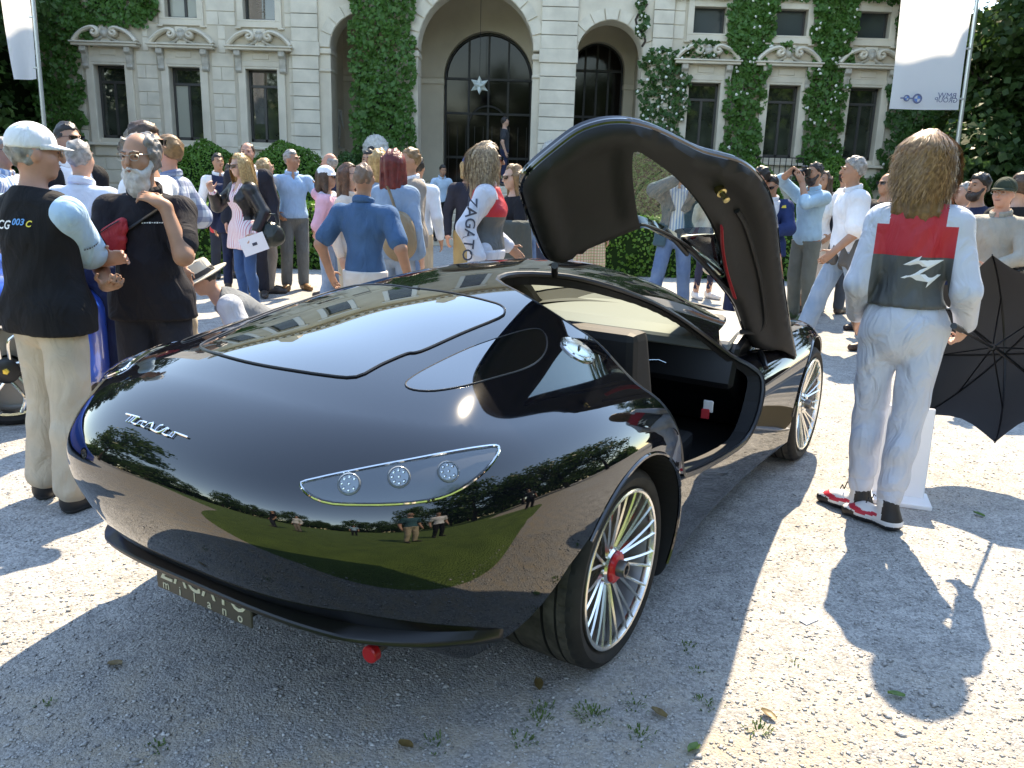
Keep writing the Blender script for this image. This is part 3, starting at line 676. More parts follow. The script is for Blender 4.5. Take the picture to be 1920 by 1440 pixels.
# ------------------------------------------------------------------ ground
def ground_mat():
    m = bpy.data.materials.new('gravel_ground'); m.use_nodes = True; nt = m.node_tree; b = nt.nodes['Principled BSDF']; N = nt.nodes.new; Lk = nt.links.new
    tc = N('ShaderNodeTexCoord'); v1 = N('ShaderNodeTexVoronoi'); v1.inputs['Scale'].default_value = 120; v1.inputs['Randomness'].default_value = 1
    v2 = N('ShaderNodeTexVoronoi'); v2.inputs['Scale'].default_value = 260
    nb = N('ShaderNodeTexNoise'); nb.inputs['Scale'].default_value = .55; nb.inputs['Detail'].default_value = 6
    nm = N('ShaderNodeTexNoise'); nm.inputs['Scale'].default_value = 9; nm.inputs['Detail'].default_value = 8
    for x in (v1, v2, nb, nm): Lk(tc.outputs['Object'], x.inputs['Vector'])
    sep = N('ShaderNodeSeparateColor'); Lk(v1.outputs['Color'], sep.inputs[0])
    cr = N('ShaderNodeValToRGB'); e = cr.color_ramp.elements; e[0].position = 0; e[0].color = (.27, .262, .25, 1); e[1].position = 1; e[1].color = (.54, .52, .49, 1)
    x = e.new(.45); x.color = (.40, .385, .365, 1)
    Lk(sep.outputs[0], cr.inputs[0])
    # sandy patches
    mr = N('ShaderNodeMapRange'); mr.inputs[1].default_value = .52; mr.inputs[2].default_value = .68; Lk(nb.outputs[0], mr.inputs[0])
    sx = N('ShaderNodeSeparateXYZ'); Lk(tc.outputs['Object'], sx.inputs[0])
    near = N('ShaderNodeMapRange'); near.inputs[1].default_value = 2.75; near.inputs[2].default_value = 1.75; Lk(sx.outputs[1], near.inputs[0])
    nx = N('ShaderNodeMath'); nx.operation = 'ADD'; nx.use_clamp = True; Lk(near.outputs[0], nx.inputs[0]); 
    mm = N('ShaderNodeMath'); mm.operation = 'MULTIPLY'; Lk(mr.outputs[0], mm.inputs[0]); mm.inputs[1].default_value = .55; Lk(mm.outputs[0], nx.inputs[1])
    n4 = N('ShaderNodeMapRange'); n4.inputs[1].default_value = .3; n4.inputs[2].default_value = .65; Lk(nm.outputs[0], n4.inputs[0]); n3 = N('ShaderNodeMath'); n3.operation = 'MULTIPLY'; Lk(nx.outputs[0], n3.inputs[0]); Lk(n4.outputs[0], n3.inputs[1])
    mx = N('ShaderNodeMix'); mx.data_type = 'RGBA'; Lk(n3.outputs[0], mx.inputs[0]); Lk(cr.outputs[0], mx.inputs[6]); mx.inputs[7].default_value = (.36, .30, .225, 1)
    m2 = N('ShaderNodeMix'); m2.data_type = 'RGBA'; m2.blend_type = 'MULTIPLY'; m2.inputs[0].default_value = .55
    r2 = N('ShaderNodeMapRange'); r2.inputs[1].default_value = .3; r2.inputs[2].default_value = .7; r2.inputs[3].default_value = .55; r2.inputs[4].default_value = 1.15; Lk(nm.outputs[0], r2.inputs[0])
    Lk(mx.outputs[2], m2.inputs[6]); Lk(r2.outputs[0], m2.inputs[7]); Lk(m2.outputs[2], b.inputs['Base Color'])
    b.inputs['Roughness'].default_value = .95; b.inputs['Specular IOR Level'].default_value = .2
    ad = N('ShaderNodeMath'); ad.operation = 'ADD'; Lk(v1.outputs['Distance'], ad.inputs[0]); s2 = N('ShaderNodeMath'); s2.operation = 'MULTIPLY'; s2.inputs[1].default_value = .5; Lk(v2.outputs['Distance'], s2.inputs[0]); Lk(s2.outputs[0], ad.inputs[1])
    bp = N('ShaderNodeBump'); bp.invert = True; bp.inputs['Strength'].default_value = .6; bp.inputs['Distance'].default_value = .008; Lk(ad.outputs[0], bp.inputs['Height']); Lk(bp.outputs[0], b.inputs['Normal'])
    return m
tag(mesh_obj('ground', [(-400, -400, 0), (400, -400, 0), (400, 400, 0), (-400, 400, 0)], [(0, 1, 2, 3)], ground_mat()), kind='structure')
M_grass = mat('lawn_grass', (.13, .20, .035), rough=.85, col2=(.08, .135, .024), vscale=3.0, bump=.8, bscale=60, dist=.05)
lw = [(-60, -1.2), (-6, -.6), (-3, 1.25), (0, 1.62), (1.3, 1.6), (2.6, 1.55), (4.6, 1.2), (6.2, -.8), (7, -2.8), (14, -6), (60, -22), (150, -120), (150, -300), (-150, -300), (-150, -40)]
lw = [tuple(p) for p in curve_pts(lw[1:8], 6)] + lw[8:] + lw[:1]
tag(mesh_obj('lawn', [(x, y, .004) for x, y in lw], [tuple(range(len(lw)))[::-1]], M_grass), kind='structure')
# loose stones on the gravel
def stones():
    R = np.random.RandomState(3); n = 30000
    y = 1.55 + 5.5 * R.rand(n) ** 1.9; x = (R.rand(n) - .5) * 2 * (y * .68 + .2); s = .0025 + .0055 * R.rand(n) ** 3
    s *= np.where(R.rand(n) < .02, 1.8, 1)
    o = np.array([(1, 0, 0), (0, 1, 0), (-1, 0, 0), (0, -1, 0), (0, 0, .8), (0, 0, -.5)])
    J = 1 + (R.rand(n, 6, 1) - .5) * .7; a = R.rand(n) * 6.28; c, d = np.cos(a), np.sin(a)
    P = o[None] * J * s[:, None, None] * np.array([1.25, .95, .5]); X = P[..., 0] * c[:, None] - P[..., 1] * d[:, None]; Y = P[..., 0] * d[:, None] + P[..., 1] * c[:, None]
    V = np.stack([X + x[:, None], Y + y[:, None], P[..., 2] + (s * .25)[:, None]], -1).reshape(-1, 3)
    T = np.array([(0, 1, 4), (1, 2, 4), (2, 3, 4), (3, 0, 4), (1, 0, 5), (2, 1, 5), (3, 2, 5), (0, 3, 5)]); F = (T[None] + 6 * np.arange(n)[:, None, None]).reshape(-1, 3)
    m = mat('stone_chips', (.60, .58, .55), rough=.9, col2=(.20, .195, .19), vscale=55)
    tag(mesh_obj('gravel', V, F, m), 'loose pale grey gravel chips strewn over the forecourt', 'gravel', kind='stuff')
stones()
# ------------------------------------------------------------------ leaves
def leaf_mat(name, c1, c2, trans=.25, scale=6.0):
    if name in _MAT: return _MAT[name]
    m = bpy.data.materials.new(name); _MAT[name] = m; m.use_nodes = True; nt = m.node_tree; b = nt.nodes['Principled BSDF']; N = nt.nodes.new; Lk = nt.links.new
    tc = N('ShaderNodeTexCoord'); nz = N('ShaderNodeTexNoise'); nz.inputs['Scale'].default_value = scale; nz.inputs['Detail'].default_value = 8; nz.inputs['Roughness'].default_value = .8; Lk(tc.outputs['Object'], nz.inputs['Vector'])
    mr = N('ShaderNodeMapRange'); mr.inputs[1].default_value = .35; mr.inputs[2].default_value = .65; Lk(nz.outputs[0], mr.inputs[0])
    mx = N('ShaderNodeMix'); mx.data_type = 'RGBA'; mx.inputs[6].default_value = (*c1, 1); mx.inputs[7].default_value = (*c2, 1); Lk(mr.outputs[0], mx.inputs[0]); Lk(mx.outputs[2], b.inputs['Base Color'])
    b.inputs['Roughness'].default_value = .45; b.inputs['Specular IOR Level'].default_value = .4
    tr = N('ShaderNodeBsdfTranslucent'); Lk(mx.outputs[2], tr.inputs[0]); ms = N('ShaderNodeMixShader'); ms.inputs[0].default_value = trans
    out = nt.nodes['Material Output']; Lk(b.outputs[0], ms.inputs[1]); Lk(tr.outputs[0], ms.inputs[2]); Lk(ms.outputs[0], out.inputs[0])
    return m
def leaf_cards(P, Nn, size, R, droop=.3, spread=.8):
    """one bent leaf (two quads) at every point"""
    n = len(P); Nn = Nn + spread * R.randn(n, 3); Nn /= np.linalg.norm(Nn, axis=1, keepdims=True) + 1e-9
    t = R.randn(n, 3); t[:, 2] -= droop * 3; t -= Nn * (t * Nn).sum(1, keepdims=True); t /= np.linalg.norm(t, axis=1, keepdims=True) + 1e-9
    s = np.cross(Nn, t); L = (size * (.6 + .8 * R.rand(n)))[:, None]; w = L * .42
    V = np.stack([P - t * L * .5, P - s * w + Nn * w * .25, P + t * L * .5, P + s * w + Nn * w * .25], 1).reshape(-1, 3)
    F = np.arange(4 * n).reshape(-1, 4)
    return V, F
M_ivy = leaf_mat('ivy_leaf', (.045, .125, .020), (.095, .22, .045), .25)
M_ivyd = leaf_mat('ivy_leaf_dark', (.03, .085, .018), (.065, .15, .034), .25)
M_box = leaf_mat('box_leaf', (.06, .16, .018), (.13, .28, .035), .35, 9)
M_tree = leaf_mat('tree_leaf', (.035, .08, .016), (.095, .175, .04), .4, 2.5)
M_tree2 = leaf_mat('dark_tree_leaf', (.025, .06, .016), (.07, .14, .035), .35, 2.5)
M_bark = mat('bark', (.06, .045, .035), rough=.95, var=.4, vscale=6, bump=.8, bscale=20, dist=.03)
M_leafshade = mat('leaf_shadow_core', (.012, .028, .008), rough=1, spec=.1)  # near-black green that paints the shade between a bush's leaves
# ------------------------------------------------------------------ villa
YF = 24.0; KF = YF / 21.0
def fx(v): return v * KF
def fz(v): return 1.58 + (v - 1.58) * KF
M_stone = mat('villa_stone', (.74, .66, .53), rough=.88, col2=(.62, .55, .44), vscale=1.6, bump=.35, bscale=25, dist=.01)
M_stone2 = mat('villa_render', (.66, .585, .465), rough=.9, col2=(.55, .485, .385), vscale=1.1, bump=.2, bscale=30, dist=.01)
M_block = mat('villa_ashlar', (.76, .685, .56), rough=.88, col2=(.62, .56, .455), vscale=2.3, bump=.5, bscale=40, dist=.012)
M_joint = mat('villa_joint', (.26, .24, .20), rough=.95)
M_carv = mat('carved_stone', (.56, .51, .43), rough=.9, col2=(.40, .37, .31), vscale=9, bump=.5, bscale=50, dist=.01)
M_wframe = mat('window_bronze', (.045, .043, .04), rough=.45)
M_pane = mat('window_pane', (.035, .040, .030), rough=.03, spec=1.0, var=.5, vscale=1.3)
M_pane2 = mat('window_blind', (.34, .34, .28), rough=.25, spec=.7)
M_iron = mat('dark_iron', (.012, .012, .012), rough=.5)
M_white = mat('white_marble', (.62, .60, .56), rough=.6, col2=(.45, .43, .39), vscale=14, bump=.3, bscale=40, dist=.01)
villa = empty('villa', (0, YF, 0), 0, 'pale stone villa with arched loggia, pedimented windows and ivy', 'villa')
LW = [-11.27, -9.21, -7.10]; RWX = [5.02, 7.21, 9.43]
XL, XR, ZT = -13.3, 11.3, 12.0
def wall_holes(mb, x0, x1, z0, z1, holes, y0=0.0, th=.5):
    xs = sorted({x0, x1, *[h[0] for h in holes], *[h[1] for h in holes]}); 
    for a, b in zip(xs[:-1], xs[1:]):
        hs = sorted([(h[2], h[3]) for h in holes if h[0] <= a + 1e-6 and h[1] >= b - 1e-6]); z = z0
        for u, v in hs:
            if u > z: mb.span((a, y0, z), (b, y0 + th, u))
            z = v
        if z < z1: mb.span((a, y0, z), (b, y0 + th, z1))
WO, WZ0, WZ1, UZ0, UZ1 = .43, 2.21, 4.13, 5.39, 6.05
holesL = []; holesR = []
for xs, hl in ((LW, holesL), (RWX, holesR)):
    for x in xs: hl += [(x - WO, x + WO, WZ0, WZ1), (x - WO, x + WO, UZ0, UZ1), (x - .5, x + .5, 7.9, 10.2)]
mb = MB(); wall_holes(mb, XL, -5.52, 0, ZT, holesL); mb.build('wall', M_stone2, villa)
mb = MB(); wall_holes(mb, 3.5, XR, 0, ZT, holesR); mb.build('wall', M_stone2, villa)
def arch_wall(x0, x1, xa, xb, zs, z1, y0, y1, name='arch_wall', m=M_stone, n=24):
    r = (xb - xa) / 2; c = (xa + xb) / 2
    arc = [(c + r * math.cos(a), zs + r * math.sin(a)) for a in np.linspace(0, math.pi, n)]
    mb = MB(); mb.prism([(xb, zs), (x1, zs), (x1, z1), (x0, z1), (x0, zs), (xa, zs)] + arc[::-1][1:-1], 1, y0, y1)
    return mb.build(name, m, villa)
LA = (-5.22, -3.43, 4.75); CA = (-2.83, .31, 4.81); RA = (1.49, 3.28, 4.75)
arch_wall(-5.52, -3.1, *LA[:2], LA[2], 7.2, 0.0, .8); arch_wall(-3.1, .62, *CA[:2], CA[2], 7.2, 0, .8); arch_wall(.62, 3.5, *RA[:2], RA[2], 7.2, 0, .8)
mb = MB(); mb.span((-5.52, 0, 7.2), (3.5, .6, ZT)); mb.build('wall', M_stone2, villa)
for a, b in ((-5.52, -5.22), (-3.43, -2.83), (.31, 1.49), (3.28, 3.5)):
    MB().span((a, .02, 1.0), (b, .8, 4.75 if b != .31 else 4.75)).build('pier', M_stone, villa)
    MB().span((a - .03, -.05, 4.58), (b + .03, .75, 4.72)).build('impost', M_stone, villa, bevel=.02); MB().span((a - .02, -.03, 4.12), (b + .02, .76, 4.20)).build('astragal', M_stone, villa, bevel=.02)
    MB().span((a - .05, -.10, 1.0), (b + .05, .86, 1.9)).build('pier_base', M_stone, villa, bevel=.02)
# voussoirs round the side arches
for (xa, xb, zs) in (LA, RA, CA):
    r = (xb - xa) / 2; c = (xa + xb) / 2; nv = 9 if r < 1 else 13
    for i in range(nv):
        a0 = math.pi * i / nv + .012; a1 = math.pi * (i + 1) / nv - .012; ro = r + .30
        q = [(c + rr * math.cos(a), zs + rr * math.sin(a)) for rr, a in ((r + .012, a0), (ro, a0), (ro, (a0 + a1) / 2), (ro, a1), (r + .012, a1), (r + .012, (a0 + a1) / 2))]
        MB().prism(q, 1, -.045 if i != nv // 2 else -.10, .01).build('voussoir', M_block, villa)
# loggia room
mb = MB(); mb.span((-5.52, .8, 1.0), (3.5, 4.4, 1.25)); mb.build('loggia_floor', M_stone2, villa)
MB().span((-5.9, .5, 1.0), (-5.52, 4.4, 7.2)).build('loggia_side_wall', M_stone2, villa); MB().span((3.5, .5, 1.0), (3.9, 4.4, 7.2)).build('loggia_side_wall', M_stone2, villa)
mb = MB(); mb.span((-5.9, .5, 7.2), (3.9, 4.4, 7.5)); mb.build('loggia_ceiling', M_stone2, villa)
def arch_in(xa, xb, zs, y0, y1, x0, x1): return arch_wall(x0, x1, xa, xb, zs, 7.2, y0, y1, 'inner_arch', M_stone2)
arch_in(-2.40, .36, 4.4, 3.2, 3.6, -3.6, 1.0); arch_in(1.55, 3.2, 4.75, 3.2, 3.6, 1.0, 3.6); arch_in(-5.1, -3.7, 4.4, 3.2, 3.6, -5.6, -3.6)
for a, b in ((-5.6, -5.1), (-3.7, -2.40), (.36, 1.55), (3.2, 3.6)):
    MB().span((a, 3.22, 1.25), (b, 3.6, 4.75)).build('inner_pier', M_stone2, villa)
    MB().span((a - .02, 3.15, 4.2), (b + .02, 3.5, 4.36)).build('impost', M_stone, villa, bevel=.015)
# glazed doors behind the inner arches
def glazed(x0, x1, zs, name):
    c = (x0 + x1) / 2; r = (x1 - x0) / 2
    g = empty(name); g.parent = villa
    mb = MB(); arc = [(c + r * math.cos(a), zs + r * math.sin(a)) for a in np.linspace(0, math.pi, 20)]
    mb.prism([(x1, 1.25)] + arc + [(x0, 1.25)], 1, 3.62, 3.64); mb.build('pane', mat('door_pane', (.010, .008, .007), rough=.06, spec=.22), g)
    for x in (x0 + .03, c - r * .45, c, c + r * .45, x1 - .03): MB().span((x - .03, 3.56, 1.25), (x + .03, 3.61, zs + math.sqrt(max(.01, r * r - (x - c) ** 2)))).build('mullion', M_iron, g)
    for z in (2.0, 3.35, zs - .02): MB().span((x0, 3.555, z), (x1, 3.61, z + .07)).build('transom', M_iron, g)
    MB().tube([(c + r * .45 * math.cos(a), 3.58, 3.0 + r * .45 * math.sin(a)) for a in np.linspace(0, math.pi, 14)], .035, 6).build('fanlight_bar', M_iron, g)
    MB().tube([(c + r * .97 * math.cos(a), 3.58, zs + r * .97 * math.sin(a)) for a in np.linspace(0, math.pi, 18)], .04, 6).build('arch_frame', M_iron, g)
    for i in range(10):
        x = x0 + (x1 - x0) * (i + .5) / 10; MB().span((x - .008, 3.52, 1.25), (x + .008, 3.54, 3.0)).build('bar', M_iron, g)
glazed(-2.40, .36, 4.4, 'glazed_door'); glazed(1.55, 3.2, 4.75, 'glazed_door'); glazed(-5.1, -3.7, 4.4, 'glazed_door')
# quoin blocks and ashlar
RH = .352
def block(x0, x1, z0, z1, d=.03, m=M_block, y=0.0):
    o = MB().span((x0 + .007, y - d, z0 + .009), (x1 - .007, y + .01, z1 - .009)).build('stone_block', m, villa, bevel=.008); return o
for (a, b, d) in ((-6.25, -5.52, .10), (.50, 1.49, .10), (3.5, 4.06, .10)):
    MB().span((a + .02, -.045, 1.0), (b - .02, .02, 7.2)).build('pier_core', M_joint, villa)
    for k in range(15):
        z0 = 1.0 + RH * k
        if k == 10: MB().span((a - .03, -d - .04, z0), (b + .03, 0, z0 + RH)).build('band_stone', M_block, villa, bevel=.012); continue
        block(a, b, z0, z0 + RH, d)
rb = rnd(5)
def ashlar(x0, x1, z0, k0, k1, avoid):
    for k in range(k0, k1):
        za = z0 + RH * k; zb = za + RH; segs = [(x0, x1)]
        for (a, b, u, v) in avoid:
            if zb > u + .02 and za < v - .02:
                ns = []
                for s, e in segs:
                    if b <= s or a >= e: ns.append((s, e)); continue
                    if a > s: ns.append((s, a))
                    if b < e: ns.append((b, e))
                segs = ns
        for s, e in segs:
            n = max(1, round((e - s) / .62)); 
            if n == 1 and (e - s) > .5 and k % 2 == 0: n = 2
            x = s
            for i in range(n):
                w = (e - s) / n * (1 + (.16 if (i + k) % 2 else -.16) * (n > 1)); xe = e if i == n - 1 else min(e, x + w)
                if xe - x > .08: block(x, xe, za, zb, .022)
                x = xe
av = []
for x in LW + RWX: av += [(x - .74, x + .74, 1.70, 4.62), (x - .95, x + .95, 4.62, 5.15), (x - .66, x + .66, 5.15, 6.4)]
ashlar(-12.3, -6.25, 1.0, 0, 16, av); ashlar(4.06, 6.2, 1.0, 8, 16, av)
MB().span((-13.3, -.006, 1.0), (-6.27, .002, 6.63)).build('joint_bed', M_joint, villa); MB().span((4.08, -.006, 1.0), (11.3, .002, 6.63)).build('joint_bed', M_joint, villa)
for o in [o for o in villa.children if o.name.startswith('joint_bed')]:
    bpy.data.objects.remove(o)
MB().span((-13.5, -.16, 0), (-5.4, 0, .95)).build('plinth', M_stone2, villa, bevel=.03); MB().span((3.4, -.16, 0), (11.5, 0, .95)).build('plinth', M_stone2, villa, bevel=.03)
MB().span((-5.6, -.1, 0), (3.6, .8, 1.0)).build('loggia_base', M_stone2, villa)
# window surround, shared mesh data
def scroll_arc(sx):
    """half of the broken pediment with its volute"""
    pts = [(sx * .84, .02), (sx * .74, .14), (sx * .60, .255), (sx * .44, .33), (sx * .31, .355), (sx * .22, .33), (sx * .17, .26), (sx * .20, .19), (sx * .27, .175), (sx * .31, .22), (sx * .285, .265), (sx * .25, .25)]
    return [(p[0], -.10, p[1]) for p in curve_pts(pts, 3)]
def window_meshes():
    W = {}
    mb = MB()
    for s in (-1, 1): mb.span((s * WO, -.09, WZ0 - .12), (s * .64, .02, WZ1 + .06))
    mb.span((-.64, -.09, WZ1 + .06), (.64, .02, WZ1 + .20)); mb.span((-WO, -.085, WZ1), (WO, .02, WZ1 + .06)); W['architrave'] = (mb, M_stone, .012)
    mb = MB(); mb.span((-.64, -.06, WZ1 + .20), (.64, .02, WZ1 + .46)); W['frieze'] = (mb, M_stone, .008)
    mb = MB(); mb.span((-.22, -.085, WZ1 + .25), (.22, -.05, WZ1 + .42)); W['frieze_panel'] = (mb, M_stone, .012)
    for i, s in enumerate((-1, 1)):
        mb = MB(); mb.prism([(-.26, WZ1 + .46), (-.26, WZ1 + .33), (-.17, WZ1 + .26), (-.13, WZ1 + .02), (-.16, WZ1 - .05), (-.11, WZ1 - .11), (.02, WZ1 - .09), (.02, WZ1 + .46)], 0, s * .60 - .085, s * .60 + .085); W['console%d' % i] = (mb, M_carv, .012)
    mb = MB(); mb.span((-.88, -.30, WZ1 + .46), (.88, .02, WZ1 + .53)); mb.span((-.92, -.34, WZ1 + .53), (.92, .02, WZ1 + .575)); W['cornice'] = (mb, M_stone, .012)
    for i, s in enumerate((-1, 1)):
        mb = MB(); mb.tube([(p[0], p[1] - .05, p[2] + WZ1 + .575) for p in scroll_arc(s)], .062, 8, flat=2.2, up=(0, 1, 0)); W['pediment_scroll%d' % i] = (mb, M_stone, 0)
        mb = MB(); mb.prism([(s * .80, WZ1 + .575), (s * .62, WZ1 + .76), (s * .40, WZ1 + .86), (s * .2, WZ1 + .8), (s * .16, WZ1 + .575)], 1, -.05, .02); W['tympanum%d' % i] = (mb, M_stone2, 0)
    mb = MB(); mb.prism([(-.13, WZ1 + .575), (.13, WZ1 + .575), (.16, WZ1 + .92), (.17, WZ1 + 1.02), (-.17, WZ1 + 1.02), (-.16, WZ1 + .92)], 1, -.13, .02); W['keystone'] = (mb, M_stone, .015)
    mb = MB(); mb.span((-.70, -.20, WZ0 - .20), (.70, .02, WZ0 - .12)); W['sill'] = (mb, M_stone, .012)
    mb = MB(); mb.span((-.58, -.07, WZ0 - .48), (.58, .02, WZ0 - .20)); W['apron'] = (mb, M_stone, .01)
    mb = MB()
    for s in (-1, 1): mb.span((s * WO, .20, WZ0), (s * (WO - .06), .26, WZ1))
    mb.span((-WO, .20, WZ1 - .06), (WO, .26, WZ1)); mb.span((-WO, .20, WZ0), (WO, .26, WZ0 + .09)); mb.span((-.035, .20, WZ0), (.035, .26, WZ1 - .40)); mb.span((-WO, .195, WZ1 - .46), (WO, .265, WZ1 - .39)); W['frame'] = (mb, M_wframe, .006)
    for i, s in enumerate((-1, 1)):
        mb = MB(); mb.span((s * .035, .235, WZ0 + .09), (s * (WO - .06), .24, WZ1 - .46)); W['pane%d' % i] = (mb, M_pane, 0)
    mb = MB(); mb.span((-WO + .06, .235, WZ1 - .39), (WO - .06, .24, WZ1 - .06)); W['pane2'] = (mb, M_pane, 0)
    mb = MB()                                  # carved mask on the keystone
    return W
WM = window_meshes(); WD = {}
def mask_head():
    def F(P):
        d = sd_ell(P, (0, -.17, WZ1 + .78), (.075, .07, .10)); d = smin(d, sd_cap(P, (0, -.24, WZ1 + .80), (0, -.255, WZ1 + .765), .018), .03)
        for s in (-1, 1):
            d = smin(d, sd_ell(P, (s * .08, -.15, WZ1 + .82), (.045, .05, .07)), .04); d = smin(d, sd_cap(P, (s * .10, -.12, WZ1 + .70), (s * .26, -.10, WZ1 + .62), .05, .03), .03); d = np.maximum(d, -(np.linalg.norm(P - np.array((s * .03, -.245, WZ1 + .80)), axis=1) - .018))
            d = smin(d, sd_cap(P, (s * .24, -.11, WZ1 + .63), (s * .36, -.09, WZ1 + .60), .035, .025), .02)
        return smin(d, sd_ell(P, (0, -.15, WZ1 + .92), (.09, .07, .05)), .03)
    return surface_nets(F, (-.45, -.32, WZ1 + .52), (.45, .02, WZ1 + 1.02), .024, 1)
mv, mq = mask_head()
mask0 = mesh_obj('mask_carving', mv, mq, M_carv, None, True)
first = True
upm = MB()
for s in (-1, 1): upm.span((s * WO, -.07, UZ0 - .05), (s * .60, .02, UZ1 + .15))
upm.span((-.60, -.07, UZ0 - .20), (.60, .02, UZ0 - .05)); upm.span((-WO, -.07, UZ0 - .05), (WO, .02, UZ0)); upm.span((-.60, -.07, UZ1 + .15), (.60, .02, UZ1 + .28)); upm.span((-WO, -.07, UZ1), (WO, .02, UZ1 + .15)); upm.span((-.66, -.1, UZ0 - .24), (-.5, .02, UZ0 - .2)); upm.span((.5, -.1, UZ0 - .24), (.66, .02, UZ0 - .2))
for wi, x in enumerate(LW + RWX):
    w = empty('window'); w.parent = villa; w.location = (x, 0, 0)
    for k, (mb, m, bv) in WM.items():
        nm = k.rstrip('0123456789')
        mt = M_pane2 if (nm == 'pane' and wi == 1 and k == 'pane0') else m
        if k not in WD: o = mb.build(nm, m, w, smooth=nm == 'pediment_scroll', bevel=bv); WD[k] = o.data
        else: o = link(bpy.data.objects.new(nm, WD[k]), w)
        if mt is not m: o.data = o.data.copy(); o.data.materials[0] = mt
    if first: mask0.parent = w; first = False
    else: link(bpy.data.objects.new('mask_carving', mask0.data), w)
    u = empty('upper_window'); u.parent = villa; u.location = (x, 0, 0)
    o = upm.build('surround', M_stone, u, bevel=.01) if wi == 0 else link(bpy.data.objects.new('surround', WD['us']), u); WD['us'] = o.data
    mb = MB(); mb.span((-WO, .22, UZ0), (WO, .23, UZ1)); mb.build('pane', M_pane2 if wi == 1 else (mat('dusk_pane', (.045, .055, .06), rough=.12, spec=.7) if wi > 2 else M_pane), u)
    mb = MB(); mb.span((-WO, .18, UZ0), (-WO + .05, .24, UZ1)); mb.span((WO - .05, .18, UZ0), (WO, .24, UZ1)); mb.span((-WO, .18, UZ0), (WO, .24, UZ0 + .05)); 
    if wi == 1: mb.span((.02, .18, UZ0), (.09, .24, UZ1))
    mb.build('frame', M_wframe, u)
    t = empty('attic_window'); t.parent = villa; t.location = (x, 0, 0)
    mb = MB()
    for s in (-1, 1): mb.span((s * .5, -.1, 7.75), (s * .72, .02, 10.4))
    mb.span((-.85, -.2, 10.4), (.85, .02, 10.6)); mb.build('surround', mat('window_trim_white', (.72, .71, .68), rough=.7), t)
    mb = MB(); mb.span((-.5, .2, 7.9), (.5, .22, 10.2)); mb.build('pane', M_pane, t)
for x, nm in ((-4.4, 'a'), (-1.26, 'b'), (2.4, 'c')):
    t = empty('attic_window'); t.parent = villa; t.location = (x, 0, 0)
    mb = MB()
    for s in (-1, 1): mb.span((s * .5, -.1, 7.75), (s * .72, -.001, 10.4))
    mb.span((-.85, -.2, 10.4), (.85, -.001, 10.6)); mb.build('surround', mat('window_trim_white'), t)
    mb = MB(); mb.span((-.5, -.04, 7.75), (.5, -.002, 10.4)); mb.build('pane', M_pane, t)
MB().span((-13.4, -.14, 6.75), (11.4, .02, 7.0)).build('string_course', M_stone, villa, bevel=.03)
mb = MB(); mb.span((-13.7, -.75, 11.75), (11.7, .6, 12.0)); mb.span((-13.5, -.40, 11.45), (11.5, .55, 11.75)); mb.build('cornice', M_stone, villa)
for i in range(62): MB().span((-13.35 + .4 * i, -.68, 11.52), (-13.17 + .4 * i, -.38, 11.72)).build('dentil', mat('window_trim_white'), villa)
mb = MB(); mb.span((-13.6, .4, 12.0), (11.6, 14, 12.3)); mb.build('roof', mat('roof_slate', (.12, .10, .09), rough=.8, var=.3, vscale=3), villa)
MB().span((-13.3, .5, 0), (-12.9, 14, 12)).build('side_wall', M_stone2, villa); MB().span((10.9, .5, 0), (11.3, 14, 12)).build('side_wall', M_stone2, villa); MB().span((-13.3, 13.6, 0), (11.3, 14, 12)).build('back_wall', M_stone2, villa)
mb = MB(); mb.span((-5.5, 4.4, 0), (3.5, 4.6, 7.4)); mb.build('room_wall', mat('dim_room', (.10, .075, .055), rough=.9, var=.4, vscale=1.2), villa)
# chimneys
for x, w_, h in ((10.75, .42, 1.15), (-9.5, .5, 1.2), (-2.0, .5, .9)):
    mb = MB(); mb.prism([(x - w_, 11.9), (x + w_, 11.9), (x + w_, 12.0 + h * .62), (x + .05, 12.0 + h), (x - .05, 12.0 + h), (x - w_, 12.0 + h * .62)], 1, -.5, .3); mb.build('chimney', M_stone, villa)
# entrance steps
for i in range(8):
    y0 = 18.2 + .40 * i - YF; MB().span((-4.2, y0, .156 * i), (1.3, 0.2 if i == 7 else y0 + .46, .156 * (i + 1) - .001)).build('step', M_stone2, villa, bevel=.015)
MB().span((-5.6, -2.6, 0), (-4.2, 0, 1.25)).build('terrace_wall', M_stone2, villa); MB().span((1.3, -2.6, 0), (3.6, 0, 1.25)).build('terrace_wall', M_stone2, villa)
# iron balcony rail under the middle right window
mb = MB()
rail = empty('balcony_rail'); rail.parent = villa
for z in (1.6, 2.2): MB().span((6.55, -.32, z), (7.87, -.29, z + .03)).build('rail', M_iron, rail)
for i in range(9): MB().span((6.57 + i * .16, -.315, 1.6), (6.59 + i * .16, -.295, 2.22)).build('baluster', M_iron, rail)
# star lantern
sp = px_at(899, 160, YF + 1.2); mb = MB()
def star(c, r):
    V = []; F = []; R = rnd(2)
    g = (1 + 5 ** .5) / 2
    D = [Vector(v).normalized() for v in [(0, a, b * g) for a in (-1, 1) for b in (-1, 1)] + [(a, b * g, 0) for a in (-1, 1) for b in (-1, 1)] + [(a * g, 0, b) for a in (-1, 1) for b in (-1, 1)]]
    for d in D:
        q = d.to_track_quat('Z', 'Y').to_matrix(); o = len(V)
        V += [tuple(Vector(c) + d * r)] + [tuple(Vector(c) + q @ Vector((.30 * r * math.cos(a), .30 * r * math.sin(a), .36 * r))) for a in np.arange(5) * 2 * math.pi / 5]
        F += [(o, o + 1 + i, o + 1 + (i + 1) % 5) for i in range(5)]
    return V, F
lant = empty('star_lantern', tuple(sp), 0, 'pale star shaped glass lantern hanging in the central arch', 'lantern')
V, F = star((0, 0, 0), .29); MB().add(V, F).build('star_shade', mat('frosted_glass', (.55, .62, .60), rough=.3, spec=.6), lant)
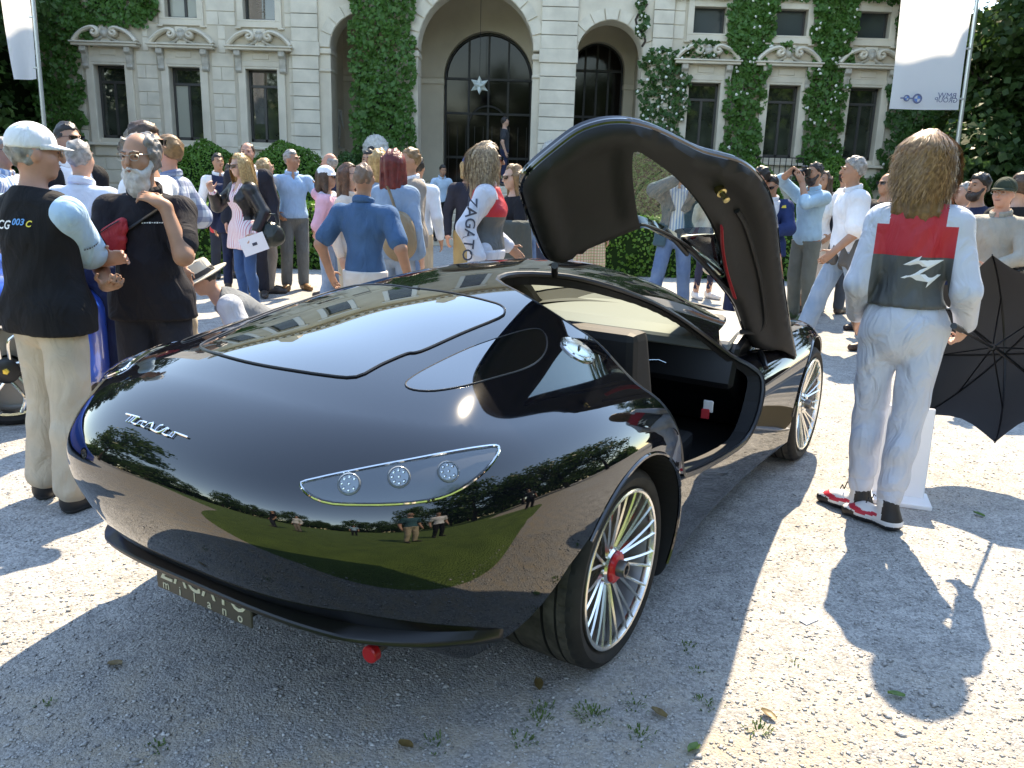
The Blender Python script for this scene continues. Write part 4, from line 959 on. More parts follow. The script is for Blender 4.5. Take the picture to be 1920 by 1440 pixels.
MB().tube([(0, 0, .2), (0, 0, 7.18 - sp[2])], .008, 5).build('cord', M_iron, lant)
# lions
def lion(px, name_label, face):
    c = px_at(*px, 20.2)
    def F(P):
        P = P * np.array([face, 1, 1])
        d = sd_ell(P, (0, 0, 0), (.19, .22, .24)); d = smin(d, sd_ell(P, (.16, -.08, -.03), (.12, .11, .10)), .06)
        d = smin(d, sd_ell(P, (-.04, 0, .0), (.30, .26, .33)) + .025 * np.sin(P[:, 0] * 60) * np.sin(P[:, 2] * 55 + P[:, 1] * 40), .05)
        d = smin(d, sd_ell(P, (-.12, .02, -.5), (.26, .22, .42)), .1)
        for s in (-1, 1): d = smin(d, sd_cap(P, (.08, s * .12, -.45), (.14, s * .13, -.95), .09, .07), .05); d = smin(d, sd_ell(P, (.20, s * .13, -.98), (.12, .08, .06)), .04); d = smin(d, sd_ell(P, (.0, s * .17, .24), (.05, .04, .06)), .03); d = np.maximum(d, -(np.linalg.norm(P - np.array((.17, s * .10 - .06, .06)), axis=1) - .035))
        d = smin(d, sd_ell(P, (-.3, 0, -.85), (.3, .24, .2)), .08)
        return np.maximum(d, -(sd_ell(P, (.27, -.09, -.07), (.06, .12, .03))))
    v, q = surface_nets(F, (-.75, -.4, -1.1), (.75, .4, .45), .035, 1)
    o = empty('lion_statue', (c[0], c[1], 0), 0, name_label, 'statue', 'stone lions beside the steps')
    mesh_obj('lion_body', v + np.array([0, 0, c[2]]), q, M_white, o, True)
    MB().span((-.6, -.4, 0), (.6, .4, c[2] - 1.02)).build('pedestal', M_stone, o, bevel=.03)
lion((708, 280), 'white stone lion on a pedestal in front of the ivy covered pier', 1)
lion((1040, 290), 'white stone lion on a pedestal before the block built pier', 1)
# ------------------------------------------------------------------ ivy on the villa
def ivy_mass(rects, dens, seed, label, flowers=0, m=M_ivy, depth=.28, rag=.22, size=.13):
    """rects: (x0,x1,z0,z1) areas of wall; ragged outline from noise"""
    R = np.random.RandomState(seed); P = []
    for (x0, x1, z0, z1) in rects:
        n = int((x1 - x0) * (z1 - z0) * dens); q = np.stack([x0 + (x1 - x0) * R.rand(n), z0 + (z1 - z0) * R.rand(n)], 1)
        e = np.minimum.reduce([q[:, 0] - x0, x1 - q[:, 0], q[:, 1] - z0 + .4, z1 - q[:, 1]])
        nz = np.sin(q[:, 0] * 5.1 + q[:, 1] * 3.3 + seed) + np.sin(q[:, 1] * 7.7 - q[:, 0] * 2.1 + seed * 2) + .7 * np.sin(q[:, 0] * 13 + q[:, 1] * 11)
        P.append(q[e > 1.6 * rag * (.35 + .40 * nz) * (.3 + .7 * R.rand(n))])
    P = np.concatenate(P); nz = np.sin(P[:, 0] * 4.3 + seed) * np.sin(P[:, 1] * 3.7 + 1) + .8 * np.sin(P[:, 0] * 9.1 + P[:, 1] * 6.3) * np.sin(P[:, 1] * 10.2 - P[:, 0] * 3)
    y = -.06 - depth * (.45 + .28 * nz) * (.45 + .55 * R.rand(len(P)))
    W3 = np.stack([P[:, 0], y + YF, P[:, 1]], 1)
    V, F = leaf_cards(W3, np.tile(np.array([[0, -1, .35]]), (len(P), 1)), size, R, .5, .55)
    o = empty('ivy', (rects[0][0] * .5 + rects[0][1] * .5, YF, 0), 0, label, 'climber', 'climbing plants on the villa'); b = np.array([o.location.x, YF, 0])
    mesh_obj('foliage', V - b, F, m, o)
    mb = MB(); r2 = rnd(seed)
    for (x0, x1, z0, z1) in rects[:2]:
        xc = (x0 + x1) / 2; mb.tube([(xc - b[0], -.03, max(0, z0 - .1) + (z1 - z0) * t) if False else (xc - b[0] + .15 * math.sin(t * 7 + seed), -.05, max(0, z0) + (z1 - max(0, z0)) * t * .9) for t in np.linspace(0, 1, 9)], .03, 6)
    mb.build('stem', M_bark, o)
    if flowers:
        i = R.choice(len(P), flowers); C = W3[i] + np.array([0, -.07, 0]) - b; mb = MB()
        Vf = []; Ff = []
        for c in C:
            s = .028 + .022 * R.rand(); o_ = len(Vf)
            for k in range(5):
                a = k * 1.2566 + R.rand(); Vf.append(c + np.array([s * math.cos(a), -.01 * R.rand(), s * math.sin(a)]))
            Vf.append(c + np.array([0, -.03, 0])); Ff += [(o_ + k, o_ + (k + 1) % 5, o_ + 5) for k in range(5)]
        tag(mesh_obj('blossom', Vf, Ff, mat('white_petal', (.75, .74, .66), rough=.7), o), kind='stuff')
ivy_mass([(-13.4, -11.95, 0, 8), (-12.2, -9.9, 5.1, 6.6), (-11.95, -11.55, 4.6, 5.3), (-10.6, -9.75, 5.3, 7.5)], 420, 11, 'dense green ivy wrapping the villa corner beside the window with the half hidden pediment')
ivy_mass([(-4.69, -2.86, 0, 8.0)], 520, 12, 'clipped green ivy column covering the loggia pier from base to eaves', depth=.42, rag=.12, size=.12)
ivy_mass([(3.15, 4.62, 0.5, 5.0), (3.0, 3.35, 5.0, 6.2), (4.3, 5.5, 4.75, 5.2)], 330, 13, 'dark rambling rose with white blossoms beside the right hand arch', 80, M_ivyd, .35, .35)
ivy_mass([(5.55, 6.72, 0, 6.6), (4.0, 10.9, 6.25, 7.6), (5.4, 6.8, 4.9, 6.4), (6.3, 7.3, 4.95, 5.2)], 430, 14, 'green ivy between the two windows right of the arches, with a few white blossoms', 60, M_ivy, .34, .2)
ivy_mass([(7.72, 8.95, 0, 6.6), (7.8, 9.0, 4.6, 6.6), (7.6, 8.9, 0, 2.0)], 440, 15, 'green ivy between the last two ground floor windows', 60, M_ivy, .34, .2)
ivy_mass([(9.95, 11.5, 0, 8.0), (10.2, 11.4, 6, 9), (9.0, 10.1, 0, 1.9)], 420, 16, 'dark green ivy at the right end of the villa behind the banner', 20, M_ivyd, .35, .25)
# ------------------------------------------------------------------ hedges and clipped bushes
def bush(px_bottom, Y, rx, ry, h, seed, label, boxy=0.0, m=M_box, name='clipped_bush', cat='bush', group='clipped bushes before the villa', size=.055, dens=520, X=None):
    x = px_bottom if X is not None else 0
    x = X if X is not None else px_at(px_bottom, 420, Y)[0]
    R = np.random.RandomState(seed); n = int(dens * (2 * math.pi * rx * h + math.pi * rx * ry + 2 * ry * h)); d = R.randn(n, 3); d[:, 2] = np.abs(d[:, 2]); d /= np.linalg.norm(d, axis=1, keepdims=True)
    p = 2 + 6 * boxy; d = d / ((np.abs(d) ** p).sum(1, keepdims=True) ** (1 / p))
    wob = 1 + .03 * np.sin(d[:, :1] * 9 + seed) * np.sin(d[:, 2:] * 8 + d[:, 1:2] * 7)
    V3 = d * np.array([rx, ry, h]) * wob * (.97 + .05 * R.rand(n, 1)); N = d ** 1 / np.array([rx, ry, h]); N /= np.linalg.norm(N, axis=1, keepdims=True)
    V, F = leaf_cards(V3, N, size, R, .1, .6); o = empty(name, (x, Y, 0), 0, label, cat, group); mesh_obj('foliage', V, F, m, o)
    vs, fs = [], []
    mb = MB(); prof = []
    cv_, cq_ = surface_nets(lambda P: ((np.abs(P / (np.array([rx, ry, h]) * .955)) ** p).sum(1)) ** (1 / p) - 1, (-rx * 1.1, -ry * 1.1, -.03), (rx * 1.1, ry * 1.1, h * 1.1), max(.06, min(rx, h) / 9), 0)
    mesh_obj('core', cv_, cq_, M_leafshade, o, True); MB().tube([(0, 0, 0), (0, 0, h * .7)], .05, 6).build('stem', M_bark, o)
    return o
bush(395, 19.6, 1.15, 1.0, 2.05, 21, 'dark domed bush under the middle left hand window')
bush(545, 20.0, 1.25, 1.0, 2.1, 22, 'dark domed bush before the block built corner left of the loggia')
bush(660, 20.6, .8, .7, 1.95, 23, 'small dark bush at the foot of the loggia statue', m=M_ivyd)
bush(385, 12.8, .6, .5, .98, 24, 'bright green clipped hedge end behind the plaid shirt man', .4)
bush(600, 13.8, 1.5, .6, 1.0, 25, 'bright green low hedge behind the man with raised hand', .4)
bush(1225, 19.4, 1.1, .9, 2.25, 26, 'domed bush seen through the raised door window')
bush(1400, 19.6, .9, .9, 2.0, 27, 'domed bush behind the bald man at the raised door')
bush(1560, 19.8, 1.0, .9, 2.1, 28, 'domed bush behind the man taking a photograph')
hd = bush(1235, 14.1, 1.15, .55, .92, 29, 'bright low box hedge seen under the raised door', .7)
bush(1530, 14.1, 1.4, .55, .95, 30, 'bright low box hedge behind the walking man', .7)
bush(0, 25.0, 6.5, .9, 6.5, 32, 'tall dark clipped hedge closing the garden right of the villa', .8, M_ivyd, 'garden_hedge', 'hedge', 'garden hedges', .2, 45, X=18.5)
bush(0, 25.0, 6.5, .9, 7.5, 33, 'tall dark clipped hedge closing the garden left of the villa', .8, M_ivyd, 'garden_hedge', 'hedge', 'garden hedges', .2, 45, X=-20.0)
# ------------------------------------------------------------------ trees
def tree(x, y, h, rx, zc, seed, label, m, nleaf=5200, size=.26, dark=False, copyof=None, group='trees around the villa garden', sc=1.0, rz=0.0, low=0.0):
    o = empty('tree', (x, y, 0), rz, label, 'tree', group)
    if copyof is not None:
        for c in copyof.children: k = c.copy(); link(k, o)
        o.scale = (sc, sc, sc); return o
    R = np.random.RandomState(seed); mb = MB(); r = rnd(seed); tips = []
    mb.tube([(0, 0, -.1), (.1, .05, h * .25), (-.05, .1, h * .5), (.1, 0, h * .8)], [.34 * h / 12, .27 * h / 12, .2 * h / 12, .06], 9)
    for i in range(11):
        a = r.uniform(0, 6.28); z0 = h * r.uniform(.18, .6); L = rx * r.uniform(.6, 1.0); up = r.uniform(.1, .6) * L
        e = (L * math.cos(a), L * math.sin(a), z0 + up); mb.tube([(0, 0, z0), (e[0] * .5, e[1] * .5, z0 + up * .35), e], [.12 * h / 12, .07 * h / 12, .02], 6)
    mb.build('trunk', M_bark, o, True)
    k = 70; cl = R.randn(k, 3); cl /= np.linalg.norm(cl, axis=1, keepdims=True); cl *= (R.rand(k, 1) ** .4); hz = (h - zc) ; C = cl * np.array([rx, rx, hz]) + np.array([0, 0, zc])
    if low: C[:, 2] = np.maximum(C[:, 2], low * R.rand(k) + .6)
    idx = R.randint(0, k, nleaf); g = R.randn(nleaf, 3); g /= np.linalg.norm(g, axis=1, keepdims=True); P = C[idx] + g * (R.rand(nleaf, 1) ** .45) * rx * np.array([.30, .30, .20])
    V, F = leaf_cards(P, g + np.array([0, 0, .6]), size, R, .3, .6); mesh_obj('crown', V, F, m, o); return o
tr1 = tree(13.9, 22.5, 12.5, 4.2, 6.2, 41, 'tall dark glossy leaved tree behind the banner beyond the villa', M_tree2, 34000, .20, low=1.0)
tree(15.5, 18.0, 9, 3.4, 4.6, 42, 'leafy tree behind the photographers at the right', M_tree, 20000, .16, low=1.0)
tr2 = tree(-15.8, 21.0, 11, 3.8, 5.4, 43, 'dark tree left of the villa behind the narrow banner', M_tree2, 20000, .22, low=.8)
tree(-13.6, 17.5, 6.5, 2.4, 3.2, 44, 'shrubby green tree in front of the villa corner at the left', M_tree, 8000, .2, low=.6)
tree(19.5, 25, 12, 4.2, 6, 46, 'dense dark tree farthest right behind the other trees', M_tree2, 14000, .36, low=1.0)
tree(-20.5, 23, 12, 4.2, 6, 47, 'dense dark tree farthest left behind the narrow banner', M_tree2, 14000, .36, low=1.0)
tr3 = tree(-21, -34, 13, 5.5, 7.5, 45, 'broad park tree across the lawn', M_tree, 4200, .5, group='park trees across the lawn', low=2)
rt = rnd(9)
for i, (x, y) in enumerate([(-34, -40), (-48, -28), (-10, -62), (4, -66), (18, -58), (30, -46), (38, -34), (44, -20), (30, -14), (24, -6), (22, 3), (-58, -12), (-40, -2), (-26, 6), (26, 10), (52, -44), (-26, -60), (36, 2), (15, -11), (18, -3), (17, -19), (13, -27), (-2, -48), (9, -50), (-16, -50), (23, -30), (-30, -24), (-38, -18)]):
    tree(x, y, 0, 0, 0, 0, 'broad park tree across the lawn', None, copyof=tr3, group='park trees across the lawn', sc=rt.uniform(.75, 1.25), rz=rt.uniform(0, 6))
def wood():
    R = np.random.RandomState(77); n = 15000; a = R.uniform(math.radians(150), math.radians(395), n); r = R.uniform(58, 78, n); hh = 7 + 3.0 * np.sin(a * 9) + 2 * np.sin(a * 23 + 1)
    P = np.stack([r * np.cos(a), r * np.sin(a) - 8, hh * R.rand(n) ** .7], 1); V, F = leaf_cards(P, R.randn(n, 3) + np.array([0, 0, .5]), 2.2, R, .2, .5)
    tag(mesh_obj('woodland', V, F, M_tree), 'belt of woodland closing the far side of the lawn', 'wood', kind='stuff')
wood()
# ------------------------------------------------------------------ banners
def cloth_mat(name, col, trans=.45):
    m = bpy.data.materials.new(name); m.use_nodes = True; nt = m.node_tree; b = nt.nodes['Principled BSDF']; b.inputs['Base Color'].default_value = (*col, 1); b.inputs['Roughness'].default_value = .8
    tr = nt.nodes.new('ShaderNodeBsdfTranslucent'); tr.inputs[0].default_value = (*col, 1); ms = nt.nodes.new('ShaderNodeMixShader'); ms.inputs[0].default_value = trans
    nt.links.new(b.outputs[0], ms.inputs[1]); nt.links.new(tr.outputs[0], ms.inputs[2]); nt.links.new(ms.outputs[0], nt.nodes['Material Output'].inputs[0]); return m
M_flag = cloth_mat('banner_cloth', (.86, .87, .90), .5)
M_pole = mat('pole_aluminium', (.62, .63, .62), rough=.3, metal=.7)
YB = 16.8
def banner(px, label, side):
    b = empty('banner', (0, YB, 0), 0, label, 'banner', 'event banners on tall poles'); pl, edge = px
    base = px_at(pl[0], pl[1], YB); top = px_at(pl[2], pl[3], YB); d = (top - base) / (top[2] - base[2]); f = lambda z: base + d * (z - base[2])
    b.location = (f(0)[0], YB, 0); off = np.array([f(0)[0], YB, 0])
    MB().tube([f(0) - off, f(8.5) - off], [.045, .03], 10).build('pole', M_pole, b, True); MB().lathe([(.25, 0), (.25, .05), (.06, .08), (.06, .3)], 16).build('pole_foot', M_iron, b)
    E = [px_at(x, y, YB) for x, y in edge]                       # free edge, bottom -> top
    nz = 26; nu = 16; V = []; zt = 8.2
    for i in range(nz):
        t = i / (nz - 1)
        # bottom edge to top
        q = np.array([E[0][0] + (E[1][0] - E[0][0]) * min(1, t * 2.2) + (E[1][0] - E[0][0]) * max(0, t * 2.2 - 1) * .45, YB, E[0][2] + (zt - E[0][2]) * t]); 
        p = f(q[2] + (E[2][2] - E[0][2]) * (1 - t)); p = p + np.array([side * .07, 0, 0])
        for j in range(nu):
            u = j / (nu - 1); w = p * (1 - u) + q * u; V.append(w - off + np.array([0, .10 * math.sin(u * 5 + t * 3) * u + .03 * math.sin(9 * t + 4 * u), 0]))
    F = [(i * nu + j, i * nu + j + 1, (i + 1) * nu + j + 1, (i + 1) * nu + j) for i in range(nz - 1) for j in range(nu - 1)]
    cl = mesh_obj('cloth', V, F, M_flag, b, True)
    for z in np.arange(E[2][2] + .2, 8, .9):
        MB().tube([f(z) - off + np.array([side * .02, -.03, 0]), f(z) - off + np.array([side * .09, -.03, 0])], .02, 6).build('clip', M_pole, b)
    return b, off
bR, offR = banner(((1797, 255, 1832, 0), [(1662, 205), (1690, 0), (1795, 206)]), 'white banner with two round emblems hanging behind the long haired woman in the silver suit', -1)
bL, offL = banner(((82, 225, 62, 0), [(33, 150), (-4, 0), (70, 148)]), 'narrow white banner folded by the wind above the man in the white cap', -1)
def logo(px, txt, size, Y=YB - .10):
    c = px_at(px[0], px[1], Y) - offR
    M = Matrix(((-1, 0, 0, c[0]), (0, 0, 1, c[1]), (0, 1, 0, c[2]), (0, 0, 0, 1)))
    text_mesh('lettering', txt, size, mat('logo_ink', (.10, .12, .22), rough=.7), bR, M, .002)
logo((1776, 180), 'BMW', .15); logo((1774, 188), 'GROUP', .13)
for (lx, ly), r in (((1720, 185), .075), ((1700, 184), .05)):
    c = px_at(lx, ly, YB - .10) - offR
    MB().tube([c + np.array([r * math.cos(a), 0, r * math.sin(a)]) for a in np.arange(20) * 2 * math.pi / 20], r * .22, 6, closed=True).build('emblem_ring', mat('logo_ink'), bR)
    MB().prism([(c[0], c[2]), (c[0] + r * .8, c[2]), (c[0] + r * .55, c[2] + r * .55), (c[0], c[2] + r * .8)], 1, c[1] - .005, c[1] + .005).build('emblem_quarter', mat('logo_blue', (.08, .2, .5), rough=.6), bR)
    MB().prism([(c[0], c[2]), (c[0] - r * .8, c[2]), (c[0] - r * .55, c[2] - r * .55), (c[0], c[2] - r * .8)], 1, c[1] - .005, c[1] + .005).build('emblem_quarter', mat('logo_blue'), bR)
    if r < .06:
        for s in (-1, 1): MB().span((c[0] + s * r * 1.1, c[1] - .004, c[2] - .012), (c[0] + s * r * 2.4, c[1] + .004, c[2] + .012)).build('emblem_wing', mat('logo_ink'), bR)
# ------------------------------------------------------------------ people
class Vox:
    """voxel field built from local primitives; meshed with surface nets"""
    def __init__(s, lo, hi, h):
        s.h = h; s.lo = np.asarray(lo, float); n = np.ceil((np.asarray(hi, float) - s.lo) / h).astype(int) + 1; s.n = n
        s.ax = [s.lo[i] + h * np.arange(n[i]) for i in range(3)]; s.F = np.full(n, .25, np.float32)
    def box(s, lo, hi):
        i0 = np.clip(np.floor((lo - s.lo) / s.h).astype(int), 0, s.n); i1 = np.clip(np.ceil((hi - s.lo) / s.h).astype(int) + 1, 0, s.n)
        sl = tuple(slice(a, b) for a, b in zip(i0, i1))
        if any(b <= a for a, b in zip(i0, i1)): return None, None
        return sl, [s.ax[i][sl[i]] for i in range(3)]
    def _put(s, sl, d, k, sub=False):
        f = s.F[sl]
        if sub: s.F[sl] = np.maximum(f, -d) if k <= 0 else -smin(-f, d, k)
        else: s.F[sl] = np.minimum(f, d) if k <= 0 else smin(f, d, k)
    def cap(s, a, b, ra, rb=None, k=.03, sub=False):
        a = np.asarray(a, float); b = np.asarray(b, float); rb = ra if rb is None else rb; m = max(ra, rb) + k + 3 * s.h
        sl, X = s.box(np.minimum(a, b) - m, np.maximum(a, b) + m)
        if sl is None: return s
        x, y, z = np.meshgrid(*X, indexing='ij'); ab = b - a; t = np.clip(((x - a[0]) * ab[0] + (y - a[1]) * ab[1] + (z - a[2]) * ab[2]) / max(ab @ ab, 1e-9), 0, 1)
        d = np.sqrt((x - a[0] - t * ab[0]) ** 2 + (y - a[1] - t * ab[1]) ** 2 + (z - a[2] - t * ab[2]) ** 2) - (ra + (rb - ra) * t); s._put(sl, d, k, sub); return s
    def ell(s, c, r, R=None, k=.03, sub=False):
        c = np.asarray(c, float); r = np.asarray(r, float); m = r.max() + k + 3 * s.h; sl, X = s.box(c - m, c + m)
        if sl is None: return s
        x, y, z = np.meshgrid(*X, indexing='ij'); q = np.stack([x - c[0], y - c[1], z - c[2]], -1)
        if R is not None: q = q @ R
        k0 = np.sqrt(((q / r) ** 2).sum(-1)); k1 = np.sqrt(((q / r ** 2) ** 2).sum(-1)); s._put(sl, k0 * (k0 - 1) / np.maximum(k1, 1e-6), k, sub); return s
    def grid(s): return np.meshgrid(*s.ax, indexing='ij')
    def mesh(s, smooth=1):
        V, Q = nets_array(s.F, s.lo, s.h)
        if smooth and len(V):
            for _ in range(smooth):
                A = np.zeros_like(V); c = np.zeros(len(V))
                for i in range(4):
                    for j in (1, 3): np.add.at(A, Q[:, i], V[Q[:, (i + j) % 4]]); np.add.at(c, Q[:, i], 1)
                V = .5 * V + .5 * A / np.maximum(c, 1)[:, None]
        return V, Q
def nets_array(F, lo, h):
    S = F < 0; n = F.shape; c = [n[0] - 1, n[1] - 1, n[2] - 1]
    sl = lambda o: tuple(slice(o[d], o[d] + c[d]) for d in range(3))
    cor = [(i, j, k) for i in (0, 1) for j in (0, 1) for k in (0, 1)]
    cs = sum(S[sl(o)].astype(np.int8) for o in cor); act = (cs > 0) & (cs < 8); I = np.argwhere(act)
    if not len(I): return np.zeros((0, 3)), np.zeros((0, 4), int)
    idx = -np.ones(c, int); idx[act] = np.arange(len(I)); acc = np.zeros((len(I), 3)); cnt = np.zeros(len(I))
    val = {o: F[I[:, 0] + o[0], I[:, 1] + o[1], I[:, 2] + o[2]] for o in cor}
    for a in cor:
        for d in range(3):
            if a[d]: continue
            b = list(a); b[d] = 1; fa, fb = val[a], val[tuple(b)]; m = (fa < 0) != (fb < 0); t = np.where(m, fa / np.where(m, fa - fb, 1), 0)
            for e in range(3): acc[:, e] += np.where(m, a[e] + (t if e == d else 0), 0)
            cnt += m
    V = lo + h * (I + acc / cnt[:, None]); Q = []
    for d in range(3):
        e1, e2 = (d + 1) % 3, (d + 2) % 3; s0 = [slice(None)] * 3; s1 = [slice(None)] * 3; s0[d] = slice(0, -1); s1[d] = slice(1, None)
        E = np.argwhere(S[tuple(s0)] != S[tuple(s1)]); ok = (E[:, e1] > 0) & (E[:, e2] > 0) & (E[:, e1] < n[e1] - 1) & (E[:, e2] < n[e2] - 1); E = E[ok]; ins = S[tuple(E.T)]; q = []
        for o1, o2 in ((0, 0), (-1, 0), (-1, -1), (0, -1)):
            K = E.copy(); K[:, e1] += o1; K[:, e2] += o2; q.append(idx[tuple(K.T)])
        q = np.stack(q, 1); q[~ins] = q[~ins][:, ::-1]; Q.append(q)
    Q = np.concatenate(Q); return V, Q[(Q >= 0).all(1)]
def rot(ax, a):
    return np.array(Matrix.Rotation(a, 3, ax))
def folds(m, strength=.75, dist=.030, sc=(9, 9, 4.5)):
    nt = m.node_tree; b = nt.nodes['Principled BSDF']; tc = nt.nodes.new('ShaderNodeTexCoord'); mp = nt.nodes.new('ShaderNodeMapping'); mp.inputs['Scale'].default_value = sc; nt.links.new(tc.outputs['Object'], mp.inputs[0])
    nz = nt.nodes.new('ShaderNodeTexNoise'); nz.inputs['Scale'].default_value = 1.0; nz.inputs['Detail'].default_value = 3; nz.inputs['Distortion'].default_value = 1.6; nz.inputs['Roughness'].default_value = .45; nt.links.new(mp.outputs[0], nz.inputs['Vector'])
    bp = nt.nodes.new('ShaderNodeBump'); bp.inputs['Strength'].default_value = strength; bp.inputs['Distance'].default_value = dist; nt.links.new(nz.outputs[0], bp.inputs['Height'])
    if b.inputs['Normal'].links: nt.links.new(b.inputs['Normal'].links[0].from_socket, bp.inputs['Normal'])
    nt.links.new(bp.outputs[0], b.inputs['Normal']); return m
def cloth(name, col=(.5, .5, .5), rough=.85, bump=.25, bscale=220, var=.12, fold=.75, **k):
    if 'cloth_' + name in _MAT: return _MAT['cloth_' + name]
    return folds(mat('cloth_' + name, col, rough=rough, var=var, vscale=5, bump=bump, bscale=bscale, dist=.003, spec=.25, **k), fold)
SKIN = {'fair': (.52, .30, .215), 'tan': (.42, .225, .145), 'pink': (.55, .285, .205), 'pale': (.58, .36, .27)}
def skin_mat(k): return mat('skin_' + k, SKIN[k], rough=.5, spec=.35, var=.08, vscale=14, sss=.12)
def hair_mat(nm, col=(.1, .08, .06), hi=None): 
    if 'hair_' + nm in _MAT: return _MAT['hair_' + nm]
    m = mat('hair_' + nm, col, rough=.42, spec=.45, col2=tuple(c * .5 for c in col) if hi is None else hi, vscale=30, bump=.6, bscale=90, dist=.006)
    return m
def ik(a, b, l1, l2, hint):
    a = np.asarray(a, float); b = np.asarray(b, float); d = b - a; L = np.linalg.norm(d); L2 = min(L, (l1 + l2) * .999); u = d / max(L, 1e-9); b = a + u * L2
    x = (l1 * l1 - l2 * l2 + L2 * L2) / (2 * L2); hh = math.sqrt(max(0, l1 * l1 - x * x)); h = np.asarray(hint, float); h = h - u * (h @ u); h /= max(np.linalg.norm(h), 1e-9)
    return a + u * x + h * hh, b
PEOPLE = []
def person(label, pos, yaw_seen, H=1.75, sex='m', skin='fair', lean=0.0, tilt=0.0, twist=0.0, head=(0, 0), arms=None, feet=None, fat=0.0, wide=1.0, top=None, jacket=None, vest=None, bottom=None, shoes=(.05, .04, .035), hair=None, hat=None, glasses=None, beard=None, h=.016, group='people in the crowd', sit=0.0, hands='relax', detail=False, name='person', extras=None, statue=None, belly=0.0):
    """builds one figure; local frame: faces -Y, left hand at +X; lengths for a 1.75 m body, then scaled"""
    yaw = yaw_seen - math.atan2(pos[0], pos[1]) if pos[1] > 1 else yaw_seen
    s = H / 1.75; f = sex == 'f'; sw = (.152 if f else .178) * wide; hw = .095 if f else .09
    o = empty(name, tuple(pos), yaw, label, 'statue' if statue else 'person', group); o.scale = (s, s, s)
    RU = rot('X', lean) @ rot('Y', tilt) @ rot('Z', twist); pv = np.array([0, 0, .95 - sit])
    U = lambda p: pv + RU @ (np.asarray(p, float) - np.array([0, 0, .95]))
    hy, hp = head; nk = np.array([0, .005, 1.50]); RH = RU @ rot('Z', hy) @ rot('X', hp)
    def Hd(p): return U(nk) + RH @ (np.asarray(p, float) - nk)
    arms = arms or {}; A = {}
    for sd, sg in (('l', 1), ('r', -1)):
        sh = U((sg * sw, 0, 1.388)); a = arms.get(sd, ((sg * (sw + .085), -.03, .88), (sg * .3, .9, 0)))
        tgt = np.asarray(a[0], float); tgt = U(tgt) if (len(a) < 3 or a[2] == 'b') else tgt
        el, wr = ik(sh, tgt, .285, .255, RU @ np.asarray(a[1], float)); A[sd] = (sh, el, wr)
    feet = feet or {}; Lg = {}
    for sd, sg in (('l', 1), ('r', -1)):
        hp_ = pv + np.array([sg * hw, 0, -.02]); ft = np.asarray(feet.get(sd, (sg * .11, .02, .0)), float); an = ft + np.array([0, .02, .085])
        kn, an = ik(hp_, an, .43, .42, (sg * .05, -1, 0)); fd = feet.get(sd + 'd', sg * .22); Lg[sd] = (hp_, kn, an, fd, ft)
    fp = np.array([v for a in A.values() for v in a] + [v for a in Lg.values() for v in a[:3]] + [Hd((0, 0, 1.80)), Hd((0, -.2, 1.6)), Hd((0, .2, 1.6)), U((0, 0, 1.45))])
    lo = fp.min(0) - .24; hi = fp.max(0) + .2; lo[2] = min(lo[2], -.02); lo[2] = max(lo[2], -.03)
    hd_ = h
    def torso(v, inf, k=.05):
        b = belly
        v.ell(U((0, .0, .965)), (.158 + inf + (.012 if f else 0) + fat, .118 + inf + fat, .13 + inf), RU, k)
        v.ell(U((0, -.35 * b, 1.10)), (.135 - (.012 if f else 0) + inf + fat, .102 + inf + fat + b, .16 + inf), RU, k)
        v.ell(U((0, .0, 1.29)), (.154 * wide - (.012 if f else 0) + inf + fat * .5, .112 + inf + fat * .6, .17 + inf), RU, k)
        for sg in (-1, 1): v.cap(U((sg * .03, .012, 1.425)), U((sg * sw * .88, .004, 1.392)), .060 + inf, .050 + inf, k)
        v.cap(U((0, .02, 1.39)), U((0, .012, 1.475)), .070 + inf * .7, .055 + inf * .5, k)
        if f:
            for sg in (-1, 1): v.ell(U((sg * .065, -.085, 1.27)), (.060 + inf * .6, .050 + inf * .6, .062 + inf * .6), RU, .05)
    def arm(v, inf, part=1.0, k=.03):
        for sd in ('l', 'r'):
            a, b, c = A[sd]
            th = .004 if not f else -.006
            v.ell(a, (.055 + inf + th,) * 3, None, k)
            if part >= .5: v.cap(a, b, .050 + inf + th, .041 + inf + th, k)
            else: v.cap(a, a + (b - a) * part * 2, .052 + inf + th, .047 + inf * 1.3 + th, k)
            if part > .5: u = (part - .5) * 2; v.cap(b, b + (c - b) * u, .041 + inf + th, (.041 + (.027 - .041) * u) + inf + th, k)
    def leg(v, inf, part=1.0, k=.03, flare=0.0):
        for sd in ('l', 'r'):
            a, b, c, fd, ft = Lg[sd]
            v.cap(a, b, .081 + inf * .75 + fat * .3, .056 + inf + flare * .3, min(k, .02))
            u = (part - .5) * 2 if part > .5 else 0
            if u > 0: v.cap(b, b + (c - b) * u, .054 + inf + flare * .3, .038 + inf + flare, .012); v.ell(b + (c - b) * .3 + np.array([0, .02, 0]), (.048 + inf, .052 + inf, .1), None, .012)
    def hand(v, sd):
        a, b, c = A[sd]; d = c - b; d /= np.linalg.norm(d); sg = 1 if sd == 'l' else -1
        hd = arms.get(sd + 'h'); dirn = RU @ np.asarray(hd[0], float) if hd else d; dirn /= np.linalg.norm(dirn)
        pn = RU @ np.asarray(hd[1], float) if hd else RU @ np.array([-sg, .1, 0]); pn = pn - dirn * (pn @ dirn); pn /= max(1e-6, np.linalg.norm(pn)); sdv = np.cross(dirn, pn) * (1 if sd == 'l' else -1)
        curl = hd[2] if hd and len(hd) > 2 else .5; pal = c + dirn * .055
        R = np.stack([sdv, pn, dirn], 1); v.ell(pal, (.040, .017, .05), R, .012); v.cap(c - dirn * .01, c + dirn * .03, .026, .028, .02)
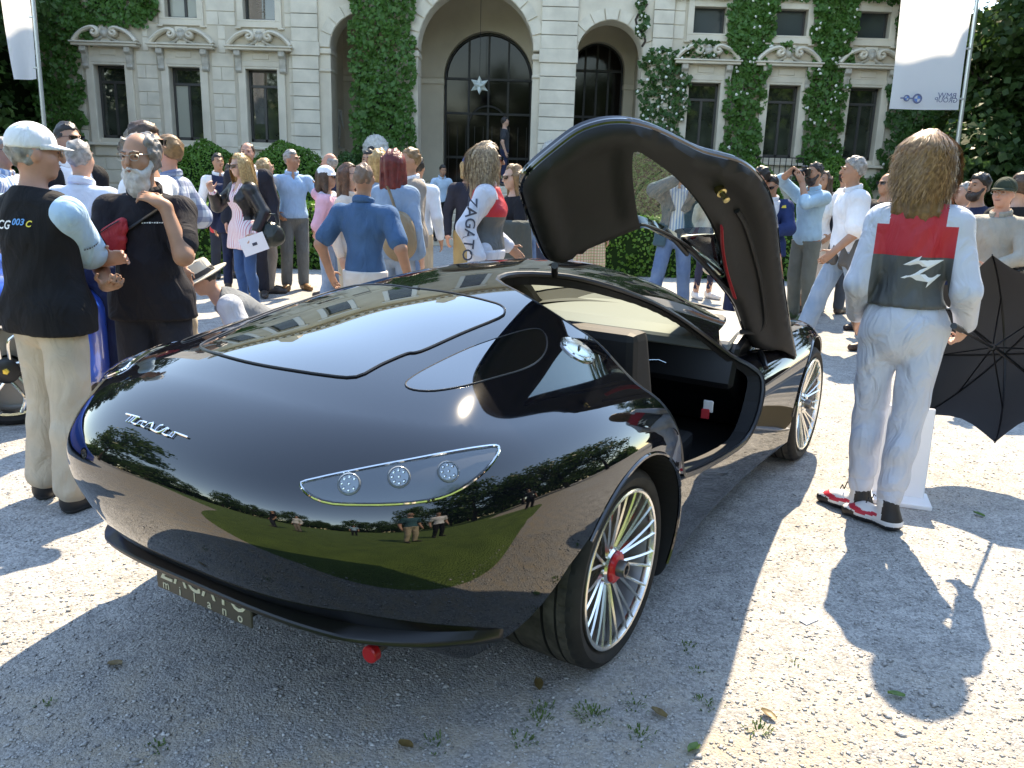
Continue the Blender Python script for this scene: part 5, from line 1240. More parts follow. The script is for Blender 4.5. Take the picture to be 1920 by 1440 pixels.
        if h < .012 or True:
            fr = .0085 if h < .012 else .0105
            for i, (off, L) in enumerate(((-.030, .068), (-.010, .078), (.010, .073), (.029, .058))):
                p0 = c + dirn * .095 + sdv * off; a1 = curl * .6; a2 = curl * 1.5
                p1 = p0 + (dirn * math.cos(a1) + pn * math.sin(a1)) * L * .5; p2 = p1 + (dirn * math.cos(a2) + pn * math.sin(a2)) * L * .5
                v.cap(p0 - dirn * .02, p1, fr + .001, fr, .004); v.cap(p1, p2, fr, fr - .0015, .004)
            t0 = c + dirn * .03 - sdv * .034; t1 = t0 + (dirn * .6 - sdv * .75 + pn * .35) * .045; v.cap(t0, t1, fr + .003, fr + .001, .01); v.cap(t1, t1 + (dirn * .85 - sdv * .2 + pn * (.2 + curl * .4)) * .035, fr + .001, fr - .001, .004)
    def headsdf(v):
        v.ell(Hd((0, .012, 1.668)), (.073, .092, .098), RH, .02); v.ell(Hd((0, -.03, 1.615)), (.058, .068, .075), RH, .03); v.ell(Hd((0, -.062, 1.565)), (.032, .028, .024), RH, .025)
        v.cap(U((0, .015, 1.46)), Hd((0, .005, 1.59)), .056 if not f else .047, .052 if not f else .045, .025)
        v.cap(Hd((0, -.096, 1.672)), Hd((0, -.118, 1.630)), .009, .0135, .012)
        for sg in (-1, 1):
            v.ell(Hd((sg * .075, .008, 1.645)), (.010, .021, .031), RH, .012); v.ell(Hd((sg * .034, -.050, 1.628)), (.028, .034, .025), RH, .02)
            v.ell(Hd((sg * .030, -.094, 1.664)), (.015, .012, .010), RH, .012, True); v.cap(Hd((sg * .012, -.092, 1.682)), Hd((sg * .046, -.080, 1.682)), .008, .007, .012)
            if h < .011: v.ell(Hd((sg * .030, -.080, 1.663)), (.0125, .0125, .0125), RH, .002)
        v.cap(Hd((-.017, -.092, 1.596)), Hd((.017, -.092, 1.596)), .0085, None, .01)
        if h < .011: v.cap(Hd((-.018, -.103, 1.5945)), Hd((.018, -.103, 1.5945)), .003, None, .004, True)
    body = Vox(lo, hi, h); torso(body, 0); arm(body, 0); leg(body, 0); headsdf(body); hand(body, 'l'); hand(body, 'r')
    for sd in ('l', 'r'):
        a, b, c, fd, ft = Lg[sd]; dv = np.array([math.sin(fd), -math.cos(fd), 0]); body.cap(c, ft + np.array([0, .0, .045]), .036, .04, .02); body.cap(ft + np.array([0, .02, .04]), ft + dv * .16 + np.array([0, 0, .03]), .035, .028, .02)
    Z = None
    if statue:
        V, Q = body.mesh(); 
        torso_ = Vox(lo, hi, h); mesh_obj('figure', V, Q, statue, o, True); return o
    V, Q = body.mesh(); mesh_obj('body', V, Q, skin_mat(skin), o, True)
    if not glasses or glasses == 'clear':
        EM = Matrix.Translation(Vector(Hd((0, 0, 0)))) @ Matrix(RH.tolist()).to_4x4()
        for sg in (-1, 1):
            v_ = [tuple(Hd((sg * (.030 + .012 * math.cos(t)), -.0895 + .004 * abs(math.cos(t)), 1.663 + .0055 * math.sin(t)))) for t in np.arange(8) * math.pi / 4]
            mesh_obj('eye', v_ + [tuple(Hd((sg * .030, -.094, 1.663)))], [(i, (i + 1) % 8, 8) for i in range(8)], mat('eye_dark', (.035, .025, .02), rough=.2), o, True)
            MB().tube([Hd((sg * .012, -.1015, 1.684)), Hd((sg * .030, -.099, 1.689)), Hd((sg * .048, -.083, 1.684))], [.0035, .004, .002], 5).build('eyebrow', hair[1] if hair else skin_mat(skin), o, True)
        MB().tube([Hd((-.021, -.0985, 1.597)), Hd((0, -.1035, 1.5955)), Hd((.021, -.0985, 1.597))], [.003, .0048, .003], 5).build('lips', mat('lip', (.30, .10, .08), rough=.45), o, True)
    if detail and False:
        for sg in (-1, 1):
            for nm, dz, r, m in (('iris', -.0895, .0055, mat('iris', (.03, .02, .015), rough=.1)),):
                MB().lathe([(r, -.002), (r * .8, .0015), (.0005, .002)], 12, M=Matrix.Translation(Vector(Hd((sg * .030, dz - .002, 1.663)))) @ Matrix(RH.tolist()).to_4x4() @ Matrix.Rotation(math.pi / 2, 4, 'X')).build(nm, m, o, True)
    # garments
    hg = max(h, .010) if h < .012 else h * 1.1
    def wr(v, amp, seed=1.0):
        x, y, z = v.grid(); n = np.sin(x * 26 + z * 15 + seed) * np.sin(z * 21 - y * 29 + seed * 2) + .7 * np.sin(z * 33 + x * 41 + y * 37 + 3 * np.sin(x * 9 + z * 5)); v.F += (amp * .45 * n).astype(np.float32)
    def zplane(v, z, above=True, R=None):
        x, y, zz = v.grid(); q = np.stack([x, y, zz], -1) - pv; loc = (q @ RU)[..., 2] + .95
        v.F = np.maximum(v.F, (z - loc) if above else (loc - z)).astype(np.float32)
    made = {}
    def garment(nm, spec, inf, base=False):
        """spec: col/mat, sleeve (0..1), hem z, open (front wedge), collar"""
        v = Vox(lo, hi, hg); torso(v, inf + spec.get('loose', 0)); sl = spec.get('sleeve', .3)
        hem = spec.get('hem', .90)
        if hem < .86:
            for sd in ('l', 'r'): a, b, c, _, _ = Lg[sd]; v.cap(a, a + (b - a) * min(1, (.93 - hem) / .43), .11 + inf + spec.get('loose', 0), .10 + inf + spec.get('flare', .02), .06)
        if spec.get('hood'): v.ell(U((0, .12, 1.47)), (.10, .06, .07), RU, .03)
        wr(v, spec.get('wr', .0035), spec.get('seed', 1.0)); zplane(v, hem)
        nk_ = spec.get('neck', 1.475); x, y, zz = v.grid(); q = (np.stack([x, y, zz], -1) - pv) @ RU + np.array([0, 0, .95])
        rr_ = np.sqrt(q[..., 0] ** 2 + (q[..., 1] - .008) ** 2); nz_ = nk_ - .015 + .22 * np.clip(q[..., 1], -.1, .1)
        v.F = np.maximum(v.F, np.minimum(.065 - rr_ + .5 * np.clip(q[..., 2] - nk_, 0, 1) * 0 + .012, q[..., 2] - nz_ + .03)).astype(np.float32) if False else np.maximum(v.F, np.where(rr_ < .12, q[..., 2] - nz_ - .012, -1)).astype(np.float32)
        if spec.get('vneck'): v.F = np.maximum(v.F, np.minimum(.02, -np.maximum(np.abs(q[..., 0]) - (q[..., 2] - spec['vneck']) * .35, q[..., 1] + .02))).astype(np.float32)
        if spec.get('open'):
            w0, zt = spec['open']; wd = np.where(q[..., 2] > zt, .02 + (q[..., 2] - zt) * .42, .02 + (zt - q[..., 2]) * .12 + w0)
            v.F = np.maximum(v.F, np.minimum(wd - np.abs(q[..., 0]), -q[..., 1] - .02)).astype(np.float32)
        if sl > 0: arm(v, inf + spec.get('sl_loose', .006) + .002, sl, .025)
        V, Q = v.mesh(); ob = mesh_obj(nm, V, Q, spec['m'], o, True); made[nm] = ob
        if spec.get('collar'):
            mb = MB(); P = [U((.068 * math.sin(a) * (1 + .1 * abs(math.sin(a))), .012 - .074 * math.cos(a), 1.472 + .022 * (1 - math.cos(a)) * .9)) for a in np.linspace(.25, 2 * math.pi - .25, 18)]
            mb.tube(P, [.014] * 18, 6, flat=2.0, up=tuple(RU @ np.array([0, -.1, 1]))); mb.build('collar', spec['m'], ob, True)
        return ob
    if bottom:
        hems = [g_['hem'] for g_ in (top, vest, jacket) if g_ and g_.get('hem', .9) < 1.0 and not (g_ is jacket and g_.get('open'))]
        if hems: bottom = dict(bottom); bottom['waist'] = min(bottom.get('waist', .09), min(hems) - .95 + .055)
        v = Vox(lo, hi, hg); inf = bottom.get('inf', .016)
        v.ell(pv + np.array([0, 0, .015]), (.158 + inf + (.012 if f else 0) + fat, .118 + inf + fat, .13), None, .05); v.ell(pv + np.array([0, .022, -.06]), (.125 + inf, .080 + inf, .12), None, .06); leg(v, inf, bottom.get('len', .985), .035, bottom.get('flare', .012))
        wr(v, bottom.get('wr', .004), bottom.get('seed', 2.0)); x, y, zz = v.grid(); v.F = np.maximum(v.F, zz - (pv[2] + bottom.get('waist', .09))).astype(np.float32)
        V, Q = v.mesh(); made['trousers'] = mesh_obj(bottom.get('name', 'trousers'), V, Q, bottom['m'], o, True)
        if bottom.get('belt'):
            MB().tube([pv + np.array([(.162 + inf + fat) * math.cos(a), (.122 + inf + fat) * math.sin(a), bottom.get('waist', .09) - .02]) for a in np.arange(24) * math.pi / 12], .018, 6, closed=True, flat=.5).build('belt', bottom['belt'], o, True)
    if top: garment('shirt', top, .010 + (.004 if f else 0))
    if vest: garment('waistcoat', vest, .022)
    if jacket: garment('jacket', jacket, .028)
    # shoes
    if shoes is not None:
        sm = shoes if not isinstance(shoes, tuple) else mat('shoe_%02d%02d%02d' % tuple(int(c * 99) for c in shoes), shoes, rough=.45, bump=.1)
        for sd in ('l', 'r'):
            a, b, c, fd, ft = Lg[sd]; dv = np.array([math.sin(fd), -math.cos(fd), 0]); up = ft[2]
            v = Vox(ft - np.array([.2, .24, .03]) - 0 * dv, ft + np.array([.2, .24, .2]), min(hg, .013)); v.cap(ft + np.array([0, .03, .045]), ft + dv * .10 + np.array([0, 0, .042]), .045, .043, .03); v.cap(ft + dv * .1 + np.array([0, 0, .04]), ft + dv * .19 + np.array([0, 0, .033]), .044, .036, .03); v.cap(ft + np.array([0, .035, .05]), ft + np.array([0, .035, .095]), .045, .046, .03)
            x, y, zz = v.grid(); v.F = np.maximum(v.F, np.maximum(up + .002 - zz, zz - up - .115)).astype(np.float32); V, Q = v.mesh(); sh_ = mesh_obj('shoe', V, Q, sm, o, True)
            if detail: 
                v.F = np.maximum(v.F, zz - up - .022).astype(np.float32) - .003; V, Q = v.mesh(); mesh_obj('sole', V, Q, mat('sole', (.03, .03, .03), rough=.7), sh_, True)
    # hair
    def hairmesh(kind, m, L=.0, vol=.0):
        hv = Vox(Hd((0, 0, 1.62)) - (.30 + L), Hd((0, 0, 1.62)) + .30, max(.0095, min(h, .013))); x, y, z = hv.grid(); q = (np.stack([x, y, z], -1) - U(nk)) @ RH + nk
        X, Y, Zz = q[..., 0], q[..., 1], q[..., 2]
        hv.ell(Hd((0, .016, 1.674)), (.080 + vol, .098 + vol, .104 + vol), RH, .01)
        if kind in ('short', 'bald', 'fringe', 'crop'):
            lim = {'short': np.maximum(1.600 - Zz, -(Y + .045 + (Zz - 1.70) * .9) * .8), 'crop': np.maximum(1.615 - Zz, -(Y + .035 + (Zz - 1.70) * .85) * .8), 'bald': np.maximum(np.maximum(1.595 - Zz, Zz - 1.70), -(Y + .0)), 'fringe': np.maximum(np.maximum(1.57 - Zz, Zz - 1.745 - .3 * Y), -(Y + .03))}[kind]
            n = .006 * np.sin(X * 160 + 40 * Y) * np.sin(Zz * 120 + Y * 90) + .007 * np.sin(X * 75 + Y * 60 + 1) * np.sin(Zz * 55 + 2); lim = lim + .012 * np.sin(X * 90 + Y * 70) * np.sin(Zz * 80)
            hv.F = np.maximum(hv.F + n, lim).astype(np.float32)
        elif kind in ('long', 'bob'):
            ln = .10 + L
            for sg in (-1, 1):
                hv.cap(Hd((sg * .066, .0, 1.66)), Hd((sg * (.085 + .02 * L), -.01 + .02 * L, 1.60 - ln)), .034 + vol, .028 + vol * .5, .04); hv.cap(Hd((sg * .045, .06, 1.66)), Hd((sg * .06, .075, 1.60 - ln)), .045 + vol, .035 + vol * .6, .04)
            hv.cap(Hd((0, .075, 1.68)), Hd((0, .085, 1.60 - ln * 1.05)), .05 + vol, .04 + vol * .6, .04)
            n = .006 * np.sin(X * 95 + Y * 30) * (1 + .6 * np.sin(Zz * 25 + X * 20)) + .005 * np.sin(X * 210 + Y * 180 + Zz * 12)
            face = -np.maximum(np.abs(X) - .066 - .0 * Zz, np.maximum(Y + .028, Zz - 1.728 - .1 * np.abs(X))); hv.F = np.maximum(hv.F + n, np.minimum(face, .03)).astype(np.float32)
        V, Q = hv.mesh(); return mesh_obj('hair', V, Q, m, o, True)
    if hair: hb = hairmesh(hair[0], hair[1], *(hair[2:] if len(hair) > 2 else ())); made['hair'] = hb
    if beard is not None:
        bv = Vox(Hd((0, -.07, 1.56)) - .14, Hd((0, -.07, 1.56)) + .14, max(.007, h * .8)); L = beard[1]
        bv.ell(Hd((0, -.052, 1.562 - L * .35)), (.062, .058, .052 + L * .5), RH, .02)
        for sg in (-1, 1): bv.cap(Hd((sg * .066, -.01, 1.63)), Hd((sg * .045, -.06, 1.57)), .018, .024, .02); bv.cap(Hd((0, -.112, 1.606)), Hd((sg * .036, -.088, 1.592)), .008, .007, .01)
        x, y, z = bv.grid(); q = (np.stack([x, y, z], -1) - U(nk)) @ RH + nk; bv.F = (bv.F + .004 * np.sin(q[..., 0] * 170) * np.sin(q[..., 2] * 90 + q[..., 1] * 60)).astype(np.float32)
        bv.cap(Hd((-.015, -.112, 1.594)), Hd((.015, -.112, 1.594)), .0065, None, .006, True); V, Q = bv.mesh(); mesh_obj('beard', V, Q, beard[0], o, True)
    MH = Matrix.Translation(Vector(U(nk))) @ Matrix(RH.tolist()).to_4x4() @ Matrix.Translation(-Vector(nk))
    if glasses:
        g = MB(); gm = glasses
        for sg in (-1, 1):
            if glasses == 'clear':
                g.tube([tuple(MH @ Vector((sg * .034 + .024 * math.cos(a), -.106 + .012 * abs(math.cos(a)) * 0, 1.660 + .016 * math.sin(a)))) for a in np.arange(14) * 2 * math.pi / 14], .0018, 5, closed=True)
            else:
                g.add([tuple(MH @ Vector(p)) for p in [(sg * .008, -.116, 1.678), (sg * .060, -.100, 1.680), (sg * .062, -.096, 1.660), (sg * .045, -.104, 1.645), (sg * .014, -.114, 1.647), (sg * .008, -.110, 1.678), (sg * .060, -.094, 1.680), (sg * .062, -.090, 1.660), (sg * .045, -.098, 1.645), (sg * .014, -.108, 1.647)]], [(0, 1, 2, 3, 4), (9, 8, 7, 6, 5)] + [(i, (i + 1) % 5, 5 + (i + 1) % 5, 5 + i) for i in range(5)])
            g.tube([tuple(MH @ Vector(p)) for p in [(sg * .059, -.098, 1.674), (sg * .076, -.04, 1.672), (sg * .078, .02, 1.662)]], .0022, 5)
        g.tube([tuple(MH @ Vector(p)) for p in [(-.012, -.115, 1.668), (.012, -.115, 1.668)]], .002, 5)
        g.build('glasses', mat('wire_frame', (.4, .38, .33), rough=.3, metal=.8) if glasses == 'clear' else mat('sunglass', (.008, .007, .008), rough=.08, spec=.8), o)
    if hat:
        kind, hm = hat[0], hat[1]
        if kind in ('cap', 'beanie'):
            v = Vox(np.array((-.16, -.16, 1.60)), np.array((.16, .18, 1.85)), .011 if h > .012 else .008); v.ell((0, .012, 1.690), (.088, .106, .098), None, .01); x, y, z = v.grid(); lim = 1.672 + .12 * np.maximum(0, -y - .0) * .6 - .05 * np.maximum(y, 0); v.F = np.maximum(v.F, lim - z).astype(np.float32)
            V, Q = v.mesh(); V = np.array([tuple(MH @ Vector(p)) for p in V]); c = mesh_obj('cap', V, Q, hm, o, True)
            if kind == 'cap':
                rows = []; fl = -1 if len(hat) < 3 else hat[2]
                for i in range(9):
                    a = math.pi * (i / 8) ; 
                    for r_ in (0, .5, 1): rows.append(tuple(MH @ Vector((.086 * math.cos(a) * (1 - .12 * r_), fl * (.070 * math.sin(a) + .02 + .085 * r_ * (math.sin(a) ** .6 if math.sin(a) > 0 else 0)) + .012, 1.688 - .018 * r_ + .008 * math.sin(a)))))
                F = [(i * 3 + j, i * 3 + j + 1, (i + 1) * 3 + j + 1, (i + 1) * 3 + j) for i in range(8) for j in range(2)]; pk = mesh_obj('peak', rows, F, hm, c, True); sm_ = pk.modifiers.new('s', 'SOLIDIFY'); sm_.thickness = .005
        elif kind == 'fedora':
            prof = [(.185, 1.672), (.18, 1.664), (.13, 1.668), (.098, 1.676), (.096, 1.70), (.090, 1.76), (.078, 1.785), (.05, 1.778), (.001, 1.772)]
            MB().lathe(prof, 28, M=MH @ Matrix.Diagonal((.95, 1.12, 1, 1))).build('hat', hm, o, True); MB().lathe([(.0985, 1.680), (.097, 1.715)], 28, M=MH @ Matrix.Diagonal((.955, 1.125, 1, 1))).build('hat_band', mat('hat_band', (.03, .03, .035), rough=.7), o, True)
    info = dict(o=o, U=U, Hd=Hd, A=A, L=Lg, MH=MH, s=s, RU=RU, made=made, pv=pv); PEOPLE.append(info)
    return info
def wpt(info, p):                      # figure-local point -> world
    o = info['o']; c, s_ = math.cos(o.rotation_euler[2]), math.sin(o.rotation_euler[2]); p = np.asarray(p, float) * info['s']
    return np.array([o.location[0] + c * p[0] - s_ * p[1], o.location[1] + s_ * p[0] + c * p[1], o.location[2] + p[2]])
def topY(x, ytop, Y):
    """ground position under a head seen at a pixel and the height it implies"""
    p = px_at(x, ytop, Y); return (p[0], p[1], 0.0), p[2]
R_ = math.radians
# ---- wardrobe
def tee(m, **k): return dict(m=m, sleeve=.30, hem=.90, **k)
def shirt(m, **k):
    d = dict(m=m, sleeve=.94, hem=.88, collar=True); d.update(k); return d
def jack(m, **k):
    d = dict(m=m, sleeve=.96, hem=.80, open=(.0, 1.12), wr=.004); d.update(k); return d
def pants(m, **k): return dict(m=m, **k)
C_ = cloth
black = C_('black', (.012, .012, .014)); navy = C_('navy', (.018, .025, .06)); white = C_('white', (.78, .79, .82)); beige = C_('beige', (.50, .42, .31)); khaki = C_('khaki', (.42, .32, .16)); jeans = C_('jeans', (.09, .16, .30), col2=(.16, .25, .40)); ljeans = C_('light_jeans', (.22, .31, .42), col2=(.32, .40, .50)); djeans = C_('dark_jeans', (.03, .035, .05)); grey = C_('grey', (.14, .145, .15)); lblue = C_('light_blue', (.33, .50, .70)); skyb = C_('sky_shirt', (.42, .57, .72)); royal = C_('royal_polo', (.05, .12, .235)); charcoal = C_('charcoal', (.04, .043, .05)); pink = C_('pink', (.75, .42, .50)); cream = C_('cream', (.68, .56, .47)); denim = C_('denim', (.17, .26, .38), col2=(.24, .34, .47)); taupe = C_('taupe', (.27, .24, .21)); olive = C_('olive_grey', (.17, .18, .155)); stone = C_('stone_shirt', (.36, .33, .28)); teal = C_('teal_jacket', (.05, .095, .12)); leather = mat('black_leather', (.012, .012, .013), rough=.32, bump=.3, bscale=60, dist=.004)
def stripe_mat(name, c1, c2, scale, axis=0, c3=None, w=.5):
    m = mat('cloth_' + name, c1, rough=.85, bump=.2, bscale=200, dist=.003); folds(m); nt = m.node_tree; b = nt.nodes['Principled BSDF']; tc = nt.nodes.new('ShaderNodeTexCoord'); sp = nt.nodes.new('ShaderNodeSeparateXYZ'); nt.links.new(tc.outputs['Object'], sp.inputs[0]); last = None
    col = None
    for ax, cc in ((axis, c2),) + (((2, c3),) if c3 else ()):
        mu = nt.nodes.new('ShaderNodeMath'); mu.operation = 'MULTIPLY'; mu.inputs[1].default_value = scale; nt.links.new(sp.outputs[ax], mu.inputs[0])
        fr = nt.nodes.new('ShaderNodeMath'); fr.operation = 'FRACT'; nt.links.new(mu.outputs[0], fr.inputs[0]); gt = nt.nodes.new('ShaderNodeMath'); gt.operation = 'GREATER_THAN'; gt.inputs[1].default_value = w; nt.links.new(fr.outputs[0], gt.inputs[0])
        hf = nt.nodes.new('ShaderNodeMath'); hf.operation = 'MULTIPLY'; hf.inputs[1].default_value = 1.0 if not c3 else .55; nt.links.new(gt.outputs[0], hf.inputs[0])
        mx = nt.nodes.new('ShaderNodeMix'); mx.data_type = 'RGBA'; nt.links.new(hf.outputs[0], mx.inputs[0])
        if col is None: mx.inputs[6].default_value = (*c1, 1)
        else: nt.links.new(col, mx.inputs[6])
        mx.inputs[7].default_value = (*cc, 1); col = mx.outputs[2]
    nt.links.new(col, b.inputs['Base Color']); return m
plaid = stripe_mat('plaid', (.50, .56, .64), (.05, .10, .26), 11, 0, (.07, .10, .22), .55)
pstripe = stripe_mat('pink_stripe', (.80, .70, .72), (.62, .22, .28), 38, 0, None, .72)
bstripe = stripe_mat('blue_stripe', (.75, .77, .80), (.25, .38, .60), 30, 0, None, .55)
silver = mat('cloth_silver_suit', (.56, .59, .67), rough=.5, spec=.4, var=.06, vscale=4, bump=.12, bscale=260, dist=.002); sred = mat('cloth_suit_red', (.50, .022, .035), rough=.6, bump=.1, bscale=260, dist=.002); silver = folds(silver, .9, .035); folds(sred, .6); sgrey = mat('cloth_suit_grey', (.085, .092, .095), rough=.55, bump=.1, bscale=260, dist=.002)
folds(sgrey, .7)
Hblond = hair_mat('blonde', (.50, .33, .13), (.30, .18, .07)); Hbrown = hair_mat('brown', (.09, .05, .03)); Hdark = hair_mat('dark', (.022, .016, .013)); Hgrey = hair_mat('grey', (.36, .34, .32), (.16, .15, .14)); Hred = hair_mat('red', (.16, .018, .015), (.09, .01, .01)); Hlight = hair_mat('light_brown', (.26, .15, .065), (.14, .08, .035)); Hwhite = hair_mat('white', (.62, .60, .57), (.38, .36, .34)); Hstraw = hair_mat('straw', (.45, .31, .15), (.27, .17, .08))
def standing(x, yt, Y, dz=0.0): 
    p, z = topY(x, yt, Y); return p, z + dz
HANGL = ((.27, -.05, .90), (.3, .9, 0)); HANGR = ((-.27, -.05, .90), (-.3, .9, 0))
# ---- man in the white cap, back to us with folded arms
p = px_ground(130, 938)
capman = person('man in a white cap and black waistcoat with folded arms, seen from behind', (p[0], p[1], 0), R_(128), 1.70, skin='pink', fat=.014, wide=1.02, head=(R_(-26), R_(4)), h=.0085, detail=True,
    arms={'l': ((-.13, -.235, 1.17), (.9, -.3, -.5)), 'r': ((.14, -.25, 1.14), (-.9, -.3, -.5)), 'lh': ((-.9, -.1, .2), (0, .6, -.3), .7), 'rh': ((.9, .1, .2), (0, .6, -.3), .7)}, feet={'l': (.13, .0, 0), 'r': (-.13, .06, 0)},
    top=dict(m=C_('ice_blue_polo', (.42, .60, .76)), sleeve=.44, hem=.90, sl_loose=.010, wr=.006), vest=dict(m=black, sleeve=0, hem=.85, loose=.012, wr=.006, neck=1.50), bottom=pants(C_('sand_chinos', (.56, .47, .36)), inf=.026, flare=.022, wr=.006, len=.95), shoes=(.02, .018, .018), hair=('bald', Hgrey), hat=('cap', C_('cap_white', (.82, .83, .86), var=.04)), glasses='clear')
# ---- bearded man
p, z = standing(262, 256, 4.15)
beardman = person('bearded man in a black T-shirt with red pouch across his chest, gesturing', p, R_(-14), z, skin='tan', fat=.014, wide=.96, belly=.03, head=(R_(-16), R_(6)), h=.0085, detail=True,
    arms={'r': ((-.11, -.37, 1.06), (-.6, .5, -.6)), 'rh': ((.45, -.7, .05), (.3, .2, 1), .95), 'l': ((.13, -.15, 1.42), (.35, -.1, -1)), 'lh': ((-.7, -.1, .45), (-.1, .5, -.8), 1.1)},
    top=dict(m=C_('black_tee', (.016, .015, .02)), sleeve=.36, hem=.84, loose=.004, wr=.006, sl_loose=.006, collar=True), bottom=pants(C_('black_jeans', (.024, .025, .034)), inf=.024), hair=('fringe', hair_mat('salt', (.26, .24, .22), (.10, .09, .085)), .0, .018), beard=(hair_mat('beard', (.60, .585, .56), (.42, .40, .38)), .07), glasses='clear', shoes=(.03, .03, .03))
# ---- others, left group
p, z = standing(2, 262, 7.2); person('balding man in sunglasses and striped blue shirt beside the man in the cap', p, R_(60), z, hair=('crop', Hgrey), glasses='dark', top=shirt(bstripe), bottom=pants(navy), skin='tan')
p, z = standing(126, 235, 6.4); person('dark haired man in black suit and sunglasses behind the man in the cap', p, R_(35), z, skin='tan', hair=('short', Hdark), glasses='dark', top=shirt(white), jacket=jack(black), bottom=pants(black), arms={'l': HANGL, 'r': HANGR})
p, z = standing(148, 268, 5.6); person('man in a crumpled pale blue shirt hidden behind the white cap', p, R_(150), z, hair=('short', Hgrey), top=shirt(C_('pale_shirt', (.60, .66, .78)), wr=.007), bottom=pants(navy))
p, z = standing(272, 238, 5.3); person('dark curly haired man in white T-shirt behind the bearded man', p, R_(60), z, skin='tan', hair=('short', Hbrown, 0, .012), top=tee(white), bottom=pants(jeans), glasses='dark')
p, z = standing(312, 260, 6.3); person('fair haired man in a blue plaid shirt and beige trousers', p, R_(-115), z, skin='pink', hair=('short', Hlight, 0, .006), glasses='dark', top=dict(m=plaid, sleeve=.46, hem=.86, collar=True, loose=.008, sl_loose=.02), bottom=pants(beige, inf=.024), arms={'r': ((-.30, -.12, 1.02), (-.3, .9, 0))}, h=.013, shoes=(.04, .025, .02))
p, z = standing(408, 290, 11.9); person('man in dark waistcoat and white sleeves beside the hedge', p, R_(20), z, skin='tan', hair=('short', Hdark), top=shirt(white), vest=dict(m=navy, sleeve=0, hem=.88), bottom=pants(djeans), shoes=(.02, .02, .02))
p, z = standing(432, 308, 10.9); person('short haired person in a dark jacket partly hidden by the blonde woman', p, R_(170), z, hair=('short', Hbrown), jacket=jack(navy, open=None), bottom=pants(navy))
p, z = standing(463, 270, 10.2); person('balding man in a dark suit standing behind the blonde woman', p, R_(-10), z, skin='pink', hair=('fringe', Hbrown), top=shirt(white), jacket=jack(C_('suit_navy', (.02, .022, .032))), bottom=pants(C_('suit_navy')))
p, z = standing(497, 300, 10.6); person('light haired person with only the head showing beside the blonde woman', p, R_(100), z, hair=('bob', Hstraw), jacket=jack(taupe, open=None), bottom=pants(taupe))
blonde = None
p, z = standing(452, 292, 9.0); blonde = person('blonde woman in black leather jacket and pink striped shirt holding a phone', p, R_(-58), z, 'f', skin='pale', head=(R_(5), R_(12)), h=.012, hair=('long', Hblond, .16, .004), glasses='dark',
    arms={'r': ((-.17, -.27, 1.36), (-.6, .3, -.7)), 'rh': ((.2, -.5, .8), (.8, -.2, .2), .9), 'l': ((.30, -.06, .93), (.4, .9, 0))}, top=dict(m=pstripe, sleeve=.97, hem=.74, flare=.03, loose=.006, vneck=1.30), jacket=dict(m=leather, sleeve=.90, hem=.93, open=(.07, 1.25), wr=.006), bottom=pants(C_('blue_skinny', (.04, .10, .24)), inf=.006, flare=.0, wr=.003), shoes=(.05, .04, .04))
p, z = standing(546, 284, 10.9); person('grey haired man in light blue polo and grey jeans with one palm raised', p, R_(12), z, skin='tan', fat=.02, wide=1.08, head=(R_(45), 0), hair=('short', Hgrey), arms={'l': ((.27, -.22, 1.33), (.5, .4, -.8)), 'lh': ((.1, -.1, 1), (0, -1, 0), .1), 'r': ((-.23, -.05, 1.0), (-.9, .5, 0))}, h=.013, top=dict(m=lblue, sleeve=.96, hem=.88, collar=True, vneck=1.40), bottom=pants(C_('grey_jeans', (.13, .145, .15)), inf=.02), shoes=(.22, .11, .04))
p, z = standing(617, 290, 10.4); person('bald man in navy blazer behind the woman in the white cap', p, R_(-120), z, skin='pink', hair=('bald', Hgrey), jacket=jack(navy, open=None), top=shirt(white), bottom=pants(jeans))
p, z = standing(612, 312, 8.6); person('woman in white cap and pink hooded top with patterned scarf', p, R_(75), z - .02, 'f', skin='tan', h=.013, hair=('bob', Hbrown), hat=('cap', C_('cap_white')), glasses='dark', top=dict(m=pink, sleeve=.97, hem=.86, hood=True, loose=.014), bottom=pants(ljeans), arms={'r': ((-.26, -.12, .95), (-.3, .9, 0))}, extras='scarf')
p, z = standing(655, 310, 7.6); person('woman with long brown hair and cream top behind the man in the blue polo', p, R_(60), z, 'f', hair=('long', hair_mat('chestnut', (.14, .06, .03)), .10), glasses='dark', top=shirt(cream), bottom=pants(beige))
p, z = standing(682, 311, 5.9); polo = person('man with shaved head in a tight royal blue polo, seen from behind', p, R_(152), z, skin='tan', wide=1.14, fat=.0, head=(R_(22), 0), h=.010, hair=('crop', hair_mat('stubble', (.20, .13, .09), (.16, .10, .07)), 0, -.004), top=dict(m=royal, sleeve=.38, hem=.91, collar=True, wr=.004, sl_loose=.008), bottom=pants(C_('off_white', (.66, .63, .60)), inf=.018), arms={'l': ((.33, -.03, .93), (.5, .8, 0)), 'r': ((-.35, -.04, .93), (-.5, .8, 0))})
p, z = standing(692, 280, 9.2); person('dark haired man half hidden behind the short blonde hair', p, R_(-20), z - .02, skin='tan', hair=('short', Hdark), top=tee(navy), bottom=pants(jeans))
p, z = standing(712, 284, 8.4); person('person with short blonde hair in denim behind the red haired woman', p, R_(170), z, 'f', hair=('bob', Hblond, .0, .006), top=shirt(denim), bottom=pants(jeans))
p, z = standing(740, 287, 7.3); redw = person('red haired woman in a denim jacket carrying a tan backpack', p, R_(150), z, 'f', h=.012, hair=('bob', Hred, .03, .012), jacket=dict(m=denim, sleeve=.94, hem=.84, wr=.005, loose=.008, collar=True), bottom=pants(ljeans, inf=.018), arms={'l': ((.12, -.24, 1.08), (.8, .2, -.6))})
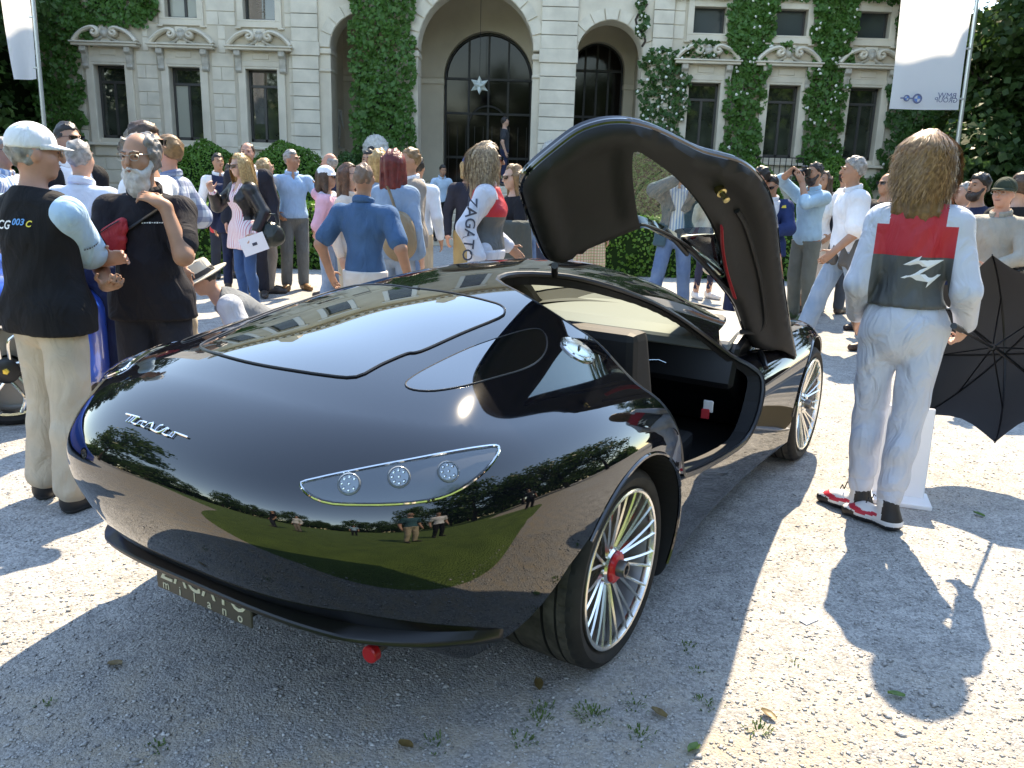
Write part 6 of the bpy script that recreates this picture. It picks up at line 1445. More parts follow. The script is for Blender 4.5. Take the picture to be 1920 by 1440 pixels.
p, z = standing(768, 281, 8.2); person('man in a taupe jacket talking to the red haired woman', p, R_(-70), z, skin='tan', hair=('short', Hlight), jacket=dict(m=taupe, sleeve=.96, hem=.84, loose=.01, open=(.0, 1.3)), top=shirt(white), bottom=pants(jeans), arms={'l': ((.16, -.26, 1.06), (.7, .3, -.6)), 'r': ((-.16, -.26, 1.06), (-.7, .3, -.6))}, h=.014)
p, z = standing(783, 296, 9.2); person('dark haired man in pale jacket and beige trousers beside the taupe jacket', p, R_(160), z, skin='tan', hair=('short', Hdark), top=shirt(C_('ice', (.60, .66, .72)), loose=.012), bottom=pants(beige))
p, z = standing(703, 264, 19.4); person('dark haired man in front of the left stone lion', (p[0], 19.0, .35), R_(100), 1.7, skin='tan', hair=('short', Hdark), top=tee(charcoal), bottom=pants(navy), h=.024)
p = px_ground(822, 462); person('person in pale blue shirt and black trousers on the entrance steps', (p[0], p[1] + .25, .1), R_(20), 1.62, lean=R_(16), skin='tan', hair=('short', Hdark), top=shirt(skyb), bottom=pants(black), h=.022, arms={'l': ((.2, -.22, .98), (.8, .3, 0)), 'r': ((-.2, -.22, .98), (-.8, .3, 0))})
p, z = standing(940, 276, 18.6); person('man at the glazed doors with only his head above the fair haired woman', (p[0], 22.5, 1.25), R_(90), 1.72, hair=('short', Hdark), top=tee(charcoal), bottom=pants(navy), h=.026)
p, z = standing(881, 296, 9.8); person('man in a blue knitted cap, navy sweater and khaki trousers', p, R_(15), z, skin='pink', hair=('long', Hstraw, -.04), hat=('beanie', C_('beanie', (.05, .08, .20))), top=dict(m=C_('navy_sweater', (.02, .023, .038)), sleeve=.97, hem=.88, loose=.012), bottom=pants(khaki, inf=.022), h=.015)
p, z = standing(916, 275, 6.6); zag = person('fair haired woman in silver race suit with red yoke, lettering down her sleeve', p, R_(84), z, 'f', skin='tan', head=(R_(4), 0), h=.0095, hair=('long', hair_mat('ash_blonde', (.34, .24, .14), (.16, .10, .06)), .10, .012), glasses='dark', top=dict(m=silver, sleeve=.97, hem=.93, loose=.012, sl_loose=.018, wr=.006, collar=True), bottom=pants(silver, inf=.030, flare=.02, wr=.006, waist=.10), arms={'r': ((-.265, .02, .93), (-.25, .95, 0)), 'l': ((.24, -.16, .98), (.4, .8, 0))}, group='women in race suits')
p, z = standing(966, 312, 7.9); person('woman with long light brown hair and sunglasses in a black sweater, jacket over her arm', p, R_(-62), z, 'f', skin='pale', head=(R_(4), R_(10)), h=.012, hair=('long', Hlight, .12), glasses='dark', top=dict(m=C_('black_knit', (.014, .014, .018)), sleeve=.90, hem=.86, loose=.012), bottom=pants(jeans), arms={'r': ((-.10, -.28, 1.08), (-.6, .3, -.6)), 'l': ((.12, -.28, 1.08), (.8, .3, -.6))})
p, z = standing(1000, 326, 11.5); person('dark haired boy beside the raised door', p, R_(10), z, skin='tan', hair=('short', Hdark), top=tee(white), bottom=pants(jeans), h=.018)
p, z = standing(1030, 305, 10.2); person('person in a red cap behind the raised door with bare legs', p, R_(60), z, skin='pink', hair=('short', Hlight), hat=('cap', C_('red_cap', (.62, .10, .10))), top=tee(navy), bottom=pants(C_('shorts_navy', (.03, .04, .07)), len=.45), h=.018)
p, z = standing(1112, 330, 10.8); person('woman in a floral skirt behind the raised door', p, R_(20), z + .08, 'f', hair=('bob', Hbrown), top=tee(white), bottom=pants(stripe_mat('floral', (.62, .50, .36), (.45, .12, .10), 26, 0, (.16, .30, .10), .6), inf=.05, len=.72, flare=.05, name='skirt'), h=.018)
p = px_ground(1255, 588); tealm = person('man in teal jacket and striped shirt photographing with a flash, seen through the door window', (p[0], p[1], 0), R_(4), 1.76, skin='pink', hair=('short', Hgrey), head=(0, R_(4)), h=.013, jacket=dict(m=teal, sleeve=.96, hem=.80, open=(.05, 1.2), loose=.012), top=shirt(bstripe), bottom=pants(jeans, inf=.022), feet={'l': (.16, .05, 0), 'r': (-.24, -.10, 0)}, arms={'l': ((.07, -.30, 1.55), (.9, 0, -.4)), 'r': ((-.07, -.30, 1.55), (-.9, 0, -.4)), 'lh': ((-.4, -.2, .9), (-1, 0, 0), .8), 'rh': ((.4, -.2, .9), (1, 0, 0), .8)}, shoes=(.08, .05, .03))
p = px_ground(1318, 560); person('woman in white flat shoes and dark leggings beside the man with the flash', (p[0], p[1], 0), R_(35), 1.66, 'f', hair=('long', Hbrown, .08), top=dict(m=C_('oatmeal', (.55, .50, .42)), sleeve=.9, hem=.80, loose=.02), bottom=pants(C_('indigo', (.03, .035, .07)), inf=.004, flare=0.0, len=.92), shoes=(.75, .72, .70), h=.016)
p = px_ground(1395, 610); person('person in dark trainers hidden behind the door panel', (p[0] + .1, p[1] + .3, 0), R_(-70), 1.72, hair=('short', Hdark), top=tee(charcoal), bottom=pants(djeans), shoes=(.05, .045, .045), h=.018)
p, z = standing(1411, 318, 8.9); person('bald man with only the head showing above the door edge', p, R_(170), z, skin='pink', hair=('bald', Hgrey), top=shirt(navy), bottom=pants(navy), h=.016)
p, z = standing(1451, 330, 9.6); person('dark haired man in navy suit and sunglasses with a yellow pocket square', p, R_(-8), z, skin='tan', head=(R_(-8), R_(22)), hair=('short', Hdark), glasses='dark', top=shirt(white), jacket=jack(C_('suit_blue', (.022, .045, .14))), bottom=pants(C_('suit_blue')), arms={'l': ((.05, -.27, 1.10), (.9, .2, -.4)), 'r': ((-.06, -.27, 1.12), (-.9, .2, -.4))}, h=.013)
p = px_ground(1495, 600); photog = person('man in a light denim shirt raising a camera to his eye', (p[0], p[1], 0), R_(-42), 1.78, skin='tan', hair=('short', Hdark), beard=(hair_mat('stubble_beard', (.05, .035, .03)), .0), head=(0, R_(0)), h=.0115, top=shirt(C_('denim_light', (.36, .54, .66)), hem=.86, loose=.008, sleeve=.60, wr=.006), bottom=pants(olive, inf=.020), arms={'r': ((-.10, -.26, 1.66), (-.9, -.1, .15)), 'rh': ((.7, -.2, .3), (0, -.5, -.6), .8), 'l': ((.06, -.24, 1.55), (.5, -.2, -.9)), 'lh': ((-.1, -.5, .8), (-.6, .1, .2), .8)}, shoes=(.10, .14, .06))
p, z = standing(1540, 372, 10.2); person('woman in a white top holding papers behind the man in the denim shirt', p, R_(-20), z + .30, 'f', skin='tan', hair=('bob', Hbrown), top=tee(white), bottom=pants(cream, len=.75), h=.016, arms={'l': ((.22, -.16, 1.0), (.6, .6, 0))})
p, z = standing(1588, 322, 10.3); person('man in a charcoal suit whose head is hidden by the walking man', p, R_(165), z + .02, hair=('short', Hdark), jacket=jack(C_('suit_char', (.06, .075, .10)), open=None), bottom=pants(C_('suit_char')), top=shirt(white), h=.014)
p = px_ground(1555, 652); walker = person('grey haired man in white polo and jeans walking with a jacket round his waist', (p[0] + .05, p[1], 0), R_(-68), 1.80, skin='tan', hair=('short', Hgrey, 0, .008), h=.0105, lean=R_(3), feet={'l': (.10, .30, 0), 'r': (-.10, -.32, .0), 'rd': -.1, 'ld': .1}, fat=.012, top=dict(m=white, sleeve=.42, hem=.88, collar=True, loose=.014, sl_loose=.028, wr=.005), bottom=pants(ljeans, inf=.026, flare=.02), arms={'l': ((.26, -.22, .95), (.3, .9, 0)), 'r': ((-.27, .10, .93), (-.3, .9, 0))}, shoes=(.06, .03, .02))
p, z = standing(1665, 328, 9.0); person('bald man in sunglasses and dark jacket beside the silver suit', p, R_(-40), z, skin='tan', hair=('bald', Hdark), glasses='dark', jacket=jack(black, open=None), bottom=pants(ljeans), shoes=(.03, .02, .02), h=.014)
# ---- woman in the silver suit with the Z emblem
p = px_ground(1640, 975)
zw = person('long haired woman in silver race suit with Z emblem, seen from behind', (p[0], p[1], 0), R_(178), 1.785, 'f', skin='fair', wide=.94, fat=-.010, head=(R_(-14), R_(2)), h=.0085, hair=('long', hair_mat('caramel', (.26, .145, .062), (.12, .065, .028)), .06, .002), top=dict(m=silver, sleeve=.97, hem=1.03, loose=.008, sl_loose=.010, wr=.007, seed=4.0), bottom=pants(silver, inf=.016, flare=.010, wr=.010, len=.84, waist=.115, seed=5.0),
    arms={'r': ((-.245, -.13, .95), (-.12, 1, 0)), 'rh': ((.1, -.5, -.7), (.6, -.3, .2), 1.2), 'l': ((.21, -.13, .95), (.12, 1, 0))}, feet={'l': (.085, -.06, 0), 'ld': 1.30, 'r': (-.045, .05, 0), 'rd': 1.30}, shoes=None, group='women in race suits')
# ---- right edge group
p, z = standing(1838, 330, 7.8); person('curly dark haired man behind the woman in the silver suit', p, R_(-40), z, skin='tan', hair=('short', Hdark, 0, .01), beard=(hair_mat('stubble_beard'), .0), top=tee(navy), bottom=pants(navy), h=.013)
p, z = standing(1812, 345, 8.4); person('grey haired person glimpsed beside the curly haired man', p, R_(-60), z, hair=('short', Hgrey), top=shirt(navy), bottom=pants(navy), h=.018)
p, z = standing(1886, 340, 6.6); cam2 = person('man in dark flat cap, glasses and stone shirt holding two cameras', p, R_(-22), z, skin='pink', hair=('short', Hlight), hat=('cap', C_('cap_olive', (.035, .045, .03))), glasses='clear', h=.0105, top=shirt(stone, loose=.012, wr=.006), bottom=pants(C_('dark_blue_trouser', (.03, .035, .06))), arms={'r': ((-.16, -.30, 1.20), (-.8, .1, -.5)), 'rh': ((-.1, -.3, .9), (.7, -.5, 0), .7), 'l': ((.10, -.28, 1.06), (.9, .2, -.4))})
p, z = standing(1917, 330, 7.2); person('brown haired person in dark jacket at the shoulder of the photographer in the flat cap', p, R_(-150), z, hair=('short', Hbrown, 0, .01), jacket=jack(black, open=None), bottom=pants(black), h=.016)
# ---- kneeling man in the straw hat
p = px_at(522, 600, 6.3); p[2] = 0
kneel = person('crouching man in a pale fedora and grey waistcoat behind the car', (p[0], p[1], 0), R_(-82), 1.72, skin='fair', sit=.60, lean=R_(58), head=(0, R_(-30)), h=.011, hair=('short', Hdark), hat=('fedora', C_('straw', (.60, .54, .44))), top=dict(m=C_('pale_grey_shirt', (.50, .52, .56)), sleeve=.4, hem=.90, sl_loose=.02), vest=dict(m=C_('grey_waistcoat', (.16, .175, .19)), sleeve=0, hem=.90), bottom=pants(djeans), feet={'l': (.12, -.12, 0), 'r': (-.12, .22, 0)}, arms={'l': ((.18, -.35, 1.05), (.6, .3, 0)), 'r': ((-.18, -.35, 1.05), (-.6, .3, 0))})
# ---- statue in the left arch
sp_ = px_at(632, 272, YF + 2.0); person('pale marble figure standing in the left arch of the loggia', (sp_[0], sp_[1], sp_[2] - .1), R_(30), (px_at(632, 190, YF + 2.0)[2] - sp_[2]) + .1, statue=M_white, h=.022, arms={'r': ((-.2, -.2, 1.1), (-.8, .2, 0))}, group='statues of the villa')
MB().box((sp_[0], sp_[1], (sp_[2] - .1 + 1.25) / 2), (.6, .6, max(.1, sp_[2] - .1 - 1.25))).build('statue_plinth', M_stone, None); tag(bpy.data.objects['statue_plinth'], 'stone plinth under the pale figure in the loggia', 'plinth')
# ---- people behind the camera, seen only as reflections
for x, y, yw, lab, t, b_, hr in ((.75, -.55, 170, 'man in teal shirt and beige trousers on the lawn edge facing the car', tee(C_('teal_shirt', (.04, .12, .15))), beige, Hgrey), (1.7, -.9, 190, 'person in a pale shirt on the lawn beside the teal shirt', tee(white), black, Hdark), (-2.6, -2.2, 200, 'man in white shirt on the lawn facing the car', shirt(white), taupe, Hdark), (-3.4, -1.6, 210, 'person in black on the lawn beside the white shirt', tee(black), djeans, Hbrown), (-.6, -5.5, 180, 'person in a light blue top standing far out on the lawn', tee(lblue), black, Hbrown), (4.6, .8, 240, 'woman in dark dress on the gravel to the right of the car', tee(charcoal), black, Hdark)):
    person(lab, (x, y, 0), R_(yw), 1.74, top=t, bottom=pants(b_), hair=('short', hr), h=.024, group='onlookers on the lawn')
# ------------------------------------------------------------------ accessories
def world_bvh(ob):
    bpy.context.view_layer.update(); M = ob.matrix_world
    me = ob.data; return BVHTree.FromPolygons([tuple(M @ v.co) for v in me.vertices], [tuple(p.vertices) for p in me.polygons])
def hit_px(bv, x, y):
    r = bv.ray_cast(Vector(CAMP), Vector(px_ray(x, y)).normalized()); return r
def to_local(ob, child):
    child.parent = ob; bpy.context.view_layer.update(); child.matrix_parent_inverse = ob.matrix_world.inverted()
def decal(name, ob, root, px, V2, F, m, updir=(0, 0, 1), off=.006, ang=0.0):
    """flat 2-D shape (metres) laid on a garment at the point seen at a pixel"""
    bv = world_bvh(ob); h = hit_px(bv, *px)
    if h[0] is None: return None
    c = h[0]; n = h[1].normalized()
    if n.dot(Vector(CAMP) - c) < 0: n = -n
    up = Vector(updir); up = (up - n * up.dot(n)).normalized(); rt = up.cross(n)
    ca, sa = math.cos(ang), math.sin(ang); rt, up = rt * ca + up * sa, up * ca - rt * sa
    V = []
    for p in V2:
        w = c + rt * p[0] + up * p[1]; q = bv.ray_cast(w + n * .12, -n, .3); w2 = q[0] if q[0] is not None else w; V.append(tuple(w2 + n * (off + (p[2] if len(p) > 2 else 0))))
    o = mesh_obj(name, V, F, m); to_local(root, o); return o
def text_shape(txt, size, shear=0, bold=0):
    cu = bpy.data.curves.new('t', 'FONT'); cu.body = txt; cu.size = size; cu.align_x = 'CENTER'; cu.align_y = 'CENTER'; cu.shear = shear; cu.offset = bold; cu.resolution_u = 3
    t = bpy.data.objects.new('t', cu); COL.objects.link(t); bpy.context.view_layer.update(); me = bpy.data.meshes.new_from_object(t.evaluated_get(bpy.context.evaluated_depsgraph_get())); bpy.data.objects.remove(t)
    return [tuple(v.co)[:2] for v in me.vertices], [tuple(p.vertices) for p in me.polygons]
M_w = mat('print_white', (.82, .83, .85), rough=.6); M_bl = mat('print_blue', (.10, .35, .75), rough=.6); M_yel = mat('print_yellow', (.80, .65, .08), rough=.6); M_dk = mat('print_dark', (.05, .06, .09), rough=.6)
def dashes(L, h, n):
    V = []; F = []; r = rnd(n)
    for i in range(n):
        x = -L / 2 + L * i / n; w = L / n * .7; hh = h * r.uniform(.5, 1.2); o_ = len(V); V += [(x, -hh / 2), (x + w, -hh / 2), (x + w * 1.1, hh / 2), (x + w * .1, hh / 2)]; F.append((o_, o_ + 1, o_ + 2, o_ + 3))
    return V, F
vst = capman['made']['waistcoat']
for px, t, m in (((9, 422), 'CG', M_w), ((34, 417), '003', M_bl), ((54, 421), 'C', M_yel)):
    V, F = text_shape(t, .052 if t == 'CG' else .038, .25, .001); decal('lettering', vst, capman['o'], px, V, F, m)
V, F = dashes(.075, .010, 7); decal('sleeve_stitching', capman['made']['shirt'], capman['o'], (172, 462), V, F, M_dk, ang=.5)
# pouch and strap on the bearded man
bs = beardman['made']['shirt']; bvb = world_bvh(bs)
def strap(name, root, bv, pxs, w, m, off=.012):
    P = []
    for p in pxs:
        h = hit_px(bv, *p)
        if h[0] is not None: n = h[1] if h[1].dot(Vector(CAMP) - h[0]) > 0 else -h[1]; P.append(np.array(h[0] + n * off))
    if len(P) < 2: return None
    P = curve_pts(P, 4); V = []
    o = MB().tube(P, w, 6, flat=.35).build(name, m, None, True); return o
st_ = strap('pouch_strap', None, bvb, [(306, 385), (290, 398), (268, 412), (245, 428), (225, 438)], .014, mat('strap_black', (.015, .015, .016), rough=.6))
h = hit_px(bvb, 218, 440)
if h[0] is not None:
    pc_ = np.array(h[0]); tp = empty('waist_pouch', tuple(pc_), 0, 'red zipped waist pouch slung across the bearded man', 'pouch')
    v = Vox(np.array((-.14, -.12, -.12)), np.array((.14, .1, .12)), .009); [v.cap(a_, b_, .026, .022, .02) for a_, b_ in (((-.055, -.02, .0), (.05, -.03, .065)), ((-.05, -.03, -.03), (.055, -.035, .03)), ((-.03, -.03, -.055), (.045, -.03, -.02)), ((-.01, -.025, -.075), (.03, -.025, -.06)))]; V, Q = v.mesh(); mesh_obj('pouch_body', V, Q, folds(mat('pouch_red', (.42, .02, .03), rough=.6), .9), tp, True)
    MB().tube([(-.05, -.052, .012), (0, -.058, .045), (.045, -.056, .07)], .003, 5).build('zip', M_satin, tp)
    if st_: to_local(tp, st_)
V, F = dashes(.10, .007, 9); decal('chest_embroidery', bs, beardman['o'], (286, 418), V, F, M_w)
# race suits: red yoke over grey panel
def suit_zones(info, za, zb, xw, back=True):
    ob = info['made']['shirt']; me = ob.data; bm = bmesh.new(); bm.from_mesh(me); pv = info['pv']; RUm = info['RU']
    for co, no in (((0, 0, za), (0, 0, 1)), ((0, 0, zb), (0, 0, 1)), ((xw, 0, 0), (1, 0, 0)), ((-xw, 0, 0), (1, 0, 0)), ((xw * .72, 0, 0), (1, 0, -.25)), ((-xw * .72, 0, 0), (1, 0, .25)), ((0, 0, za + .13), (0, 0, 1))):
        bmesh.ops.bisect_plane(bm, geom=bm.verts[:] + bm.edges[:] + bm.faces[:], plane_co=co, plane_no=no, dist=1e-5)
    me.materials.append(sred); me.materials.append(sgrey); me.materials.append(M_w)
    for f in bm.faces:
        c = f.calc_center_median(); x, z = abs(c.x), c.z
        lim = xw if z < za + .13 else xw * .72 + .25 * (z - 0) * 0
        if z > za: f.material_index = 1 if x < (xw if z < za + .13 else xw * .70) else 0
        elif z > zb and x < xw: f.material_index = 2
        f.smooth = True
    bm.to_mesh(me); bm.free()
suit_zones(zw, 1.255, 1.03, .158); suit_zones(zag, 1.235, .99, .17)
# emblem: slanted Z with arrow tips
zs = .115
Zp = [(-.62, .20), (-.12, .56), (-.20, .36), (.62, .36), (.62, .28), (.05, -.12), (.66, -.12), (.10, -.60), (.20, -.40), (-.66, -.40), (-.62, -.30), (-.05, .10), (-.62, .10)]
Zq = [(-.66, .16), (-.15, .58), (-.22, .40), (.66, .44), (-.12, -.12), (.68, -.14), (.16, -.62), (.20, -.40), (-.68, -.34), (.10, .17)]
decal('emblem', zw['made']['shirt'], zw['o'], (1731, 508), [(x * zs * 1.05, y * zs) for x, y in Zq], [tuple(range(len(Zq)))], M_w, off=.008)
V, F = text_shape('ZAGATO', .115, 0, .001); decal('sleeve_lettering', zag['made']['shirt'], zag['o'], (880, 430), V, F, M_dk, ang=-math.pi / 2 - .12, off=.008)
V, F = text_shape('OMP', .045, 0, .001); decal('lettering', zag['made']['trousers'], zag['o'], (914, 458), V, F, M_dk)
# shoes of the woman with the Z
for sd in ('l', 'r'):
    a, b, c, fd, ft = zw['L'][sd]; dv = np.array([math.sin(fd), -math.cos(fd), 0]); sdv = np.array([dv[1], -dv[0], 0])
    v = Vox(ft - np.array([.26, .26, .01]), ft + np.array([.26, .26, .2]), .007); v.cap(ft + np.array([0, .02, .045]) - dv * .02, ft + dv * .10 + np.array([0, 0, .044]), .045, .042, .03); v.cap(ft + dv * .1 + np.array([0, 0, .04]), ft + dv * .175 + np.array([0, 0, .028]), .043, .030, .03); v.cap(ft - dv * .02 + np.array([0, .02, .05]), c + np.array([0, 0, .05]), .046, .047, .03); v.ell(ft - dv * .03 + np.array([0, .015, .03]), (.05, .05, .03), None, .02)
    x, y, zz = v.grid(); v.F = np.maximum(v.F, np.maximum(.003 - zz, zz - .15)).astype(np.float32); V, Q = v.mesh()
    cen = V[Q].mean(1); al = (cen - ft) @ dv; hz = cen[:, 2]
    fm = np.where(hz < .028, 1, np.where((al < .0) & (hz > .05), 1, np.where((hz > .040 + .22 * np.abs(al - .10)) & (hz < .062 + .18 * np.abs(al - .08)) & (al > .02) & (al < .17), 2, np.where((hz < .045) & (al > .13), 1, 0))))
    so = mesh_obj('racing_shoe', V, Q, None, zw['o'], True, mats=[mat('shoe_white', (.70, .70, .71), rough=.5), mat('shoe_black', (.014, .014, .016), rough=.5), mat('shoe_red', (.55, .03, .06), rough=.5)], fmat=fm)
    lc = MB(); t0 = ft + dv * .075 + np.array([0, 0, .098])
    for k in (-1, 1): lc.tube([t0, t0 + sdv * k * .03 + np.array([0, 0, .03]), t0 + sdv * k * .06 + np.array([0, 0, .012])], .003, 5)
    lc.build('lace', mat('shoe_black'), so)
    # ribbed cuff
    MB().tube([b + (c - b) * u for u in (.70, .76, .84, .90)], [.050, .058, .056, .050], 14).build('ankle_cuff', silver, zw['o'], True)
# strands of hair for the near women
def strands(info, n, L, seed, m, spread=.02, wave=.012, back=True, w=.0030, side=1.0, z0=1.60):
    R = np.random.RandomState(seed); V = []; F = []
    for i in range(n):
        th = R.uniform(-2.35, 2.35) * side; ph = R.uniform(.02, 1.0) ** .8         # azimuth from the back of the head
        r = np.array([.083, .102, .107]); d = np.array([math.sin(th) * math.sin(ph * 1.5), math.cos(th) * math.sin(ph * 1.5), math.cos(ph * 1.5)])
        c = np.array([0, .016, 1.674]); p = c + d * r * 1.02; ln = L * R.uniform(.55, 1.05); k = 9; pts = []; ddir = d.copy(); ph0 = R.rand() * 6; am = wave * R.uniform(.3, 1.5); out = spread * R.uniform(.2, 1.3)
        az = math.atan2(math.sin(th), math.cos(th))
        side_v = np.array([math.sin(th), math.cos(th), 0])
        for j in range(k):
            t = j / (k - 1); zdrop = t * ln
            q = p + np.array([0, 0, -zdrop * (1 - .25 * (1 - t))]); rad = .092 + .02 * math.cos(th) ** 2 + out * math.sin(min(1, t * 1.6) * 1.57) + (.02 * t)
            hq = max(0.0, min(1.0, (q[2] - 1.674) / .107)); rr = rad * math.sqrt(max(.02, 1 - hq * hq)) if q[2] > 1.674 else rad * (1 - .10 * max(0, 1.60 - q[2]) * 2)
            base = np.array([0, .018, 0]) + side_v * rr * np.array([.92, 1.08, 1]); q = np.array([base[0], base[1], q[2]])
            q[0] += am * math.sin(t * 7 + ph0) * t; q[1] += am * math.cos(t * 6 + ph0) * t * .7; pts.append(info['Hd'](q))
        pts = np.array(pts); tg = np.array(info['RU'] @ np.array([math.cos(th), -math.sin(th), 0])); ww = w * R.uniform(.6, 1.5) * np.array([1, 1.2, 1.2, 1.2, 1.1, 1, .9, .7, .2])
        o_ = len(V); 
        for j in range(k): V.append(pts[j] - tg * ww[j]); V.append(pts[j] + tg * ww[j])
        F += [(o_ + 2 * j, o_ + 2 * j + 1, o_ + 2 * j + 3, o_ + 2 * j + 2) for j in range(k - 1)]
    tag(mesh_obj('hair_strands', np.array(V), np.array(F), m, info['o'], True), kind='stuff')
Hs1 = mat('strand_caramel', (.40, .23, .10), rough=.38, spec=.5, col2=(.17, .09, .038), vscale=55); Hs2 = mat('strand_ash', (.46, .34, .20), rough=.38, spec=.5, col2=(.17, .11, .065), vscale=55); Hs3 = mat('strand_gold', (.62, .44, .20), rough=.38, spec=.5, col2=(.36, .22, .09), vscale=55)
strands(zw, 5600, .225, 1, Hs1, .016, .020, w=.0015); strands(zag, 2400, .27, 2, Hs2, .022, .014, w=.0020); strands(blonde, 700, .36, 3, Hs3, .012, .008, w=.004)
# cameras, phone, papers, bags
def camera_obj(loc, yaw, label, lens=.10, white_hood=False, flash=False):
    o = empty('camera', tuple(loc), yaw, label, 'camera', 'cameras held by people'); v = MB().box((0, 0, 0), (.14, .06, .095)).build('camera_body', M_satin, o, bevel=.012, seg=2); MB().box((0, .0, .06), (.06, .055, .035)).build('viewfinder', M_satin, o, bevel=.01)
    RX = Matrix.Translation((0, -.03, 0)) @ Matrix.Rotation(math.pi / 2, 4, 'X'); MB().lathe([(.035, 0), (.036, lens * .6), (.041, lens * .65), (.042, lens), (.034, lens), (.03, lens * .8), (.001, lens * .8)], 20, M=RX).build('lens', mat('lens_white', (.7, .69, .66), rough=.4) if white_hood else M_satin, o, True)
    if flash: MB().box((0, -.01, .12), (.07, .06, .09)).build('flash_head', M_w if white_hood else M_satin, o, bevel=.01)
    return o
def hand_mid(info, f=.08):
    pts = []
    for sd in ('l', 'r'): a, b, c = info['A'][sd]; d = (c - b) / np.linalg.norm(c - b); pts.append(wpt(info, c + d * f))
    return np.array(pts)
hm = hand_mid(photog).mean(0); ey = wpt(photog, photog['Hd']((0, -.155, 1.655))); camera_obj(ey, photog['o'].rotation_euler[2], 'black camera raised to the eye of the man in the denim shirt', .12)
ey = wpt(tealm, tealm['Hd']((0, -.15, 1.64))); camera_obj(ey, tealm['o'].rotation_euler[2], 'black camera with flash held by the man in the teal jacket', .06)
hh = wpt(cam2, cam2['A']['r'][2] + np.array([.06, -.08, .06])); camera_obj(hh, cam2['o'].rotation_euler[2] - .3, 'camera with white flash head held by the man in the flat cap', .08, flash=True)
hh = px_at(1898, 515, 6.35); camera_obj(hh, cam2['o'].rotation_euler[2] - .2, 'second camera with pale lens hanging at the hip of the man in the flat cap', .12, white_hood=True)
a, b, c = blonde['A']['r']; ph = empty('phone', tuple(wpt(blonde, c + np.array([.0, -.03, .11]))), blonde['o'].rotation_euler[2] + .4, 'white phone held up by the blonde woman', 'phone'); MB().box((0, 0, 0), (.065, .009, .12)).build('phone_body', M_w, ph, bevel=.004)
a, b, c = blonde['A']['l']; pw = wpt(blonde, c + np.array([.02, -.06, -.12])); sh = empty('paper_sheet', tuple(pw), .3, 'white printed sheet in the blonde woman\'s lowered hand', 'paper'); MB().box((.02, 0, 0), (.26, .004, .19), M=Matrix.Rotation(-.35, 4, 'Y')).build('sheet', M_w, sh); MB().box((.03, -.004, .0), (.05, .002, .03), M=Matrix.Rotation(-.35, 4, 'Y')).build('print_mark', M_dk, sh)
def bag(loc, size, m, label, strap_to=None, rz=0.0, grip=True):
    o = empty('bag', tuple(loc), rz, label, 'bag', 'bags carried by people'); v = Vox(-np.array(size) * .75, np.array(size) * .75, max(.012, size[0] / 16)); v.ell((0, 0, 0), tuple(s * .5 for s in size), None, .01); v.ell((0, 0, -size[2] * .18), (size[0] * .5, size[1] * .52, size[2] * .3), None, .05); V, Q = v.mesh(); mesh_obj('bag_body', V, Q, m, o, True)
    if grip: MB().tube([(-size[0] * .3, 0, size[2] * .35), (-size[0] * .2, 0, size[2] * .8), (size[0] * .2, 0, size[2] * .8), (size[0] * .3, 0, size[2] * .35)], .012, 6).build('handle', m, o, True); return o
bag(wpt(blonde, (.34, .10, .92)), (.30, .16, .26), folds(mat('bag_black_green', (.012, .02, .015), rough=.3)), 'dark leather handbag behind the blonde woman')
rb_ = world_bvh(redw['made']['jacket']); hb_ = hit_px(rb_, 752, 430); bl = np.array(hb_[0]) + np.array([0, -.09, 0]) if hb_[0] is not None else wpt(redw, (0, .2, 1.2))
bag(bl + np.array([0, 0, -.05]), (.28, .17, .42), folds(mat('bag_tan', (.24, .175, .10), rough=.5)), 'tan leather backpack on the red haired woman', grip=False)
sx = strap('backpack_strap', None, rb_, [(728, 350), (735, 372), (742, 395), (748, 420)], .016, mat('bag_tan'))
if sx: to_local(redw['o'], sx)
bag(px_at(797, 408, 17.6), (.34, .18, .26), mat('bag_black', (.02, .02, .02), rough=.5), 'black bag carried on the entrance steps')
bag(px_at(1340, 500, 11.0), (.3, .14, .22), mat('bag_oat', (.5, .45, .36), rough=.6), 'pale shoulder bag seen through the door window')
# folded jacket over the arm of the woman in black, jumper round the walker's waist, papers
def drape(name, loc, rz, size, m, label, cat):
    o = empty(name, tuple(loc), rz, label, cat); v = Vox(-np.array(size) * .7, np.array(size) * .7, .016); 
    for k in range(5): v.cap((-size[0] * .35 + size[0] * .175 * k, .02 * math.sin(k * 2), size[2] * .45), (-size[0] * .38 + size[0] * .19 * k, .03 * math.cos(k * 2), -size[2] * (.42 + .06 * (k % 2))), .045, .06, .03)
    if size[1] > .35:
        for k in range(10): a_ = k * math.pi / 5; v.cap((.17 * math.cos(a_), .13 * math.sin(a_), size[2] * .3), (.19 * math.cos(a_), .15 * math.sin(a_), -size[2] * .3), .035, .04, .03)
    V, Q = v.mesh(); mesh_obj('cloth_folds', V, Q, m, o, True)
drape('draped_jacket', px_at(965, 462, 7.55), .2, (.30, .2, .42), C_('jacket_over_arm', (.07, .08, .075)), 'grey green jacket hung over the arm of the woman in black', 'jacket')
drape('tied_jumper', wpt(walker, (.0, .0, .90)), walker['o'].rotation_euler[2], (.50, .40, .24), C_('tied_grey', (.12, .115, .11)), 'grey jumper tied round the walking man\'s waist', 'jumper')
sh = empty('paper_sheet', tuple(px_at(1521, 480, 9.9)), .2, 'white papers hanging beside the hedge in the hand of the woman in white', 'paper'); MB().box((0, 0, -.05), (.20, .01, .42), M=Matrix.Rotation(.12, 4, 'Y')).build('sheet', M_w, sh)
